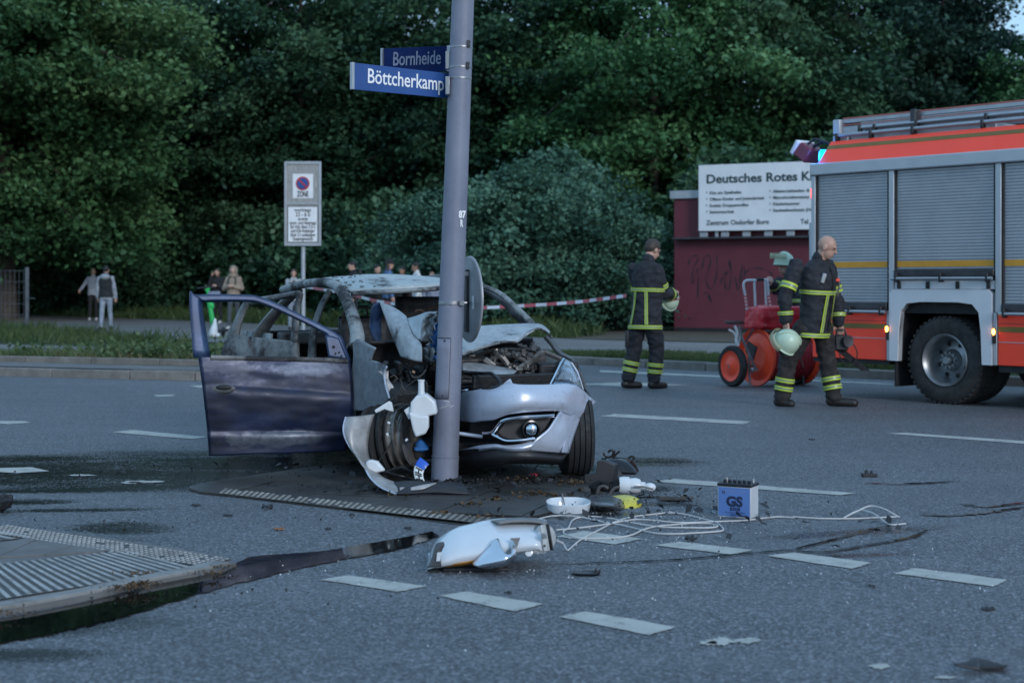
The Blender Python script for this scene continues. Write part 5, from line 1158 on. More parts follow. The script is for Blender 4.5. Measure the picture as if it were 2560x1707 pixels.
def flange(c, sg):
    t = MB(); t.lathe(c, ax_, [(sg*.02, .365), (0, .372), (-sg*.02, .365), (-sg*.01, .34), (.0, .33), (sg*.02, .30), (sg*.01, .25), (-sg*.012, .20), (.0, .15), (0, 0)], 44); return t.build('reel_flange', 'reel_orange', cart)
flange(fc, 1); flange(fc+ax_*.74, -1)
t = MB(); prof = []
for k in range(12):
    h = .02+k*.7/12; prof += [(h, .285), (h+.015, .305), (h+.03, .31), (h+.045, .305)]
t.lathe(fc, ax_, prof, 36); t.build('wound_hose', 'hose_dark_red', cart)
t = MB(); t.tube([wc, wc+ax_*1.06], .02, 8); t.build('axle', 'steel_grey', cart)
up = Vector((0, 0, 1)); fw = Vector((.5, -.866, 0))
bx = fc+ax_*.30+up*.50
rows = []
for i in range(7):                                            # sagging canvas bag
    u = i/6*2*math.pi
m = MB(); R = Matrix.Rotation(math.atan2(ax_.y, ax_.x), 3, 'Z'); m.box(bx, (.76, .40, .29), R, .94)
bagp = m.build('hose_bag', 'bag_red', cart, bevel=.05, seg=3); bagp.modifiers.new('s', 'SUBSURF').levels = 2; bagp.modifiers[-1].render_levels = 3
tx_ = bpy.data.textures.new('folds', 'CLOUDS'); tx_.noise_scale = .16; dm = bagp.modifiers.new('folds', 'DISPLACE'); dm.texture = tx_; dm.strength = .07; dm.mid_level = .5; dm.texture_coords = 'LOCAL'
def hp(x, y, o=0.): return P(*z3(x, y), D0+.05+o)
for nm, pts in (('handle_tube', [(1108, 705), (1095, 600), (1082, 520), (1100, 488), (1150, 484), (1240, 478), (1262, 500), (1270, 600), (1288, 705)]), ('handle_tube', [(1172, 705), (1168, 600), (1165, 500), (1180, 480), (1225, 478), (1245, 500), (1250, 600), (1256, 705)])):
    m = MB(); m.tube(catmull([hp(x, y, .12 if x > 1200 else 0) for x, y in pts], 36), .0165, 8); m.build(nm, 'tube_white', cart)
for (x0, y0), (x1, y1), o in (((1095, 600), (1108, 700), 0), ((1270, 600), (1287, 700), .12)):
    for k in range(4): a_, b_ = hp(x0, y0, o).lerp(hp(x1, y1, o), k/4), hp(x0, y0, o).lerp(hp(x1, y1, o), k/4+.11); m = MB(); m.tube([a_, b_], .0185, 8); m.build('red_band', 'reel_red', cart)
m = MB(); m.tube([hp(1170, 479), hp(1235, 477)], .021, 8); m.build('grip', 'rubber', cart)
m = MB(); m.prism([P(*z3(935, 800), D0-.25), P(*z3(1068, 800), D0-.25), P(*z3(1090, 815), D0-.05), P(*z3(960, 815), D0-.05)], (0, 0, .02)); m.build('platform', 'dark_steel', cart)
for pts, r_, mt in (([(1015, 825), (1035, 880), (1025, 940), (1045, 975)], .02, 'tube_white'), ([(970, 855), (1010, 880), (1030, 920), (1035, 960)], .016, 'tube_white'), ([(1050, 830), (1060, 900), (1050, 960)], .018, 'steel_grey'), ([(1065, 905), (1120, 1030), (1160, 1120), (1185, 1165)], .017, 'steel_grey'), ([(1155, 850), (1115, 920), (1080, 965)], .014, 'dark_steel'), ([(1122, 1030), (1125, 1150), (1132, 1285)], .014, 'steel_grey'), ([(1530, 1200), (1538, 1290)], .016, 'dark_steel'), ([(1280, 905), (1330, 855), (1380, 850)], .016, 'tube_white')):
    m = MB(); m.tube(catmull([P(*z3(x, y), D0-.22 if x < 1200 else D0+.1) for x, y in pts], 14), r_, 7); m.build('frame_tube', mt, cart)
m = MB(); m.prism([P(*z3(1110, 940), D0-.2), P(*z3(1180, 990), D0-.2), P(*z3(1150, 1090), D0-.2), P(*z3(1095, 1020), D0-.2)], (.02, .02, 0)); m.build('crank_plate', 'dark_steel', cart, bevel=.004)
m = MB(); m.ball(P(*z3(1150, 1160), D0-.23), (.03, .02, .035), 8, 6); m.build('crank_knob', 'steel_grey', cart)
# ------------------------------------------------------------------ the burnt-out car
def burnt(name, pale, soot=.5, rust=.3, metal=.25, rough=.5, scale=2.2, bump=.25):
    s = NT(name)
    n1 = s.noise(scale, 8, .68, dist=.3); n2 = s.noise(scale*7, 7, .7); n3 = s.noise(scale*1.7, 7, .7, vec=s.map((1, 1, .6), loc=(3, 7, 1))); n4 = s.noise(70, 4, .7)
    c = s.ramp(n2, [(.3, tuple(x*.62 for x in pale)), (.6, pale), (.8, tuple(min(1, x*1.25) for x in pale))])
    so = s.rng(s.math('ADD', n1, s.math('MULTIPLY', s.math('SUBTRACT', n2, .5), .35)), .62-.28*soot, .72-.18*soot, 0, 1)
    c = s.mix(so, c, s.mix(s.rng(n4, .3, .7, 0, 1), (.012, .012, .014), (.035, .034, .036)))
    c = s.mix(s.rng(n3, .68-.16*rust, .78-.12*rust, 0, .8), c, s.mix(n2, (.075, .035, .018), (.17, .10, .06)))
    s.set('Base Color', c); s.set('Metallic', metal); s.set('Roughness', s.rng(so, 0, 1, rough, .75)); s.bump(n2, bump, .004); return s.m
burnt('ash_roof', (.44, .475, .465), .24, .08, .15, .5, 3.2, .5); burnt('ash_frame', (.30, .325, .325), .62, .34, .2, .55, 3.4, .6); burnt('soot_frame', (.16, .165, .165), .8, .45)
burnt('rear_soot', (.20, .215, .215), .62, .42, .2, .6, 3.0, .5); burnt('hood_pale', (.42, .445, .46), .30, .18, .35, .4, 2.2, .2); burnt('fender_paint', (.33, .365, .39), .42, .2, .35, .42, 1.9, .2)
s = NT('silver_paint')
n1 = s.noise(2.5, 6, .6); n2 = s.noise(25, 5, .7); c = s.ramp(n1, [(.3, (.43, .47, .56)), (.7, (.53, .57, .66))]); c = s.mix(s.rng(n2, .60, .72, 0, .6), c, (.20, .19, .19)); c = s.mix(s.rng(s.noise(5, 9, .78, vec=s.map((1, 1, 1), loc=(5, 5, 5))), .56, .70, 0, .55), c, (.13, .125, .13)); s.set('Base Color', c); s.set('Metallic', .3); s.set('Roughness', .33); s.set('Coat Weight', .5); s.set('Coat Roughness', .12)  # silver with a bluish tint standing in for blue light on the bumper
s = NT('silver_dull'); n1 = s.noise(4, 8, .7); s.set('Base Color', s.ramp(n1, [(.35, (.20, .19, .18)), (.6, (.42, .39, .375))])); s.set('Metallic', .4); s.set('Roughness', .45)
pm('engine_black', (.010, .010, .011), .6, var=.6, scale=9, bump=.5, bscale=30); pm('engine_grey', (.075, .07, .068), .55, metal=.3, var=.6, scale=11, bump=.5, bscale=30, dirt=.3); pm('engine_alu', (.20, .185, .17), .45, metal=.6, var=.5, scale=12, dirt=.3); pm('rusty', (.055, .03, .02), .85, metal=.2, var=.6, scale=9, bump=.5, bscale=30); pm('rust_pale', (.26, .16, .10), .8, var=.5, scale=8)
pm('chrome', (.66, .68, .72), .10, metal=1., var=.08); pm('gloss_black', (.008, .008, .010), .16, var=.2); pm('dark_plastic', (.018, .018, .021), .5, var=.3, scale=8); pm('milky_plastic', (.62, .64, .65), .38, var=.08, scale=7, dirt=.06, dcol=(.4, .38, .34)); pm('wire_dark', (.03, .028, .026), .6, var=.4)
pm('glass_clear', (.55, .62, .68), .06, var=.05, trans=.75); pm('reflector', (.6, .66, .72), .12, metal=1., var=.1); pm('blue_sheet', (.03, .14, .38), .35, var=.4, scale=14)
# door skin: scorched paint, pale burnt patches, blue emergency light mixed into the colour
CO = Vector((-1.13, 10.85, 0)); CL = Vector((.9, .44, 0)).normalized(); CBK = Vector((-.44, .9, 0)).normalized()
def cf(a, t, z): return CO+CL*a+CBK*t+Vector((0, 0, z))
CAR = thing('burnt_car', 'burnt out silver hatchback wrapped round the lamp post, front door wide open', 'car', (-.80, 11.3, 0))
LOC = Vector((-.80, 11.3, 0))
s = NT('door_paint_bluelit')
n1 = s.noise(2.6, 10, .74, vec=s.map((.8, .8, 1.9)), dist=.15); n2 = s.noise(13, 8, .74); n3 = s.noise(4.2, 8, .7, vec=s.map((1, 1, 1.6), loc=(4, 2, 9)))
c = s.ramp(s.math('ADD', s.math('MULTIPLY', n1, .8), s.math('MULTIPLY', n2, .2)), [(.40, (.004, .007, .020)), (.57, (.008, .018, .054)), (.69, (.022, .038, .09)), (.82, (.07, .095, .15))])
def blobm(px, py, d, rx, rz):
    v = P(px, py, d)-LOC; m_ = s.map((1, 1, 1), loc=(-v.x, -v.y, -v.z)); m_ = s.map((1/rx, 0, 1/rz), vec=m_); ln = s.n('VectorMath', operation='LENGTH'); s.l(m_, ln.inputs[0])
    return s.rng(s.math('ADD', ln.outputs['Value'], s.math('ADD', s.math('MULTIPLY', s.math('SUBTRACT', n3, .5), 1.6), s.math('MULTIPLY', s.math('SUBTRACT', n2, .5), 1.3))), .66, .92, 1, 0)
c = s.mix(s.math('MULTIPLY', blobm(690, 1098, 10.6, .36, .07), s.rng(n2, .35, .6, .15, .75)), c, (.13, .15, .175)); c = s.mix(s.math('MULTIPLY', blobm(570, 915, 10.6, .22, .075), .55), c, (.085, .095, .13)); c = s.mix(s.math('MULTIPLY', blobm(770, 920, 10.7, .26, .07), .55), c, (.085, .11, .16)); c = s.mix(s.math('MULTIPLY', blobm(700, 1005, 10.6, .42, .10), .75), c, (.012, .016, .032))
c = s.mix(s.rng(n2, .66, .76, 0, .5), c, (.13, .10, .085))
s.set('Base Color', c); s.set('Metallic', .35); s.set('Roughness', s.rng(n3, .3, .7, .30, .6)); s.bump(n2, .12, .003)
Z1 = lambda x, y: (440+x*.3955, 640+y*.3955)
ZA = lambda x, y: (840+x*.1913, 740+y*.1913)
ZB = lambda x, y: (1080+x*.2806, 780+y*.2806)
ZC = lambda x, y: (840+x*.2423, 880+y*.2423)
def K(Z, pts, d):
    """trace pts through zoom window Z with depth d (number, list or function of photo pixel)"""
    out = []
    for i, p in enumerate(pts):
        q = Z(*p); out.append(P(*q, d(*q) if callable(d) else (d[i] if isinstance(d, (list, tuple)) else d)))
    return out
def part(m, name, mat, parent=CAR, **kw): return m.build(name, mat, parent, **kw)
# --- roof and cabin frame
rows = []
for i in range(13):
    t = i/12; r = []
    for j in range(13):
        u = j/12; a = .2+.02*t+(1.0-.06*t)*u; tt = .52+1.48*t-.10*math.sin(math.pi*u)*(1-t)
        z = 1.238+.055*u*(1-t)+.145*math.sin(math.pi*min(1, t*.72+.02))*(.72+.28*math.sin(math.pi*u))-.03*t+.010*mnoise.noise(Vector((u*5, t*6, 3)))
        r.append(cf(a, tt, z))
    rows.append(r)
m = MB(); m.grid(rows); roof = part(m, 'roof', 'ash_roof', solid=.012)
m = MB(); m.grid([[q-Vector((0, 0, .035)) for q in r[1:-1]] for r in rows[1:-1]]); part(m, 'headliner', 'engine_black', roof)
m = MB(); m.tube([rows[0][j]+Vector((0, 0, -.018)) for j in range(13)], .022, 8, flat=.8); part(m, 'roof_header', 'ash_frame', roof)
m = MB()
for k in range(60): q = rows[random.randint(1, 11)][random.randint(0, 3)]+Vector((random.uniform(-.05, .05), random.uniform(-.05, .05), .01)); m.box(q, (random.uniform(.005, .03), .02, .006))
part(m, 'charred_flakes', 'engine_black', roof, kind='stuff')
m = MB(); q = rows[6][4]; m.box(q+Vector((0, 0, .02)), (.02, .02, .06)); part(m, 'aerial_stub', 'engine_black', roof, bevel=.003)
def pillar(name, pts, r, mat='ash_frame', flat=1., n=10): m = MB(); m.tube(catmull(pts, len(pts)*5), [r[0]+(r[1]-r[0])*i/(len(pts)*5-1) for i in range(len(pts)*5)], n, True, flat); return part(m, name, mat)
ra = [P(707, 724, 12.9), P(762, 710, 12.25), P(815, 706, 11.75), P(843, 716, 11.5), P(861, 740, 11.33), P(874, 770, 11.18), P(885, 802, 11.05), P(893, 835, 10.95), P(893, 865, 10.88)]
pillar('roof_rail', ra[:4], (.031, .037)); pillar('a_pillar', ra[3:], (.037, .056), 'ash_frame')
pillar('roof_rail', [cf(1.2, .5, 1.30), cf(1.2, 1.2, 1.35), cf(1.17, 2.0, 1.27)], (.03, .03), 'soot_frame')
pillar('a_pillar', [P(1200, 712, 11.9), P(1250, 735, 11.75), P(1292, 772, 11.6), P(1338, 818, 11.45)], (.018, .028), 'ash_frame')
pillar('a_pillar_inner', [P(1205, 722, 11.95), P(1252, 752, 11.8), P(1290, 790, 11.65), P(1325, 822, 11.5)], (.016, .022), 'soot_frame')
pillar('b_pillar', [cf(.2, .98, 1.25), cf(.12, .98, 1.1), cf(.06, .97, .85), cf(.05, .97, .3)], (.034, .055), 'rear_soot', .6)
pillar('b_pillar', [cf(1.22, 1.0, 1.3), cf(1.3, 1.0, 1.1), cf(1.4, .98, .8), cf(1.42, .97, .3)], (.034, .06), 'soot_frame', .6)
pillar('c_pillar', [cf(.24, 1.85, 1.25), cf(.14, 2.05, 1.1), cf(.05, 2.28, .88), cf(.03, 2.4, .6)], (.05, .085), 'rear_soot', .5)
pillar('c_pillar', [cf(1.18, 1.85, 1.25), cf(1.28, 2.05, 1.1), cf(1.38, 2.28, .88), cf(1.4, 2.4, .6)], (.04, .07), 'soot_frame', .5)
m = MB(); m.patch([[cf(a, 2.0+(.75 if z < 1 else .05 if z > 1.2 else .45), z) for a in (.22, .5, .9, 1.2)] for z in (1.27, .88)], 8, 6)
m = MB(); m.patch([[cf(a, t, z) for a in (.05, .4, 1.0, 1.38)] for t, z in ((2.45, .90), (2.72, .78), (2.78, .5), (2.7, .25))], 12, 12); part(m, 'tailgate', 'engine_black', solid=.02)
m = MB(); m.patch([[cf(1.42, t, z) for t in (-.02, .6, 1.3, 2.0, 2.72)] for z in (.88, .6, .22)], 20, 8); part(m, 'left_flank', 'soot_frame', solid=.03)
m = MB(); m.patch([[cf(.02+.03*(z > .8), t, z) for t in (1.95, 2.3, 2.72)] for z in (.9, .6, .24)], 10, 8); part(m, 'rear_quarter', 'ash_frame', solid=.02)
m = MB(); m.patch([[cf(a, t, .20) for t in (-.2, 1, 2.7)] for a in (.02, .7, 1.4)], 8, 6); part(m, 'floor_pan', 'engine_black', solid=.03)
m = MB(); m.bar(cf(.02, -.02, .22), cf(.02, 2.0, .22), .10, .14); part(m, 'sill', 'soot_frame', bevel=.02)
# --- cabin inside
m = MB(); m.patch([[cf(a, t, z) for a in (.08, .5, 1.0, 1.36)] for t, z in ((-.02, .80), (.12, .88), (.28, .84), (.34, .66), (.30, .45))], 12, 14); part(m, 'dashboard', 'engine_black', solid=.03)
m = MB(); m.patch([[cf(a, t, z) for a in (.05, .7, 1.38)] for t, z in ((-.10, .90), (-.02, .82), (.02, .5), (.0, .22))], 8, 12); part(m, 'bulkhead', 'engine_black', solid=.02)
m = MB(); c_ = cf(1.02, .45, .82); xx, yy = frame_of(CBK+Vector((0, 0, .5))); m.tube([c_+xx*.18*math.cos(a)+yy*.18*math.sin(a) for a in [2*math.pi*k/24 for k in range(25)]], .013, 8); part(m, 'steering_wheel', 'rusty')
def seat(a, t):
    m = MB(); 
    for q in (-.21, .21): m.tube(catmull([cf(a+q, t-.1, .42), cf(a+q, t+.05, .5), cf(a+q*.9, t+.14, .8), cf(a+q*.7, t+.2, 1.0)], 14), .016, 6)
    m.tube([cf(a-.15, t+.2, 1.0), cf(a+.15, t+.2, 1.0)], .014, 6); so = part(m, 'seat', 'rusty')
    m = MB()
    for k in range(7): m.tube(catmull([cf(a-.2, t+.06+.02*k, .52+k*.07), cf(a, t+.10+.02*k, .51+k*.07), cf(a+.2, t+.06+.02*k, .52+k*.07)], 8), .006, 5)
    part(m, 'seat_springs', 'rusty', so, kind='stuff')
    m = MB(); m.patch([[cf(a+q, t+.12+.1*(z-.5), z) for q in (-.2, 0, .2)] for z in (.45, .65, .85, 1.04)], 8, 10); part(m, 'charred_back', 'engine_black', so, solid=.03)
    m = MB(); m.tube([cf(a-.06, t+.2, 1.0), cf(a-.06, t+.22, 1.12), cf(a+.06, t+.22, 1.12), cf(a+.06, t+.2, 1.0)], .008, 6); part(m, 'headrest_frame', 'rusty', so)
seat(.42, .62); seat(1.02, .62); seat(.72, 1.5)
m = MB(); m.patch([[cf(a, t, z) for a in (.75, 1.0, 1.28)] for t, z in ((1.0, 1.2), (1.02, .95), (.98, .6))], 8, 8); part(m, 'charred_trim', 'engine_black', solid=.05)
m = MB(); m.bar(cf(.1, 1.95, .86), cf(1.35, 1.95, .86), .1, .1); part(m, 'parcel_frame', 'soot_frame', bevel=.02)
pillar('wiper_arm', [P(890, 745, 11.3), P(892, 770, 11.25), P(893, 800, 11.2)], (.005, .005), 'engine_black', n=5)
pillar('handbrake_hoop', K(Z1, [(1055, 430), (1060, 370), (1075, 345), (1095, 350)], 11.3), (.012, .012), 'rusty', n=6)
pillar('harness_loop', [P(1038, 780, 11.5), P(1042, 776, 11.5), P(1052, 776, 11.5), P(1062, 782, 11.5), P(1066, 795, 11.5)], (.009, .009), 'rusty', n=6)
# --- open front door
dd = lambda px, py: 10.5+(px-500)/377*.35+.00055*max(0, 893-py)
def dtrace(pts, off=0.): return [v+Vector((0, off, 0)) for v in K(Z1, pts, dd)]
Ls = [(140, 636), (152, 700), (163, 770), (175, 860), (186, 960), (196, 1060), (205, 1160), (210, 1258)]
Rs = [(1096, 664), (1106, 740), (1113, 830), (1116, 920), (1110, 1000), (1098, 1080), (1085, 1150), (1070, 1228)]
rows = []
Ls_, Rs_ = catmull(dtrace(Ls), 40), catmull(dtrace(Rs), 40)
for k, (A_, B_) in enumerate(zip(Ls_, Rs_)):
    t = k/39; bul = .050*math.sin(math.pi*min(1, .12+t*.95))+.011*math.tanh((t-.34)/.018)-.016*math.exp(-((t-.36)/.03)**2)+.012*math.tanh((t-.80)/.02)
    rows.append([A_.lerp(B_, u)+Vector((.0, -bul*math.sin(math.pi*(.12+.76*u))**.6+.007*mnoise.noise(Vector((u*5, t*6, 1)))+.003*mnoise.noise(Vector((u*16, t*14, 5))), 0)) for u in [j/12 for j in range(13)]])
m = MB(); m.patch(rows, 46, 60); door = part(m, 'front_door', 'door_paint_bluelit', solid=.05, label='scorched dark front door swung wide open')
outer = [(118, 640), (92, 258), (130, 249), (300, 247), (480, 251), (560, 272), (640, 303), (740, 350), (850, 404), (960, 459), (1040, 510), (1062, 560), (1098, 664)]
inner = [(212, 640), (163, 312), (200, 291), (320, 287), (480, 290), (555, 308), (630, 338), (725, 382), (815, 425), (895, 465), (935, 490), (950, 560), (968, 645)]
m = MB(); m.patch([catmull(dtrace(outer), 48), catmull(dtrace(outer, -.016), 48), catmull([a.lerp(b, .5) for a, b in zip(dtrace(outer, -.018), dtrace(inner, -.018))], 48), catmull([a.lerp(b, .8) for a, b in zip(dtrace(outer, -.014), dtrace(inner, -.014))], 48), catmull(dtrace(inner, .016), 48)], 96, 14)
s_ = NT('frame_paint_bluelit'); f1 = s_.noise(5, 8, .7); f2 = s_.noise(30, 5, .7); s_.set('Base Color', s_.mix(s_.rng(f2, .6, .75, 0, .6), s_.ramp(f1, [(.3, (.006, .016, .045)), (.55, (.015, .038, .095)), (.75, (.055, .10, .18))]), (.11, .11, .12))); s_.set('Metallic', .3); s_.set('Roughness', .42)  # blues here imitate emergency light falling on the dark frame
part(m, 'window_frame', 'frame_paint_bluelit', door, solid=.008)
m = MB(); m.patch([dtrace([(948, 500), (985, 505), (1030, 520)], -.02), dtrace([(955, 560), (1000, 565), (1055, 575)], -.02), dtrace([(966, 640), (1030, 650), (1090, 660)], -.02)], 10, 10); sail = part(m, 'mirror_mount', 'frame_paint_bluelit', door, solid=.012)
for x, y in ((1000, 573), (1012, 615), (1035, 608), (1000, 640), (1050, 630)):
    v = dtrace([(x, y)], -.034)[0]; m = MB(); m.lathe(v, (0, -1, 0), [(0, .011 if x == 1000 and y < 600 else .007), (.001, 0)], 12); part(m, 'bolt_hole', 'engine_black', sail)
m = MB(); m.tube(dtrace([(225, 640), (400, 643), (600, 648), (800, 652), (960, 655), (1090, 664)], -.03), .012, 8, flat=1.4); part(m, 'belt_line', 'soot_frame', door)
hv = dtrace([(310, 833)], -.075)[0]; m = MB(); m.ball(hv, (.085, .012, .032), 16, 8); hb = part(m, 'handle_bowl', 'soot_frame', door)
m = MB(); m.ball(hv+Vector((.005, -.008, .008)), (.055, .012, .018), 14, 8); part(m, 'handle', 'engine_black', hb)
# --- rear door standing ajar
rd = lambda px, py: 11.76+(745-px)/187*.62+.0005*max(0, 860-py)
def rtrace(pts, off=0.): return [v+Vector((0, off, 0)) for v in K(Z1, pts, rd)]
m = MB(); m.patch([rtrace([(400, 500), (500, 515), (600, 525), (770, 545)]), rtrace([(330, 560), (450, 585), (600, 590), (772, 595)], -.03), rtrace([(298, 640), (450, 650), (600, 660), (775, 665)], -.035), rtrace([(310, 900), (450, 920), (600, 930), (780, 935)], -.03), rtrace([(380, 1120), (500, 1140), (600, 1140), (780, 1140)])], 22, 22); rdoor = part(m, 'rear_door', 'rear_soot', solid=.04)
o_ = [(298, 635), (315, 555), (372, 418), (432, 300), (470, 280), (600, 258), (700, 242), (800, 232), (785, 330), (770, 545)]
i_ = [(390, 640), (398, 490), (425, 400), (462, 312), (490, 298), (600, 278), (690, 262), (765, 255), (755, 340), (735, 540)]
m = MB(); m.patch([catmull(rtrace(o_), 40), catmull([a.lerp(b, .5) for a, b in zip(rtrace(o_, -.02), rtrace(i_, -.02))], 40), catmull(rtrace(i_), 40)], 70, 8); part(m, 'window_frame', 'rear_soot', rdoor, solid=.03)
# --- right front wing
fd = lambda px, py: 10.86-(max(px, 870)-880)/90*.42
m = MB(); m.patch([K(ZA, [(228, 600), (300, 560), (400, 615), (505, 668), (520, 675)], fd), K(ZA, [(235, 800), (300, 790), (380, 800), (450, 835), (470, 850)], fd), K(ZA, [(215, 960), (300, 900), (420, 870), (560, 880), (662, 922)], fd), K(ZA, [(200, 1080), (300, 1040), (420, 1020), (540, 1010), (632, 1000)], fd), K(ZA, [(192, 1250), (300, 1220), (420, 1200), (540, 1190), (655, 1190)], fd), K(ZA, [(190, 1400), (270, 1405), (340, 1420), (520, 1370), (695, 1330)], fd), K(ZA, [(180, 1540), (215, 1500), (420, 1500), (450, 1530), (535, 1505)], fd)], 30, 36)
wing = part(m, 'front_wing', 'fender_paint', solid=.012)
m = MB(); m.tube(catmull(K(ZA, [(662, 922), (632, 1000), (640, 1100), (665, 1220), (700, 1335)], lambda x, y: fd(x, y)-.008), 20), .007, 6); part(m, 'wing_edge', 'silver_paint', wing)
m = MB(); m.patch([K(ZA, [(540, 980), (690, 980)], 10.5), K(ZA, [(650, 1080), (690, 1100)], 10.48), K(ZA, [(655, 1150), (750, 1180)], 10.46), K(ZA, [(700, 1300), (770, 1280)], 10.45), K(ZA, [(790, 1400), (830, 1400)], 10.44)], 6, 16); part(m, 'wing_bracket', 'silver_dull', wing, solid=.01)
# --- crumpled bonnet
m = MB(); m.patch([K(ZA, [(575, 85), (700, 125), (820, 195), (915, 270)], [10.95, 10.9, 10.85, 10.8]), K(ZA, [(640, 260), (740, 280), (850, 330), (965, 400)], [10.88, 10.8, 10.74, 10.68]), K(ZA, [(710, 450), (800, 470), (920, 500), (1040, 540)], [10.8, 10.7, 10.6, 10.56]), K(ZA, [(790, 640), (900, 640), (1010, 640), (1118, 640)], [10.7, 10.58, 10.5, 10.46]), K(ZA, [(850, 790), (940, 822), (1040, 850), (1125, 862)], [10.6, 10.5, 10.44, 10.42])], 24, 28); hood = part(m, 'bonnet', 'hood_pale', solid=.012)
m = MB(); m.patch([K(ZA, [(575, 85), (540, 85), (495, 105), (460, 180)], [10.95, 10.97, 11.0, 11.05]), K(ZA, [(600, 170), (545, 260), (480, 300), (438, 380)], [10.98, 10.99, 11.02, 11.06]), K(ZA, [(590, 300), (548, 350), (500, 400), (445, 440)], [11.0, 11.0, 11.0, 11.0]), K(ZA, [(585, 480), (570, 500), (545, 530), (480, 545)], [11.0, 10.98, 10.98, 10.98]), K(ZA, [(588, 665), (585, 660), (582, 655), (570, 640)], [10.95, 10.95, 10.95, 10.95])], 16, 20); part(m, 'bonnet_fold', 'frame_paint_bluelit', hood, solid=.010)
m = MB(); m.patch([K(ZA, [(925, 302), (1060, 262), (1190, 215), (1330, 208)], [10.8, 10.72, 10.62, 10.6]), K(ZA, [(960, 385), (1040, 370), (1130, 330), (1200, 300)], [10.68, 10.66, 10.58, 10.56]), K(ZA, [(1010, 480), (1060, 470), (1100, 450), (1125, 430)], [10.58, 10.56, 10.54, 10.52]), K(ZA, [(1075, 560), (1100, 570), (1115, 580), (1130, 600)], [10.52, 10.5, 10.5, 10.5])], 18, 16); part(m, 'bonnet_ridge', 'hood_pale', hood, solid=.010)
rngc = random.Random(4)
for k, (pts, mt) in enumerate((([(1190, 235), (1130, 330), (1115, 470), (1130, 600)], 'silver_dull'), ([(1250, 250), (1195, 340), (1165, 470), (1190, 560)], 'hood_pale'), ([(1280, 300), (1250, 400), (1190, 480), (1200, 620), (1150, 650)], 'chrome'), ([(1300, 360), (1290, 450), (1240, 540), (1230, 640), (1190, 670)], 'blue_sheet'), ([(1120, 680), (1130, 780), (1170, 850), (1215, 830), (1205, 700), (1170, 650)], 'hood_pale'), ([(1310, 520), (1290, 620), (1280, 740), (1270, 840)], 'blue_sheet'), ([(1240, 600), (1260, 700), (1240, 800)], 'engine_black'))):
    v = K(ZA, pts, 10.48+.01*k); m = MB(); r1 = catmull(v, 16); m.patch([[q+Vector((.0, .03, 0)) for q in r1], [q+Vector((.022+.01*math.sin(i*1.3), -.02+.012*math.sin(i*.9+k), .006)) for i, q in enumerate(r1)], [q+Vector((.05+.012*math.cos(i), .02, .0)) for i, q in enumerate(r1)]], 24, 7); part(m, 'crumpled_sheet', mt, hood, solid=.006)
# left half of the bonnet, pushed up into a ridge
m = MB(); m.patch([K(ZB, [(180, 150), (445, 127), (700, 112), (930, 108), (1000, 132), (1052, 182)], [11.0, 11.1, 11.2, 11.25, 11.25, 11.2]), K(ZB, [(200, 200), (450, 170), (700, 150), (880, 132), (960, 145), (1030, 190)], [10.85, 10.95, 11.02, 11.05, 11.05, 11.05]), K(ZB, [(230, 300), (420, 250), (640, 205), (800, 180), (900, 155), (965, 148)], [10.65, 10.75, 10.85, 10.9, 10.92, 10.95]), K(ZB, [(270, 378), (420, 322), (570, 278), (670, 262), (755, 262), (835, 195)], [10.45, 10.55, 10.62, 10.68, 10.75, 10.85])], 34, 18); part(m, 'bonnet_half', 'hood_pale', hood, solid=.012)
m = MB(); m.tube(catmull(K(ZB, [(270, 380), (420, 326), (570, 282), (670, 266), (755, 266), (835, 200), (900, 160), (965, 150), (1030, 190), (1070, 230)], [10.44, 10.54, 10.61, 10.67, 10.74, 10.84, 10.9, 10.92, 11.0, 11.1]), 40), .008, 6); part(m, 'bonnet_lip', 'ash_frame', hood)
# --- left wing edge, headlamp
m = MB(); m.patch([K(ZB, [(1000, 225), (1060, 290), (1125, 370), (1240, 432), (1312, 560), (1358, 672)], [11.2, 11.1, 11.0, 10.85, 10.75, 10.68]), K(ZB, [(1020, 215), (1090, 280), (1150, 360), (1262, 430), (1330, 555), (1362, 665)], [11.3, 11.2, 11.1, 10.95, 10.85, 10.75])], 30, 3); part(m, 'left_wing', 'soot_frame', solid=.02)
hl = [(1058, 640), (1105, 545), (1150, 452), (1180, 412), (1238, 446), (1290, 530), (1318, 610), (1342, 690), (1300, 690), (1215, 642)]
hd = lambda x, y: 10.48+(960-y)*.0022+abs(x-1420)*.001
cg = K(ZB, [(1195, 560)], 10.6)[0]; m = MB(); pts = K(ZB, hl, hd); cen = sum(pts, Vector())/len(pts)+Vector((0, -.06, .02)); n = len(pts)
ring = [p.lerp(cen, .45)+Vector((0, -.025, 0)) for p in pts]; m.add(pts+ring+[cen], [(i, (i+1) % n, n+(i+1) % n, n+i) for i in range(n)]+[(n+i, n+(i+1) % n, 2*n) for i in range(n)])
head = part(m, 'headlamp', 'glass_clear', solid=.004)
m = MB(); m.lathe(K(ZB, [(1215, 610)], 10.62)[0], (.15, -1, .1), [(.07, 0), (.06, .035), (.02, .07), (-.03, .092), (-.035, .088), (.02, .06)], 26); part(m, 'reflector_bowl', 'reflector', head)
m = MB(); m.tube(K(ZB, [(1060, 645), (1108, 548), (1153, 455), (1182, 412)], 10.52), .012, 6); part(m, 'lamp_rim', 'reflector', head)
m = MB(); m.tube(K(ZB, [(1240, 450), (1292, 530), (1320, 612), (1344, 690)], 10.55), .008, 6); part(m, 'lamp_rim', 'silver_paint', head)
m = MB(); m.box(K(ZB, [(1200, 520)], 10.72)[0], (.16, .04, .13)); part(m, 'lamp_housing', 'dark_plastic', head, bevel=.02)
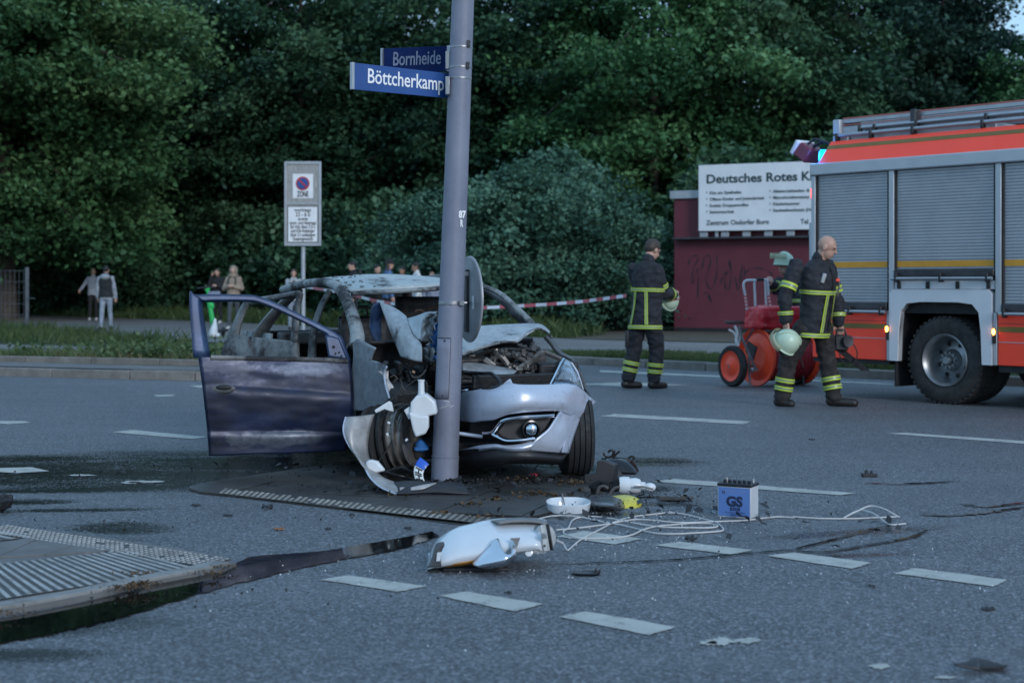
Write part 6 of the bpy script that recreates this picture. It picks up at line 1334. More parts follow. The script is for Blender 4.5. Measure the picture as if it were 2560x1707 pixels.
# --- front bumper
def bd(px, py):
    x = (px-1080)/.2806; t = (x-265)/1195
    return 10.45-.44*math.sin(math.pi*min(1, max(0, t))**.8)+.12*max(0, t-.75)/.25+max(0, (975-py))*.0016
m = MB(); m.patch([K(ZB, [(262, 714), (390, 698), (560, 664), (700, 640), (780, 650), (1000, 650), (1215, 642), (1330, 690), (1400, 755), (1462, 806)], bd), K(ZB, [(262, 755), (400, 742), (560, 730), (700, 712), (850, 714), (1050, 715), (1200, 730), (1300, 770), (1370, 800), (1440, 818)], lambda x, y: bd(x, y)-.03), K(ZB, [(260, 860), (380, 858), (480, 858), (650, 850), (800, 836), (1000, 826), (1150, 826), (1240, 850), (1300, 870), (1375, 872)], lambda x, y: bd(x, y)-.045), K(ZB, [(258, 968), (360, 980), (450, 970), (560, 958), (640, 920), (800, 895), (1000, 880), (1140, 883), (1220, 920), (1318, 950)], lambda x, y: bd(x, y)-.02)], 44, 18)
bump = part(m, 'front_bumper', 'silver_paint', solid=.012)
m = MB(); m.patch([K(ZB, [(1140, 883), (1220, 920), (1318, 950)], lambda x, y: bd(x, y)-.02), K(ZB, [(1085, 965), (1200, 990), (1285, 1030)], lambda x, y: bd(x, y)-.03), K(ZB, [(1030, 1045), (1150, 1090), (1255, 1120)], lambda x, y: bd(x, y)-.03), K(ZB, [(915, 1140), (1090, 1185), (1230, 1200)], lambda x, y: bd(x, y)-.02), K(ZB, [(840, 1230), (1050, 1245), (1215, 1258)], lambda x, y: bd(x, y)+.01)], 18, 20); part(m, 'bumper_corner', 'silver_paint', bump, solid=.012)
m = MB(); m.patch([K(ZB, [(238, 1232), (400, 1195), (565, 1178), (640, 1190), (780, 1178), (925, 1138)], bd), K(ZB, [(400, 1215), (480, 1205), (580, 1200), (700, 1215), (800, 1215), (900, 1190)], lambda x, y: bd(x, y)-.02), K(ZB, [(420, 1235), (500, 1222), (580, 1218), (700, 1240), (800, 1240), (860, 1232)], lambda x, y: bd(x, y)+.01)], 24, 10); part(m, 'bumper_chin', 'silver_paint', bump, solid=.012)
m = MB(); m.patch([K(ZB, [(1462, 806), (1375, 872), (1318, 950), (1285, 1030), (1255, 1120), (1230, 1200), (1215, 1258)], lambda x, y: bd(x, y)-.012), K(ZB, [(1415, 770), (1335, 830), (1270, 910), (1232, 1000), (1205, 1100), (1185, 1180), (1165, 1250)], lambda x, y: bd(x, y)-.034), K(ZB, [(1400, 765), (1325, 822), (1260, 905), (1222, 998), (1195, 1100), (1175, 1180), (1155, 1250)], lambda x, y: bd(x, y)-.020)], 30, 6); part(m, 'arch_lip', 'silver_paint', bump, solid=.01)
m = MB(); m.patch([K(ZB, [(235, 1238), (560, 1215), (850, 1232), (1215, 1256)], lambda x, y: bd(x, y)+.03), K(ZB, [(235, 1320), (560, 1300), (850, 1300), (1170, 1310)], lambda x, y: bd(x, y)+.02), K(ZB, [(240, 1405), (560, 1370), (700, 1345), (1130, 1352)], lambda x, y: bd(x, y)+.08)], 24, 12); part(m, 'lower_valance', 'dark_plastic', bump, solid=.012)
m = MB(); m.patch([K(ZB, [(262, 714), (600, 640), (720, 630)], 10.62), K(ZB, [(250, 960), (600, 960), (1000, 900)], 10.62), K(ZB, [(240, 1230), (600, 1200), (900, 1180)], 10.62)], 10, 10); part(m, 'bumper_core', 'engine_black', bump, solid=.01)
# nose panel with grille opening
m = MB(); m.patch([K(ZB, [(265, 448), (450, 464), (620, 492), (758, 524)], [10.62, 10.6, 10.58, 10.55]), K(ZB, [(268, 485), (440, 500), (570, 520), (715, 565)], [10.56, 10.53, 10.48, 10.45]), K(ZB, [(270, 522), (440, 538), (545, 552), (700, 595)], [10.52, 10.48, 10.42, 10.4])], 22, 10); nose = part(m, 'nose_panel', 'hood_pale', bump, solid=.012)
m = MB(); m.patch([K(ZB, [(440, 538), (545, 552), (700, 595)], [10.48, 10.42, 10.4]), K(ZB, [(540, 590), (600, 620), (712, 622)], [10.44, 10.4, 10.38]), K(ZB, [(600, 650), (640, 650), (720, 640)], [10.42, 10.38, 10.36])], 12, 10); part(m, 'grille_corner', 'silver_paint', nose, solid=.01)
m = MB(); m.tube(catmull(K(ZB, [(262, 530), (440, 545), (540, 552), (612, 640), (500, 680), (262, 705)], lambda x, y: bd(x, y)-.005), 40), .012, 6); gr = part(m, 'grille_frame', 'gloss_black', bump)
for y0, y1 in ((590, 600), (635, 630), (668, 655)): m = MB(); m.tube(K(ZB, [(262, y0), (560, y1)], 10.44), .010, 6); part(m, 'grille_bar', 'engine_black', gr)
m = MB(); m.tube(K(ZB, [(262, 700), (420, 685), (500, 672)], 10.35), .008, 6); part(m, 'grille_trim', 'chrome', gr)
m = MB(); m.tube(K(ZB, [(240, 1080), (340, 1095), (450, 1110)], 10.32), .013, 8); part(m, 'lower_trim', 'silver_paint', bump)
# fog lamp pocket
fp = [(552, 1078), (640, 955), (800, 918), (1000, 900), (1110, 896), (1075, 970), (1030, 1042), (920, 1132), (780, 1150), (680, 1152), (600, 1120)]
fl = lambda x, y: bd(x, y)+.05
m = MB(); pts = K(ZB, fp, lambda x, y: bd(x, y)-.012); back = K(ZB, [((x-830)*.86+830, (y-1030)*.82+1030) for x, y in fp], lambda x, y: bd(x, y)+.055); n = len(fp)
m.add(pts+back, [(i, (i+1) % n, n+(i+1) % n, n+i) for i in range(n)]+[tuple(range(n, 2*n))]); fog = part(m, 'fog_lamp', 'dark_plastic', bump)
lc = K(ZB, [(882, 1045)], 10.05)[0]; m = MB(); m.lathe(lc, (.25, -1, 0), [(-.02, .0), (-.02, .055), (.01, .06), (.012, .05), (-.005, .048)], 24); part(m, 'lamp_bezel', 'gloss_black', fog)
m = MB(); m.ball(lc+Vector((.0, -.005, 0)), (.040, .022, .046), 18, 10); part(m, 'lamp_lens', 'reflector', fog)
m = MB(); m.tube(catmull(K(ZB, [(455, 1078), (540, 1070), (590, 1010), (645, 965), (800, 938), (950, 930), (1085, 922)], lambda x, y: bd(x, y)-.028), 40), .011, 8); part(m, 'chrome_strip', 'chrome', fog)
m = MB(); m.tube(catmull(K(ZB, [(540, 1085), (590, 1115), (665, 1145), (780, 1142), (915, 1128)], lambda x, y: bd(x, y)-.026), 30), .011, 8); part(m, 'chrome_strip', 'chrome', fog)
# --- wheels
def wheel(c, axis, R, w, groove, mat='rubber', rim='engine_grey'):
    m = MB(); pr_ = [(-w*.45, R*.62), (-w*.5, R*.75), (-w*.5, R*.88), (-w*.40, R*.97)]
    for k in range(groove+1):
        a = -w*.36+k*w*.72/(groove+1); b = a+w*.72/(groove+1)*.78; pr_ += [(a, R), (b, R), (b+.002, R-.010), (a+w*.72/(groove+1)-.002, R-.010)]
    pr_ += [(w*.36, R), (w*.40, R*.97), (w*.5, R*.88), (w*.5, R*.75), (w*.45, R*.62)]
    m.lathe(c, axis, pr_, 56); wo = part(m, 'wheel', mat); m = MB(); m.lathe(c, axis, [(-w*.4, R*.64), (-w*.3, R*.55), (-w*.25, R*.3), (-w*.25, 0)], 30); m.lathe(c, axis, [(w*.4, R*.64), (w*.3, R*.55), (w*.25, R*.3), (w*.25, 0)], 30); m.lathe(c, axis, [(-w*.4, R*.64), (w*.4, R*.64)], 30); part(m, 'rim', rim, wo); return wo
wheel(Vector((.425, 10.62, .297)), (1, .10, .03), .298, .205, 3)
wr = Vector((-.805, 10.36, .27)); wax = Vector((.92, -.28, .12)).normalized(); xw, yw = frame_of(wax); m = MB()
m.lathe(wr, wax, [(-.15, .10), (-.15, .20), (-.14, .225), (-.11, .235), (-.10, .205), (-.085, .225), (-.06, .24), (-.045, .20), (-.03, .185), (-.02, .215), (.0, .222), (.012, .20), (.02, .17), (.03, .20), (.045, .205)], 44); w2 = part(m, 'wheel', 'rubber', label='crushed wheel with bare rim beside the lamp post')
m = MB(); m.lathe(wr, wax, [(.045, .205), (.05, .185), (.065, .18), (.085, .182), (.09, .20), (.10, .20), (.105, .17), (.13, .165), (.145, .19), (.15, .195), (.155, .17), (.14, .1), (.14, 0)], 44); part(m, 'rim', 'engine_alu', w2)
for t_ in (2.2,):
    for a_ in (.18, 1.3): wheel(cf(a_, t_, .27), CL, .27, .18, 2, 'rubber_dusty', 'rusty')
# --- torn front corner hanging off and sweeping along the ground
dsw = [10.0, 9.95, 9.92, 9.9, 9.86, 9.80, 9.72, 9.60, 9.50]
l_ = [(100, 672), (76, 770), (86, 860), (132, 960), (205, 1065), (290, 1180), (350, 1290), (455, 1390), (625, 1466)]
r_ = [(396, 640), (352, 780), (328, 920), (328, 1030), (352, 1115), (410, 1215), (480, 1290), (605, 1345), (758, 1392)]
rows = []
for k in range(9):
    a, b = P(*ZC(*l_[k]), dsw[k]), P(*ZC(*r_[k]), dsw[k]+.06); mid = a.lerp(b, .45)+Vector((-.015, -.055, 0)) if k < 6 else a.lerp(b, .5)+Vector((0, -.01, .012)); rows.append([a, mid, b])
m = MB(); m.patch(rows, 12, 44); torn = part(m, 'torn_bumper_corner', 'silver_dull', solid=.010)
m = MB(); m.tube(catmull([P(*ZC(*p), d_-.008) for p, d_ in zip(l_, dsw)], 40), .006, 6); part(m, 'torn_edge', 'silver_paint', torn)
m = MB(); m.patch([[P(*ZC(625, 1466), 9.49), P(*ZC(770, 1462), 9.49), P(*ZC(1000, 1450), 9.50), P(*ZC(1200, 1460), 9.50), P(*ZC(1372, 1466), 9.51)], [P(*ZC(640, 1420), 9.52), P(*ZC(790, 1410), 9.52), P(*ZC(1010, 1385), 9.53), P(*ZC(1200, 1380), 9.54), P(*ZC(1340, 1395), 9.56)], [P(*ZC(600, 1345), 9.60), P(*ZC(780, 1330), 9.60), P(*ZC(1030, 1345), 9.62), P(*ZC(1180, 1345), 9.63), P(*ZC(1300, 1352), 9.65)]], 36, 12); lip = part(m, 'bumper_lip', 'dark_plastic', torn, solid=.010)
m = MB(); m.patch([[P(*ZC(770, 1428), 9.50), P(*ZC(900, 1412), 9.50), P(*ZC(1035, 1352), 9.55)], [P(*ZC(770, 1396), 9.51), P(*ZC(900, 1368), 9.52), P(*ZC(1030, 1348), 9.57)]], 14, 6); part(m, 'grey_flap', 'silver_dull', lip, solid=.006)
for p0, p1, w_ in (((350, 1280), (700, 1180), .05), ((480, 1230), (820, 1320), .06), ((680, 1185), (900, 1310), .03)): m = MB(); a, b = P(*ZC(*p0), 9.95), P(*ZC(*p1), 9.98); m.bar(a, b, w_, .02); part(m, 'splinter', 'gloss_black', torn, bevel=.004)
m = MB(); hv_ = [(300, 1140), (350, 1110), (430, 1130), (510, 1225), (400, 1250), (320, 1215)]; m.prism(K(ZC, hv_, 9.8), (0, .06, 0)); part(m, 'lamp_shell', 'milky_plastic', torn, bevel=.012)
# --- washer bottle, clips, cables
m = MB(); d_ = 10.0
def bxp(poly, dp, th): return K(ZC, poly, dp), Vector((0, th, 0))
m.prism(K(ZC, [(770, 520), (830, 450), (930, 432), (1020, 510), (1045, 640), (960, 660), (850, 680), (760, 640)], 10.02), (0, .14, 0)); wb = part(m, 'washer_bottle', 'milky_plastic', bevel=.014, seg=3)
m = MB(); m.prism(K(ZC, [(750, 620), (850, 660), (955, 655), (955, 780), (925, 845), (820, 880), (790, 800)], 10.0), (0, .11, 0)); part(m, 'bottle_foot', 'milky_plastic', wb, bevel=.012, seg=3)
m = MB(); m.tube([P(*ZC(883, 480), 10.08), P(*ZC(880, 400), 10.08), P(*ZC(879, 292), 10.08)], [.028, .021, .019], 16); m.tube([P(*ZC(879, 300), 10.08), P(*ZC(879, 284), 10.08)], .0225, 16); part(m, 'filler_neck', 'milky_plastic', wb)
m = MB(); m.prism(K(ZC, [(700, 600), (760, 560), (800, 660), (750, 700)], 10.05), (0, .02, 0)); part(m, 'bottle_flange', 'milky_plastic', wb, bevel=.006)
m = MB(); m.prism(K(ZC, [(395, 600), (545, 505), (575, 520), (595, 615), (560, 610), (500, 590), (410, 632)], 10.1), (0, .03, 0)); part(m, 'bumper_bracket', 'milky_plastic', bevel=.005)
CABS = [([(530, 500), (640, 420), (760, 330), (880, 250)], .004), ([(500, 620), (620, 545), (720, 540), (760, 560)], .007), ([(590, 610), (660, 580), (720, 535)], .006), ([(660, 380), (700, 420), (800, 440), (860, 400)], .005), ([(560, 500), (640, 430), (680, 330), (660, 280)], .004), ([(670, 330), (720, 400), (840, 430), (900, 430)], .005), ([(560, 640), (555, 700), (560, 760)], .003), ([(700, 600), (690, 700), (690, 850), (720, 900)], .003), ([(720, 540), (650, 720), (560, 950), (440, 1130)], .004), ([(745, 530), (755, 600), (752, 650)], .005), ([(640, 280), (600, 240), (560, 260)], .005), ([(800, 870), (860, 860), (930, 790), (940, 700)], .005), ([(610, 690), (590, 800), (540, 860)], .006), ([(610, 700), (640, 760), (600, 850)], .004), ([(760, 200), (800, 260), (880, 240), (930, 180)], .006), ([(880, 330), (930, 320), (935, 430)], .008)]
for k, (pts, r0) in enumerate(CABS): m = MB(); m.tube(catmull(K(ZC, pts, 10.22-.02*(k % 5)), 18), r0, 6); part(m, 'torn_cable', ('wire_dark', 'engine_grey', 'wire_dark', 'engine_black')[k % 4])
for x, y, mt in ((545, 730, 'milky_plastic'), (530, 850, 'milky_plastic'), (728, 905, 'milky_plastic'), (800, 205, 'rust_pale')): m = MB(); m.box(P(*ZC(x, y), 10.1), (.022, .015, .016), Matrix.Rotation(x*.37, 3, 'Y')); part(m, 'connector', mt, bevel=.005)
m = MB(); m.patch([K(ZC, [(800, 960), (870, 900), (950, 960)], 10.35), K(ZC, [(810, 1010), (880, 1000), (955, 1000)], 10.3), K(ZC, [(850, 1030), (890, 1035), (930, 1020)], 10.33)], 8, 8); part(m, 'blue_foil', 'blue_sheet', solid=.004)
# --- engine bay
def lump(name, c, size, mat, rot=0.): m = MB(); m.box(c, size, Matrix.Rotation(rot, 3, 'Z') @ Matrix.Rotation(rot*.4, 3, 'X')); return part(m, name, mat, bevel=min(size)*.14)
lump('engine_block', cf(.75, -.42, .52), (.55, .40, .42), 'engine_black', .45); lump('air_filter_box', cf(1.15, -.45, .66), (.22, .26, .22), 'dark_plastic', .3); lump('radiator', cf(.85, -.85, .5), (.62, .04, .40), 'engine_black', .45); lump('cylinder_cover', cf(.72, -.45, .78), (.42, .26, .07), 'engine_grey', .5)
lump('fuse_box', K(ZB, [(1040, 540)], 10.75)[0], (.16, .12, .14), 'dark_plastic', .2); lump('strut_tower', cf(1.25, -.28, .72), (.2, .2, .2), 'engine_grey', .5); lump('strut_tower', cf(.12, -.2, .66), (.14, .14, .16), 'engine_black', .5); lump('gearbox', cf(.25, -.4, .45), (.3, .3, .35), 'engine_black', .4); lump('crash_box', cf(.16, -.55, .46), (.08, .22, .10), 'engine_black', .4)
lump('subframe', cf(.75, -.5, .22), (1.1, .4, .10), 'engine_black', .45); lump('suspension_arm', Vector((.28, 10.6, .2)), (.3, .1, .06), 'engine_black', .2)
rg = random.Random(11)
m = MB()
for k in range(150):                                          # charred clutter between bonnet and bumper
    x, y = rg.uniform(290, 960), rg.uniform(300, 600)
    if y > 470+(x-290)*.16 or y < 400-(x-290)*.20: continue
    c_ = P(*ZB(x, y), rg.uniform(10.64, 10.85)); m.box(c_, (rg.uniform(.01, .05), rg.uniform(.01, .05), rg.uniform(.01, .045)), Matrix.Rotation(rg.uniform(0, 3), 3, 'X') @ Matrix.Rotation(rg.uniform(0, 3), 3, 'Z'))
part(m, 'charred_engine_debris', 'engine_grey', kind='stuff')
m = MB()
for k in range(60):
    x, y = rg.uniform(300, 900), rg.uniform(330, 560); c_ = P(*ZB(x, y), rg.uniform(10.6, 10.75)); m.box(c_, (rg.uniform(.01, .03), rg.uniform(.01, .03), rg.uniform(.008, .02)), Matrix.Rotation(rg.uniform(0, 3), 3, 'X') @ Matrix.Rotation(rg.uniform(0, 3), 3, 'Z'))
part(m, 'engine_fragments', 'engine_alu', kind='stuff')
m = MB()
for k in range(110):
    x, y = rg.uniform(560, 1280), rg.uniform(860, 1330); c_ = P(*ZA(x, y), rg.uniform(10.55, 10.8)); m.box(c_, (rg.uniform(.01, .06), rg.uniform(.01, .05), rg.uniform(.01, .05)), Matrix.Rotation(rg.uniform(0, 3), 3, 'X') @ Matrix.Rotation(rg.uniform(0, 3), 3, 'Z'))
part(m, 'charred_front_debris', 'engine_black', kind='stuff')
for k, pts in enumerate(([(330, 420), (500, 350), (650, 330), (800, 340)], [(500, 440), (640, 380), (760, 400), (850, 450)], [(560, 340), (640, 420), (700, 520)], [(760, 290), (850, 330), (960, 380)], [(830, 620), (920, 630), (1020, 600), (1080, 550)], [(780, 500), (860, 450), (950, 380), (1000, 350)], [(400, 480), (520, 440), (600, 470)], [(980, 345), (1060, 380), (1150, 420)])):
    m = MB(); m.tube(catmull(K(ZB, pts, 10.66), 16), .012+.006*(k % 3), 7); part(m, 'engine_hose', ('engine_black', 'engine_grey', 'engine_alu')[k % 3])
m = MB(); m.prism(K(ZB, [(440, 440), (480, 395), (580, 470), (545, 490)], 10.6), (0, .05, 0)); part(m, 'bracket', 'engine_alu', bevel=.008)
m = MB()
for k in range(9): a = K(ZB, [(965+k*17, 455), (965+k*17, 520)], 10.7); m.bar(a[0], a[1], .003, .02)
part(m, 'cooling_fins', 'engine_grey', kind='stuff')
# ------------------------------------------------------------------ debris on the road
Z5 = lambda x, y: (1340+x*.2806, 1080+y*.2806)
Z4 = lambda x, y: (1040+x*.1871, 1240+y*.1871)
pm('lamp_white', (.60, .63, .66), .16, var=.05, coat=.4, dirt=.05, dcol=(.35, .34, .33)); pm('lamp_rim_grey', (.17, .16, .155), .4, var=.25); pm('cast_alu', (.46, .46, .45), .4, metal=.5, var=.3, scale=22, dirt=.12, dcol=(.2, .19, .18))
pm('amber_strip', (.35, .17, .04), .4, var=.4, scale=20); pm('cable_white', (.52, .50, .48), .5, var=.15); pm('battery_black', (.012, .014, .02), .4, var=.3); pm('battery_case', (.50, .51, .53), .45, var=.1, dirt=.14, dcol=(.13, .11, .10)); pm('battery_label', (.10, .19, .44), .35, var=.1, scale=5, dirt=.05, dcol=(.12, .18, .32)); pm('label_navy', (.012, .02, .06), .5)
pm('yellow_dome', (.55, .47, .05), .35, var=.25, scale=14, dirt=.12, dcol=(.2, .2, .1)); pm('smoked_plastic', (.06, .065, .07), .25, var=.3, scale=9); pm('brown_scrap', (.05, .035, .026), .8, var=.5, scale=12); pm('red_scrap', (.35, .02, .04), .5, var=.3); pm('leaf_brown', (.24, .11, .05), .8, var=.3); pm('plate_blue', (.02, .10, .50), .4, var=.1); pm('plate_white', (.68, .68, .66), .4, var=.08, dirt=.08, dcol=(.3, .28, .26)); pm('glass_crumb', (.75, .80, .82), .1, var=.1)
def dthing(name, label, cat, px, py, group=None): v = G(px, py); return thing(name, label, cat, (v.x, v.y, 0), 0, group)
# broken lantern
lan = dthing('street_lantern', 'broken white street lantern head lying on the asphalt', 'lantern', 1200, 1424)
top = [(140, 950), (262, 645), (500, 472), (760, 398), (1000, 345), (1340, 322), (1600, 330), (1745, 352)]
bot = [(150, 968), (345, 940), (520, 908), (740, 868), (1000, 826), (1340, 752), (1620, 716), (1690, 740)]
TP = [P(*Z4(*p), 7.22) for p in top]; BT = [P(*Z4(*p), 7.03) for p in bot]
m = MB(); rows = [[a+Vector((0, .16, -.03)) for a in TP], [a+Vector((0, .07, .0)) for a in TP], TP]
for f_, b_ in ((.25, .055), (.5, .075), (.75, .06)): rows.append([a.lerp(b, f_)+Vector((0, -b_*(1 if 0 < i < 7 else .3), .0)) for i, (a, b) in enumerate(zip(TP, BT))])
rows.append(BT); m.patch(rows, 44, 26); sh = part(m, 'shell', 'lamp_white', lan, solid=.006)
m = MB(); m.patch([[P(*Z4(x, y), d_) for x, y in q] for q, d_ in (([(1000, 335), (1300, 298), (1550, 302), (1745, 338)], 7.22), ([(1085, 345), (1300, 318), (1550, 325), (1740, 360)], 7.14), ([(1100, 378), (1300, 352), (1550, 352), (1735, 376)], 7.13))], 20, 7); part(m, 'rubber_rim', 'lamp_rim_grey', sh, solid=.008)
ec = P(*Z4(1720, 560), 7.12); m = MB(); m.lathe(ec, (.55, -.8, .1), [(-.03, 0), (-.03, .060), (.0, .063), (.006, .058), (.006, .0)], 36); end = part(m, 'end_cap', 'cast_alu', lan)
m = MB(); m.bar(P(*Z4(1690, 380), 7.04), P(*Z4(1735, 735), 7.03), .026, .010, Vector((.5, -.8, 0))); part(m, 'clamp_bar', 'cast_alu', end, bevel=.003)
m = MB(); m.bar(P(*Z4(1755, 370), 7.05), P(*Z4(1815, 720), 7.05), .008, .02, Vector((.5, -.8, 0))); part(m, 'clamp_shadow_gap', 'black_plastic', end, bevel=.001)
m = MB(); m.box(P(*Z4(1712, 528), 7.0), (.024, .02, .022)); part(m, 'clamp_latch', 'steel_grey', end, bevel=.003)
m = MB(); m.lathe(P(*Z4(1718, 662), 7.02), (.4, -.9, 0), [(0, .006), (.002, 0)], 10); part(m, 'bolt_hole', 'black_plastic', end)
u_l = [(745, 905), (830, 820), (920, 735), (1000, 650), (1045, 580), (1100, 568)]; 
m = MB(); m.patch([[P(*Z4(x, y), d_) for (x, y), d_ in zip(q, dz)] for q, dz in (
    ([(745, 900), (860, 790), (980, 670), (1060, 572), (1105, 568)], (7.0, 7.0, 7.0, 7.02, 7.04)), ([(780, 925), (920, 830), (1040, 740), (1120, 680), (1150, 690)], (6.96, 6.95, 6.95, 6.97, 6.99)),
    ([(860, 955), (980, 900), (1100, 840), (1180, 780), (1225, 770)], (6.95, 6.92, 6.91, 6.92, 6.95)), ([(960, 968), (1080, 940), (1190, 880), (1260, 800), (1280, 745)], (6.97, 6.93, 6.91, 6.92, 6.96)),
    ([(1080, 968), (1180, 935), (1270, 870), (1320, 780), (1275, 660)], (7.0, 6.97, 6.95, 6.96, 6.99)), ([(1150, 955), (1240, 915), (1310, 840), (1342, 740), (1262, 575)], (7.03, 7.0, 6.98, 6.99, 7.02)))], 26, 26); part(m, 'torn_reflector', 'chrome', lan, solid=.003)
m = MB(); m.prism([P(*Z4(x, y), 7.0) for x, y in ((1252, 562), (1392, 555), (1345, 700), (1325, 640), (1300, 600))], (0, .005, 0)); part(m, 'reflector_tab', 'lamp_rim_grey', lan)
m = MB(); m.patch([[P(*Z4(x, y), 7.02) for x, y in ((500, 905), (640, 880), (800, 850))], [P(*Z4(x, y), 7.06) for x, y in ((380, 955), (640, 925), (760, 905))]], 10, 4); part(m, 'seal_strip', 'amber_strip', lan, solid=.004)
m = MB(); m.patch([[P(*Z4(x, y), 7.0) for x, y in ((150, 960), (220, 800), (270, 640), (370, 610))], [P(*Z4(x, y), 6.985) for x, y in ((200, 950), (260, 820), (310, 690), (382, 640))], [P(*Z4(x, y), 7.0) for x, y in ((340, 940), (330, 860), (335, 750), (372, 665))]], 16, 8); part(m, 'end_frame', 'smoked_plastic', lan, solid=.005)
m = MB(); m.prism([P(*Z4(x, y), 6.975) for x, y in ((285, 750), (340, 745), (325, 860), (270, 870))], (0, .004, 0)); part(m, 'maker_label', 'lamp_white', lan)
m = MB(); m.lathe(P(*Z4(1505, 755), 7.05), (.1, -1, .25), [(0, .0), (0, .018), (.012, .017), (.014, 0)], 18); part(m, 'socket_cap', 'lamp_white', lan)
m = MB(); m.box(P(*Z4(800, 960), 7.1), (.30, .10, .02)); part(m, 'gear_tray', 'black_plastic', lan, bevel=.006)
m = MB(); m.patch([[a+Vector((0, .16, -.03)) for a in TP], [Vector((a.x, a.y+.15, .03)) for a in TP]], 30, 5); part(m, 'back_shell', 'lamp_white', sh, solid=.006)
# cable
def gcable(Z, pts, r, z=.008):
    out = []
    for k, p in enumerate(pts):
        zz = p[2] if len(p) > 2 else z; v = G(*Z(p[0], p[1]), zz); out.append(v)
    return catmull(out, len(pts)*6)
cab = dthing('lamp_cable', 'looped white lamp cable trailing across the asphalt', 'cable', 1650, 1320)
Z6 = lambda x, y: (1960+x*.4508, 1000+y*.4508)
for Z, pts in ((Z5, [(185, 965, .05), (240, 990, .03), (275, 1048), (300, 1038), (400, 955), (560, 870), (700, 800), (850, 755), (1050, 730), (1200, 718), (1350, 735), (1500, 775), (1600, 800), (1645, 832), (1668, 862), (1640, 880), (1450, 895), (1200, 906), (1040, 895), (900, 860), (750, 825), (600, 800), (450, 765), (300, 745), (150, 745), (20, 772)]),
               (Z5, [(180, 870), (400, 850), (620, 820), (850, 780), (1000, 780), (1200, 800), (1350, 805), (1600, 795), (1850, 786), (2000, 768), (2150, 753), (2300, 760)]),
               (Z5, [(250, 905), (246, 880), (290, 850), (320, 790), (380, 760), (500, 750), (650, 765), (850, 805), (1000, 830), (1150, 845), (1350, 850), (1550, 850), (1620, 835), (1560, 815), (1400, 810), (1200, 825), (1060, 840), (950, 870), (850, 915), (700, 940), (500, 945), (350, 935), (250, 905)]),
               (Z6, [(50, 646), (200, 655), (380, 656), (520, 650), (640, 646)]), (Z6, [(330, 652), (400, 618, .03), (480, 586, .05), (560, 605, .04), (638, 648)]), (Z6, [(350, 640), (420, 610, .03), (500, 630, .03), (560, 675), (600, 690), (675, 684)])):
    m = MB(); m.tube(gcable(Z, pts, 0), .0042, 6); part(m, 'cable_run', 'cable_white', cab)
# battery
bz = G(1878, 1297); bt = thing('car_battery', 'pale blue and white car battery with a lettered front label', 'battery', (bz.x, bz.y, 0), rad(-27))
def bb(name, mat, x0, x1, y0, y1, z0, z1, parent=bt, bevel=.004): m = MB(); m.box(((x0+x1)/2, (y0+y1)/2, (z0+z1)/2), (x1-x0, y1-y0, z1-z0)); return m.build(name, mat, parent, world=False, bevel=bevel)
BW, BD, BH = .196, .128, .172
bb('case', 'battery_case', -BW, 0, 0, BD, 0, BH); bb('lid', 'battery_black', -BW-.003, .003, -.003, BD+.003, BH+.001, BH+.018)
lb_ = bb('label', 'battery_label', -BW+.006, -.008, -.0025, .002, .008, BH-.004, bevel=0)
for k in range(6): bb('vent_cap', 'battery_black', -BW+.022+k*.028, -BW+.040+k*.028, .03, .05, BH+.019, BH+.036)
for x_ in (-BW+.02, -.02): m = MB(); m.lathe((x_, .095, BH+.018), (0, 0, 1), [(0, .011), (.02, .009), (.02, 0)], 14); m.build('terminal', 'steel_grey', bt, world=False)
for k in range(12): bb('lid_rib', 'battery_black', -BW+.01+k*.016, -BW+.018+k*.016, -.006, -.0035, BH+.002, BH+.016, bevel=0)
text('GS', .075, 'label_navy', 'lettering', lb_, (-BW+.052, -.0035, .066), (1, 0, 0), (0, 0, 1), weight=.0035, ext=.0008, world=False, fit=.096)
bb('label_bar', 'label_navy', -BW+.074, -BW+.132, -.0034, -.0024, .040, .058, lb_, 0)
text('PLUS-i', .014, 'battery_label', 'lettering', lb_, (-BW+.082, -.0042, .0445), (1, 0, 0), (0, 0, 1), ext=.0004, world=False, fit=.042)
text('GS YUASA', .010, 'label_navy', 'lettering', lb_, (-BW+.078, -.0035, .016), (1, 0, 0), (0, 0, 1), ext=.0004, world=False, fit=.05)
for k, (x_, w_) in enumerate(((.042, .118), (.05, .10))): bb('small_print', 'label_navy', -BW+x_, -BW+x_+w_, -.0033, -.0024, .031-k*.005, .0325-k*.005, lb_, 0)
for k in range(2): bb('small_print', 'letter_pale', -BW+.03, -.03, -.0033, -.0024, .150-k*.008, .1515-k*.008, lb_, 0)
m = MB(); m.lathe((-BW+.036, -.0034, .140), (0, -1, 0), [(0, .009), (0, .005)], 14); m.build('emblem', 'label_navy', lb_, world=False)
# white oval trim ring
rg_ = dthing('trim_ring', 'white oval plastic ring lying by the tip of the refuge', 'plastic ring', 1420, 1285); rc_ = G(1421, 1278); m = MB(); n = 40
def sup(a, rx, ry): c_, s__ = math.cos(a), math.sin(a); return Vector((rx*math.copysign(abs(c_)**.75, c_), ry*math.copysign(abs(s__)**.75, s__), 0))
rr = []
for (rx, z_) in ((.120, .0), (.126, .03), (.128, .052), (.122, .054), (.114, .03), (.108, .0)):
    rr.append([rc_+sup(2*math.pi*k/n, rx, rx*1.15)+Vector((0, 0, z_*.9+.006+.03*(sup(2*math.pi*k/n, rx, rx*1.15).y+.15))) for k in range(n+1)])
m.grid(rr); part(m, 'ring', 'lamp_white', rg_); m = MB(); m.tube([rc_+Vector((-.03, .14, .08)), rc_+Vector((-.02, .10, .03)), rc_+Vector((-.025, .02, .02))], .004, 6); part(m, 'clip_wire', 'lamp_rim_grey', rg_)
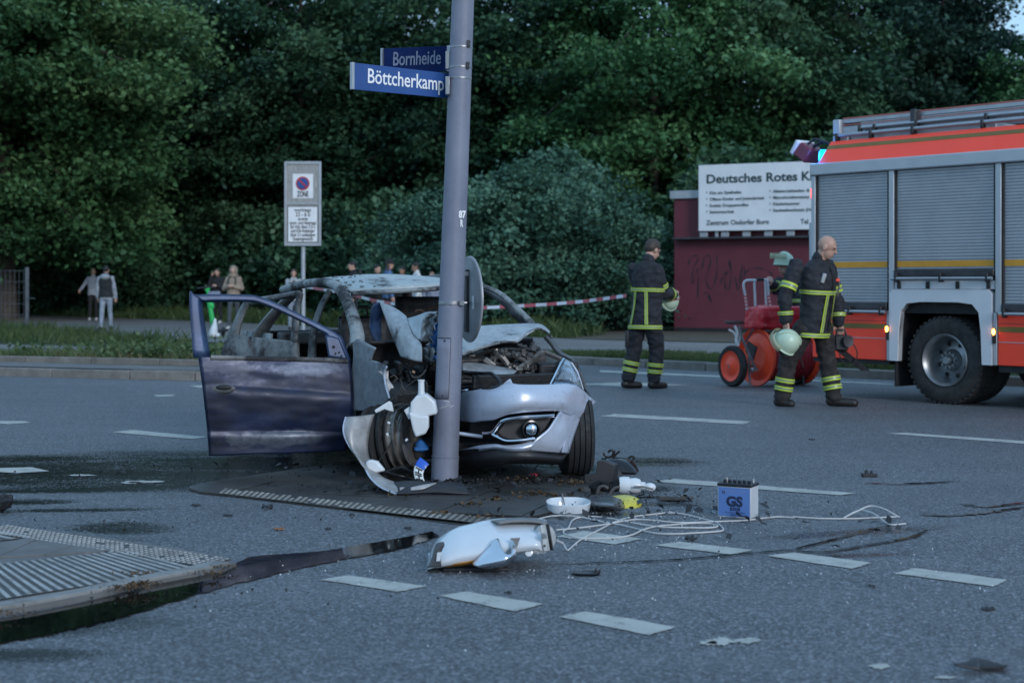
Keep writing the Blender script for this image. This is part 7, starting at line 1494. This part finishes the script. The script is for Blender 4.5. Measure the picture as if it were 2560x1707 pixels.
# yellow dome and smoked cover
yv = G(*Z5(775, 690)); yd = thing('yellow_cap', 'dusty yellow plastic dome lying by the white ring', 'plastic cap', yv)
m = MB(); m.lathe(yv+Vector((0, .16, .0)), (-.1, -.25, 1), [(.0, .12), (.012, .118), (.028, .095), (.04, .05), (.043, 0)], 32); o = part(m, 'dome', 'yellow_dome', yd, solid=.004); 
sv = G(*Z5(600, 705)); sd_ = thing('smoked_cover', 'dark smoked plastic cover under the yellow dome', 'plastic cover', sv); m = MB(); rows = [[G(*Z5(x, y), z_) for x, y, z_ in q] for q in (([(430, 590, .02), (560, 570, .05), (680, 575, .06), (760, 600, .04)]), ([(440, 640, .02), (560, 640, .055), (680, 650, .05), (790, 665, .01)]), ([(480, 690, .005), (580, 700, .01), (660, 700, .008), (760, 692, .004)]))]; m.patch(rows, 18, 12); part(m, 'cover', 'smoked_plastic', sd_, solid=.004)
# white jug
jv = G(*Z5(840, 555)); jg = thing('coolant_bottle', 'white plastic bottle on its side behind the yellow dome', 'bottle', jv)
m = MB(); a_ = jv+Vector((-.075, .06, .05)); b_ = jv+Vector((.065, .06, .045)); m.tube([a_, a_+Vector((.01, 0, 0)), a_.lerp(b_, .25), a_.lerp(b_, .5), a_.lerp(b_, .55), a_.lerp(b_, .8), b_, b_+Vector((.01, 0, 0))], [.03, .05, .055, .055, .046, .05, .042, .02], 14); part(m, 'bottle_body', 'milky_plastic', jg)
m = MB(); m.tube([b_, b_+Vector((.03, 0, -.004))], .028, 12); m.ball(b_+Vector((.06, 0, -.008)), (.04, .03, .028), 12, 8); part(m, 'bottle_neck', 'milky_plastic', jg)
m = MB(); m.tube([jv+Vector((.02, -.01, .05)), jv+Vector((.08, -.01, .05)), jv+Vector((.14, -.01, .035))], .006, 6); part(m, 'hose_stub', 'lamp_rim_grey', jg)
# black pieces
def slab(name, label, cat, Z, poly, d, th, mat='dark_plastic', bevel=.006):
    pts = [P(*Z(x, y), d) for x, y in poly]; b = sum(pts, Vector())/len(pts); t = thing(name, label, cat, (b.x, b.y, 0)); m = MB(); m.prism(pts, th); part(m, 'panel', mat, t, bevel=bevel); return t
slab('splash_panel', 'upright black L shaped plastic panel behind the tyre', 'plastic panel', Z5, [(430, 375), (520, 372), (535, 350), (540, 258), (602, 252), (705, 290), (700, 330), (690, 470), (600, 478), (430, 472)], 10.08, (.03, .05, 0))
hv_ = G(*Z5(760, 368)); hs = thing('lamp_housing', 'charred black headlamp housing lying behind the L shaped panel', 'car part', hv_)
m = MB(); m.patch([[P(*Z5(x, y), d_) for x, y in q] for q, d_ in (([(585, 240), (700, 232), (820, 250), (880, 300)], 10.9), ([(590, 265), (700, 250), (810, 275), (890, 345)], 10.72), ([(620, 330), (700, 345), (800, 368), (890, 362)], 10.66))], 18, 12); part(m, 'shell', 'gloss_black', hs, solid=.02)
for q in ([(600, 185), (620, 215), (680, 225), (720, 190), (745, 168)], [(640, 180), (665, 160), (690, 175), (680, 215)], [(700, 165), (690, 200), (650, 225)], [(820, 235), (850, 215), (878, 225), (860, 245)], [(850, 250), (885, 290), (910, 348)]): m = MB(); m.tube(catmull([P(*Z5(x, y), 10.8) for x, y in q], 12), .008, 6); part(m, 'bent_bracket', 'engine_black', hs)
cv = G(*Z5(630, 560)); cl = thing('crushed_hose', 'crushed black corrugated hose beside the white bottle', 'hose', cv); m = MB(); c_ = catmull([cv+Vector((-.09, .04, .02)), cv+Vector((-.03, .07, .05)), cv+Vector((.03, .05, .04)), cv+Vector((.09, .08, .06))], 40); m.tube(c_, [.03+.008*(i % 2) for i in range(40)], 10); part(m, 'hose', 'engine_black', cl)
for q in ([(545, 560), (560, 500), (600, 480), (640, 500)], [(650, 560), (700, 500), (740, 490)]): m = MB(); m.tube(catmull([P(*Z5(x, y), 9.35) for x, y in q], 12), .01, 6); part(m, 'hose_end', 'engine_grey', cl)
def scrap(label, px, py, w, h, n_, mat, cat='scrap', name='scrap_piece', lift=.02, seed=0, bend=.5):
    """thin crumpled flake resting on the ground"""
    r = random.Random(seed); b = G(px, py); t = thing(name, label, cat, b); m = MB(); rows = []
    for i in range(5):
        v = i/4; rows.append([b+Vector(((j/6-.5)*w+r.uniform(-.1, .1)*w*.5, (v-.5)*h*(1-.5*abs(j/6-.5)*2)+r.uniform(-.1, .1)*h, .004+lift*(bend*math.sin(j*1.1+seed)*math.sin(i*1.2)+.5)*r.uniform(.5, 1))) for j in range(7)])
    m.patch(rows, 18, 12); part(m, 'flake', mat, t, solid=.004); return t
scrap('brown charred flake right of the white bottle', 1690, 1252, .20, .12, 0, 'brown_scrap', seed=3, lift=.03); scrap('thin dark flake just right of the yellow dome', 1620, 1243, .14, .08, 0, 'smoked_plastic', seed=4)
scrap('black crumpled flake lying left of the foremost white dash row', 668, 1272, .06, .05, 0, 'dark_plastic', seed=5, lift=.03); scrap('brown dead leaf on the asphalt before the refuge', 697, 1326, .055, .035, 0, 'leaf_brown', 'leaf', 'dead_leaf', .015, 6)
scrap('tiny black flake behind the worn dash row', 1728, 1352, .06, .04, 0, 'dark_plastic', seed=7, lift=.03)
for k, (x, y, w_) in enumerate(((2030, 1100, .05), (1000, 1262, .04), (880, 1290, .03), (570, 1290, .05), (2470, 1525, .05), (2180, 1468, .03), (1270, 1485, .03), (820, 1325, .03), (1020, 1322, .04), (490, 1265, .05), (1130, 1300, .03))):
    scrap('small dark chip lying loose on the asphalt', x, y, w_, w_*.7, 0, 'dark_plastic', seed=20+k, lift=.012)['group'] = 'small dark chips on the asphalt'
mv = G(1465, 1438); mc = thing('mirror_shell', 'small dark mirror glass shell lying in front of the lantern', 'car part', mv)
m = MB(); m.lathe(mv+Vector((0, .02, .002)), (0, 0, 1), [(0, .06), (.008, .066), (.012, .06), (.010, .0)], 24); o = part(m, 'shell', 'gloss_black', mc); o.data.transform(Matrix.Diagonal((1.0, .6, 1, 1))); m = MB(); m.lathe(mv+Vector((-.01, .01, .0135)), (0, 0, 1), [(0, .046), (.001, 0)], 20); o = part(m, 'glass', 'smoked_plastic', mc); o.data.transform(Matrix.Diagonal((1.0, .6, 1, 1)))
m = MB(); m.prism([mv+Vector(q) for q in ((.03, .0, .01), (.065, .0, .01), (.066, .0, .028), (.052, 0, .018), (.045, 0, .034), (.035, 0, .016))], (0, .02, 0)); part(m, 'broken_tab', 'dark_plastic', mc)
bv = G(2450, 1668); bp_ = thing('bent_panel', 'bent black plastic piece in the bottom right corner', 'plastic panel', bv)
m = MB(); m.patch([[P(x, y, d_) for x, y in q] for q, d_ in (([(2385, 1660), (2415, 1668), (2440, 1672), (2450, 1675)], 5.2), ([(2420, 1655), (2430, 1648), (2446, 1646), (2448, 1660)], 5.26))], 12, 4); part(m, 'panel', 'dark_plastic', bp_, solid=.006)
m = MB(); m.patch([[P(x, y, d_) for x, y in q] for q, d_ in (([(2446, 1668), (2470, 1670), (2500, 1668), (2518, 1664)], 5.22), ([(2446, 1645), (2470, 1652), (2495, 1658), (2512, 1662)], 5.3))], 12, 4); part(m, 'panel', 'engine_black', bp_, solid=.006)
kv = G(10, 1280); ck = thing('charred_lump', 'charred black lump at the left edge of the road', 'car part', kv); m = MB(); rk = random.Random(8)
for k in range(9): m.box(kv+Vector((rk.uniform(-.12, .05), rk.uniform(-.04, .08), rk.uniform(.02, .07))), (.09, .07, .05), Matrix.Rotation(rk.uniform(0, 3), 3, 'Z') @ Matrix.Rotation(rk.uniform(-.6, .6), 3, 'X'))
fuse(m, 'lump', 'engine_black', ck, .006, .004, 30, 1)
ov = G(2175, 1192); ot = thing('sensor_block', 'small black block lying alone behind the battery', 'car part', ov); m = MB(); m.box(ov+Vector((0, .02, .012)), (.10, .05, .022)); m.box(ov+Vector((-.02, .02, .03)), (.02, .02, .03)); m.box(ov+Vector((.015, .02, .028)), (.015, .02, .025)); part(m, 'block', 'dark_plastic', ot, bevel=.003)
rv = G(1338, 1196, RZ); rt = thing('red_lens_scrap', 'small red broken lens under the front bumper', 'scrap', rv); m = MB()
for k in range(5): a = k*1.2; m.prism([rv+Vector((math.cos(a)*.012, math.sin(a)*.02, .01)), rv+Vector((math.cos(a)*.04, math.sin(a)*.03, .02+.01*(k % 2))), rv+Vector((math.cos(a+.7)*.04, math.sin(a+.7)*.03, .035))], (0, .004, .003))
fuse(m, 'lens', 'red_scrap', rt, .003, 0, 1, 0)
# number plate fragment
NP = [P(*ZC(868, 1084), 9.86), P(*ZC(960, 1156), 9.84), P(*ZC(915, 1330), 9.78), P(*ZC(815, 1310), 9.80)]
pt = thing('number_plate', 'bent white number plate fragment standing against the lamp post', 'number plate', (NP[3].x, NP[3].y, RZ)); nn = (NP[1]-NP[0]).cross(NP[3]-NP[0]).normalized(); nn = nn if nn.y < 0 else -nn
rows = []
for i in range(9):
    v = i/8; a, b = NP[0].lerp(NP[3], v), NP[1].lerp(NP[2], v); bow = math.sin(math.pi*v)*.022; rows.append([a+Vector((-bow, 0, 0)), a.lerp(b, .5)+Vector((-bow, 0, 0))+nn*.004, b+Vector((-bow, 0, 0))])
m = MB(); m.patch(rows, 9, 20); pl_ = part(m, 'plate', 'plate_white', pt, solid=.002)
m = MB(); m.patch([[q+nn*.003 for q in r] for r in rows[:4]], 9, 9); bl_ = part(m, 'euro_band', 'plate_blue', pt, solid=.001)
yd_ = (NP[0]-NP[1]).normalized(); xd_ = (NP[3]-NP[0]).normalized()
def np_pt(u, v, o=.004):
    i = min(7, int(v*8)); f = v*8-i; a = rows[i][0].lerp(rows[i+1][0], f); b = rows[i][2].lerp(rows[i+1][2], f); return a.lerp(b, u)+nn*o
m = MB()
def stroke(p0, p1, w_, mt, par):
    m = MB(); a, b = np_pt(*p0, .0065), np_pt(*p1, .0065); m.bar(a, b, w_, .0015, nn); part(m, 'plate_character', mt, par, smooth=False)
for v0 in (.44, .76):
    stroke((.15, v0), (.85, v0), .008, 'ink_black', pl_); stroke((.15, v0+.22), (.85, v0+.22), .008, 'ink_black', pl_); stroke((.5, v0), (.5, v0+.22), .008, 'ink_black', pl_)
text('D', .022, 'letter_white', 'lettering', bl_, np_pt(.78, .26), -yd_, -xd_, ext=.0005)
# glass crumbs
rngg = np.random.default_rng(77); cen = []
for (x, y, n_, sx, sy) in ((1700, 1340, 150, .5, .35), (1500, 1400, 130, .5, .5), (2000, 1380, 90, .7, .5), (1250, 1400, 90, .6, .5), (1650, 1290, 130, .25, .18), (1800, 1500, 90, .9, .7), (2250, 1480, 80, .6, .5), (1350, 1180, 70, .5, .2), (1100, 1230, 80, .5, .15), (900, 1450, 60, .7, .4)):
    c = np.array(G(x, y)); q = rngg.normal(size=(n_, 3))*np.array([sx, sy, 0])+c; q[:, 2] = .006; cen.append(q)
stuff('glass_crumbs', leaf_mesh('glass_crumbs', np.concatenate(cen), .006, rngg, up=.3, mats=('glass_crumb',), long=1.0), 'scattered crumbs of safety glass on the asphalt', 'glass')
cen = []
for (x, y, n_, sx, sy) in ((700, 1160, 220, .9, .45), (350, 1190, 110, 1.0, .4), (1000, 1230, 140, .5, .1), (300, 1310, 50, .5, .2), (1300, 1215, 160, .35, .15), (250, 1500, 60, .5, .12), (1550, 1260, 120, .3, .15), (1100, 1180, 160, .5, .2), (1500, 1300, 80, .8, .5)):
    c = np.array(G(x, y)); q = rngg.normal(size=(n_, 3))*np.array([sx, sy, 0])+c; q[:, 2] = .012+.03*(np.abs(q[:, 0]+.4) < 1.4)*(np.abs(q[:, 1]-9.7) < .9); cen.append(q)
shp = []
for (x, y, n_, sx, sy) in ((1300, 1205, 60, .4, .12), (1150, 1215, 40, .3, .1), (1560, 1245, 34, .3, .15), (1000, 1235, 30, .3, .08), (800, 1180, 40, .8, .25), (1470, 1300, 24, .4, .2), (1650, 1290, 20, .4, .2), (2000, 1330, 14, .6, .3)):
    c = np.array(G(x, y)); q = rngg.normal(size=(n_, 3))*np.array([sx, sy, 0])+c; q[:, 2] = .028; shp.append(q)
stuff('plastic_shards', leaf_mesh('plastic_shards', np.concatenate(shp), .034, rngg, up=.7, mats=('dark_plastic',), long=1.6), 'jagged dark plastic shards strewn on and beside the refuge', 'debris')
me_ = leaf_mesh('soot_crumbs', np.concatenate(cen), .013, rngg, up=.2, mats=('engine_black',), long=1.1); stuff('soot_crumbs', me_, 'black charred crumbs strewn round the wreck', 'debris')
bpy.data.scenes.remove(TMP)
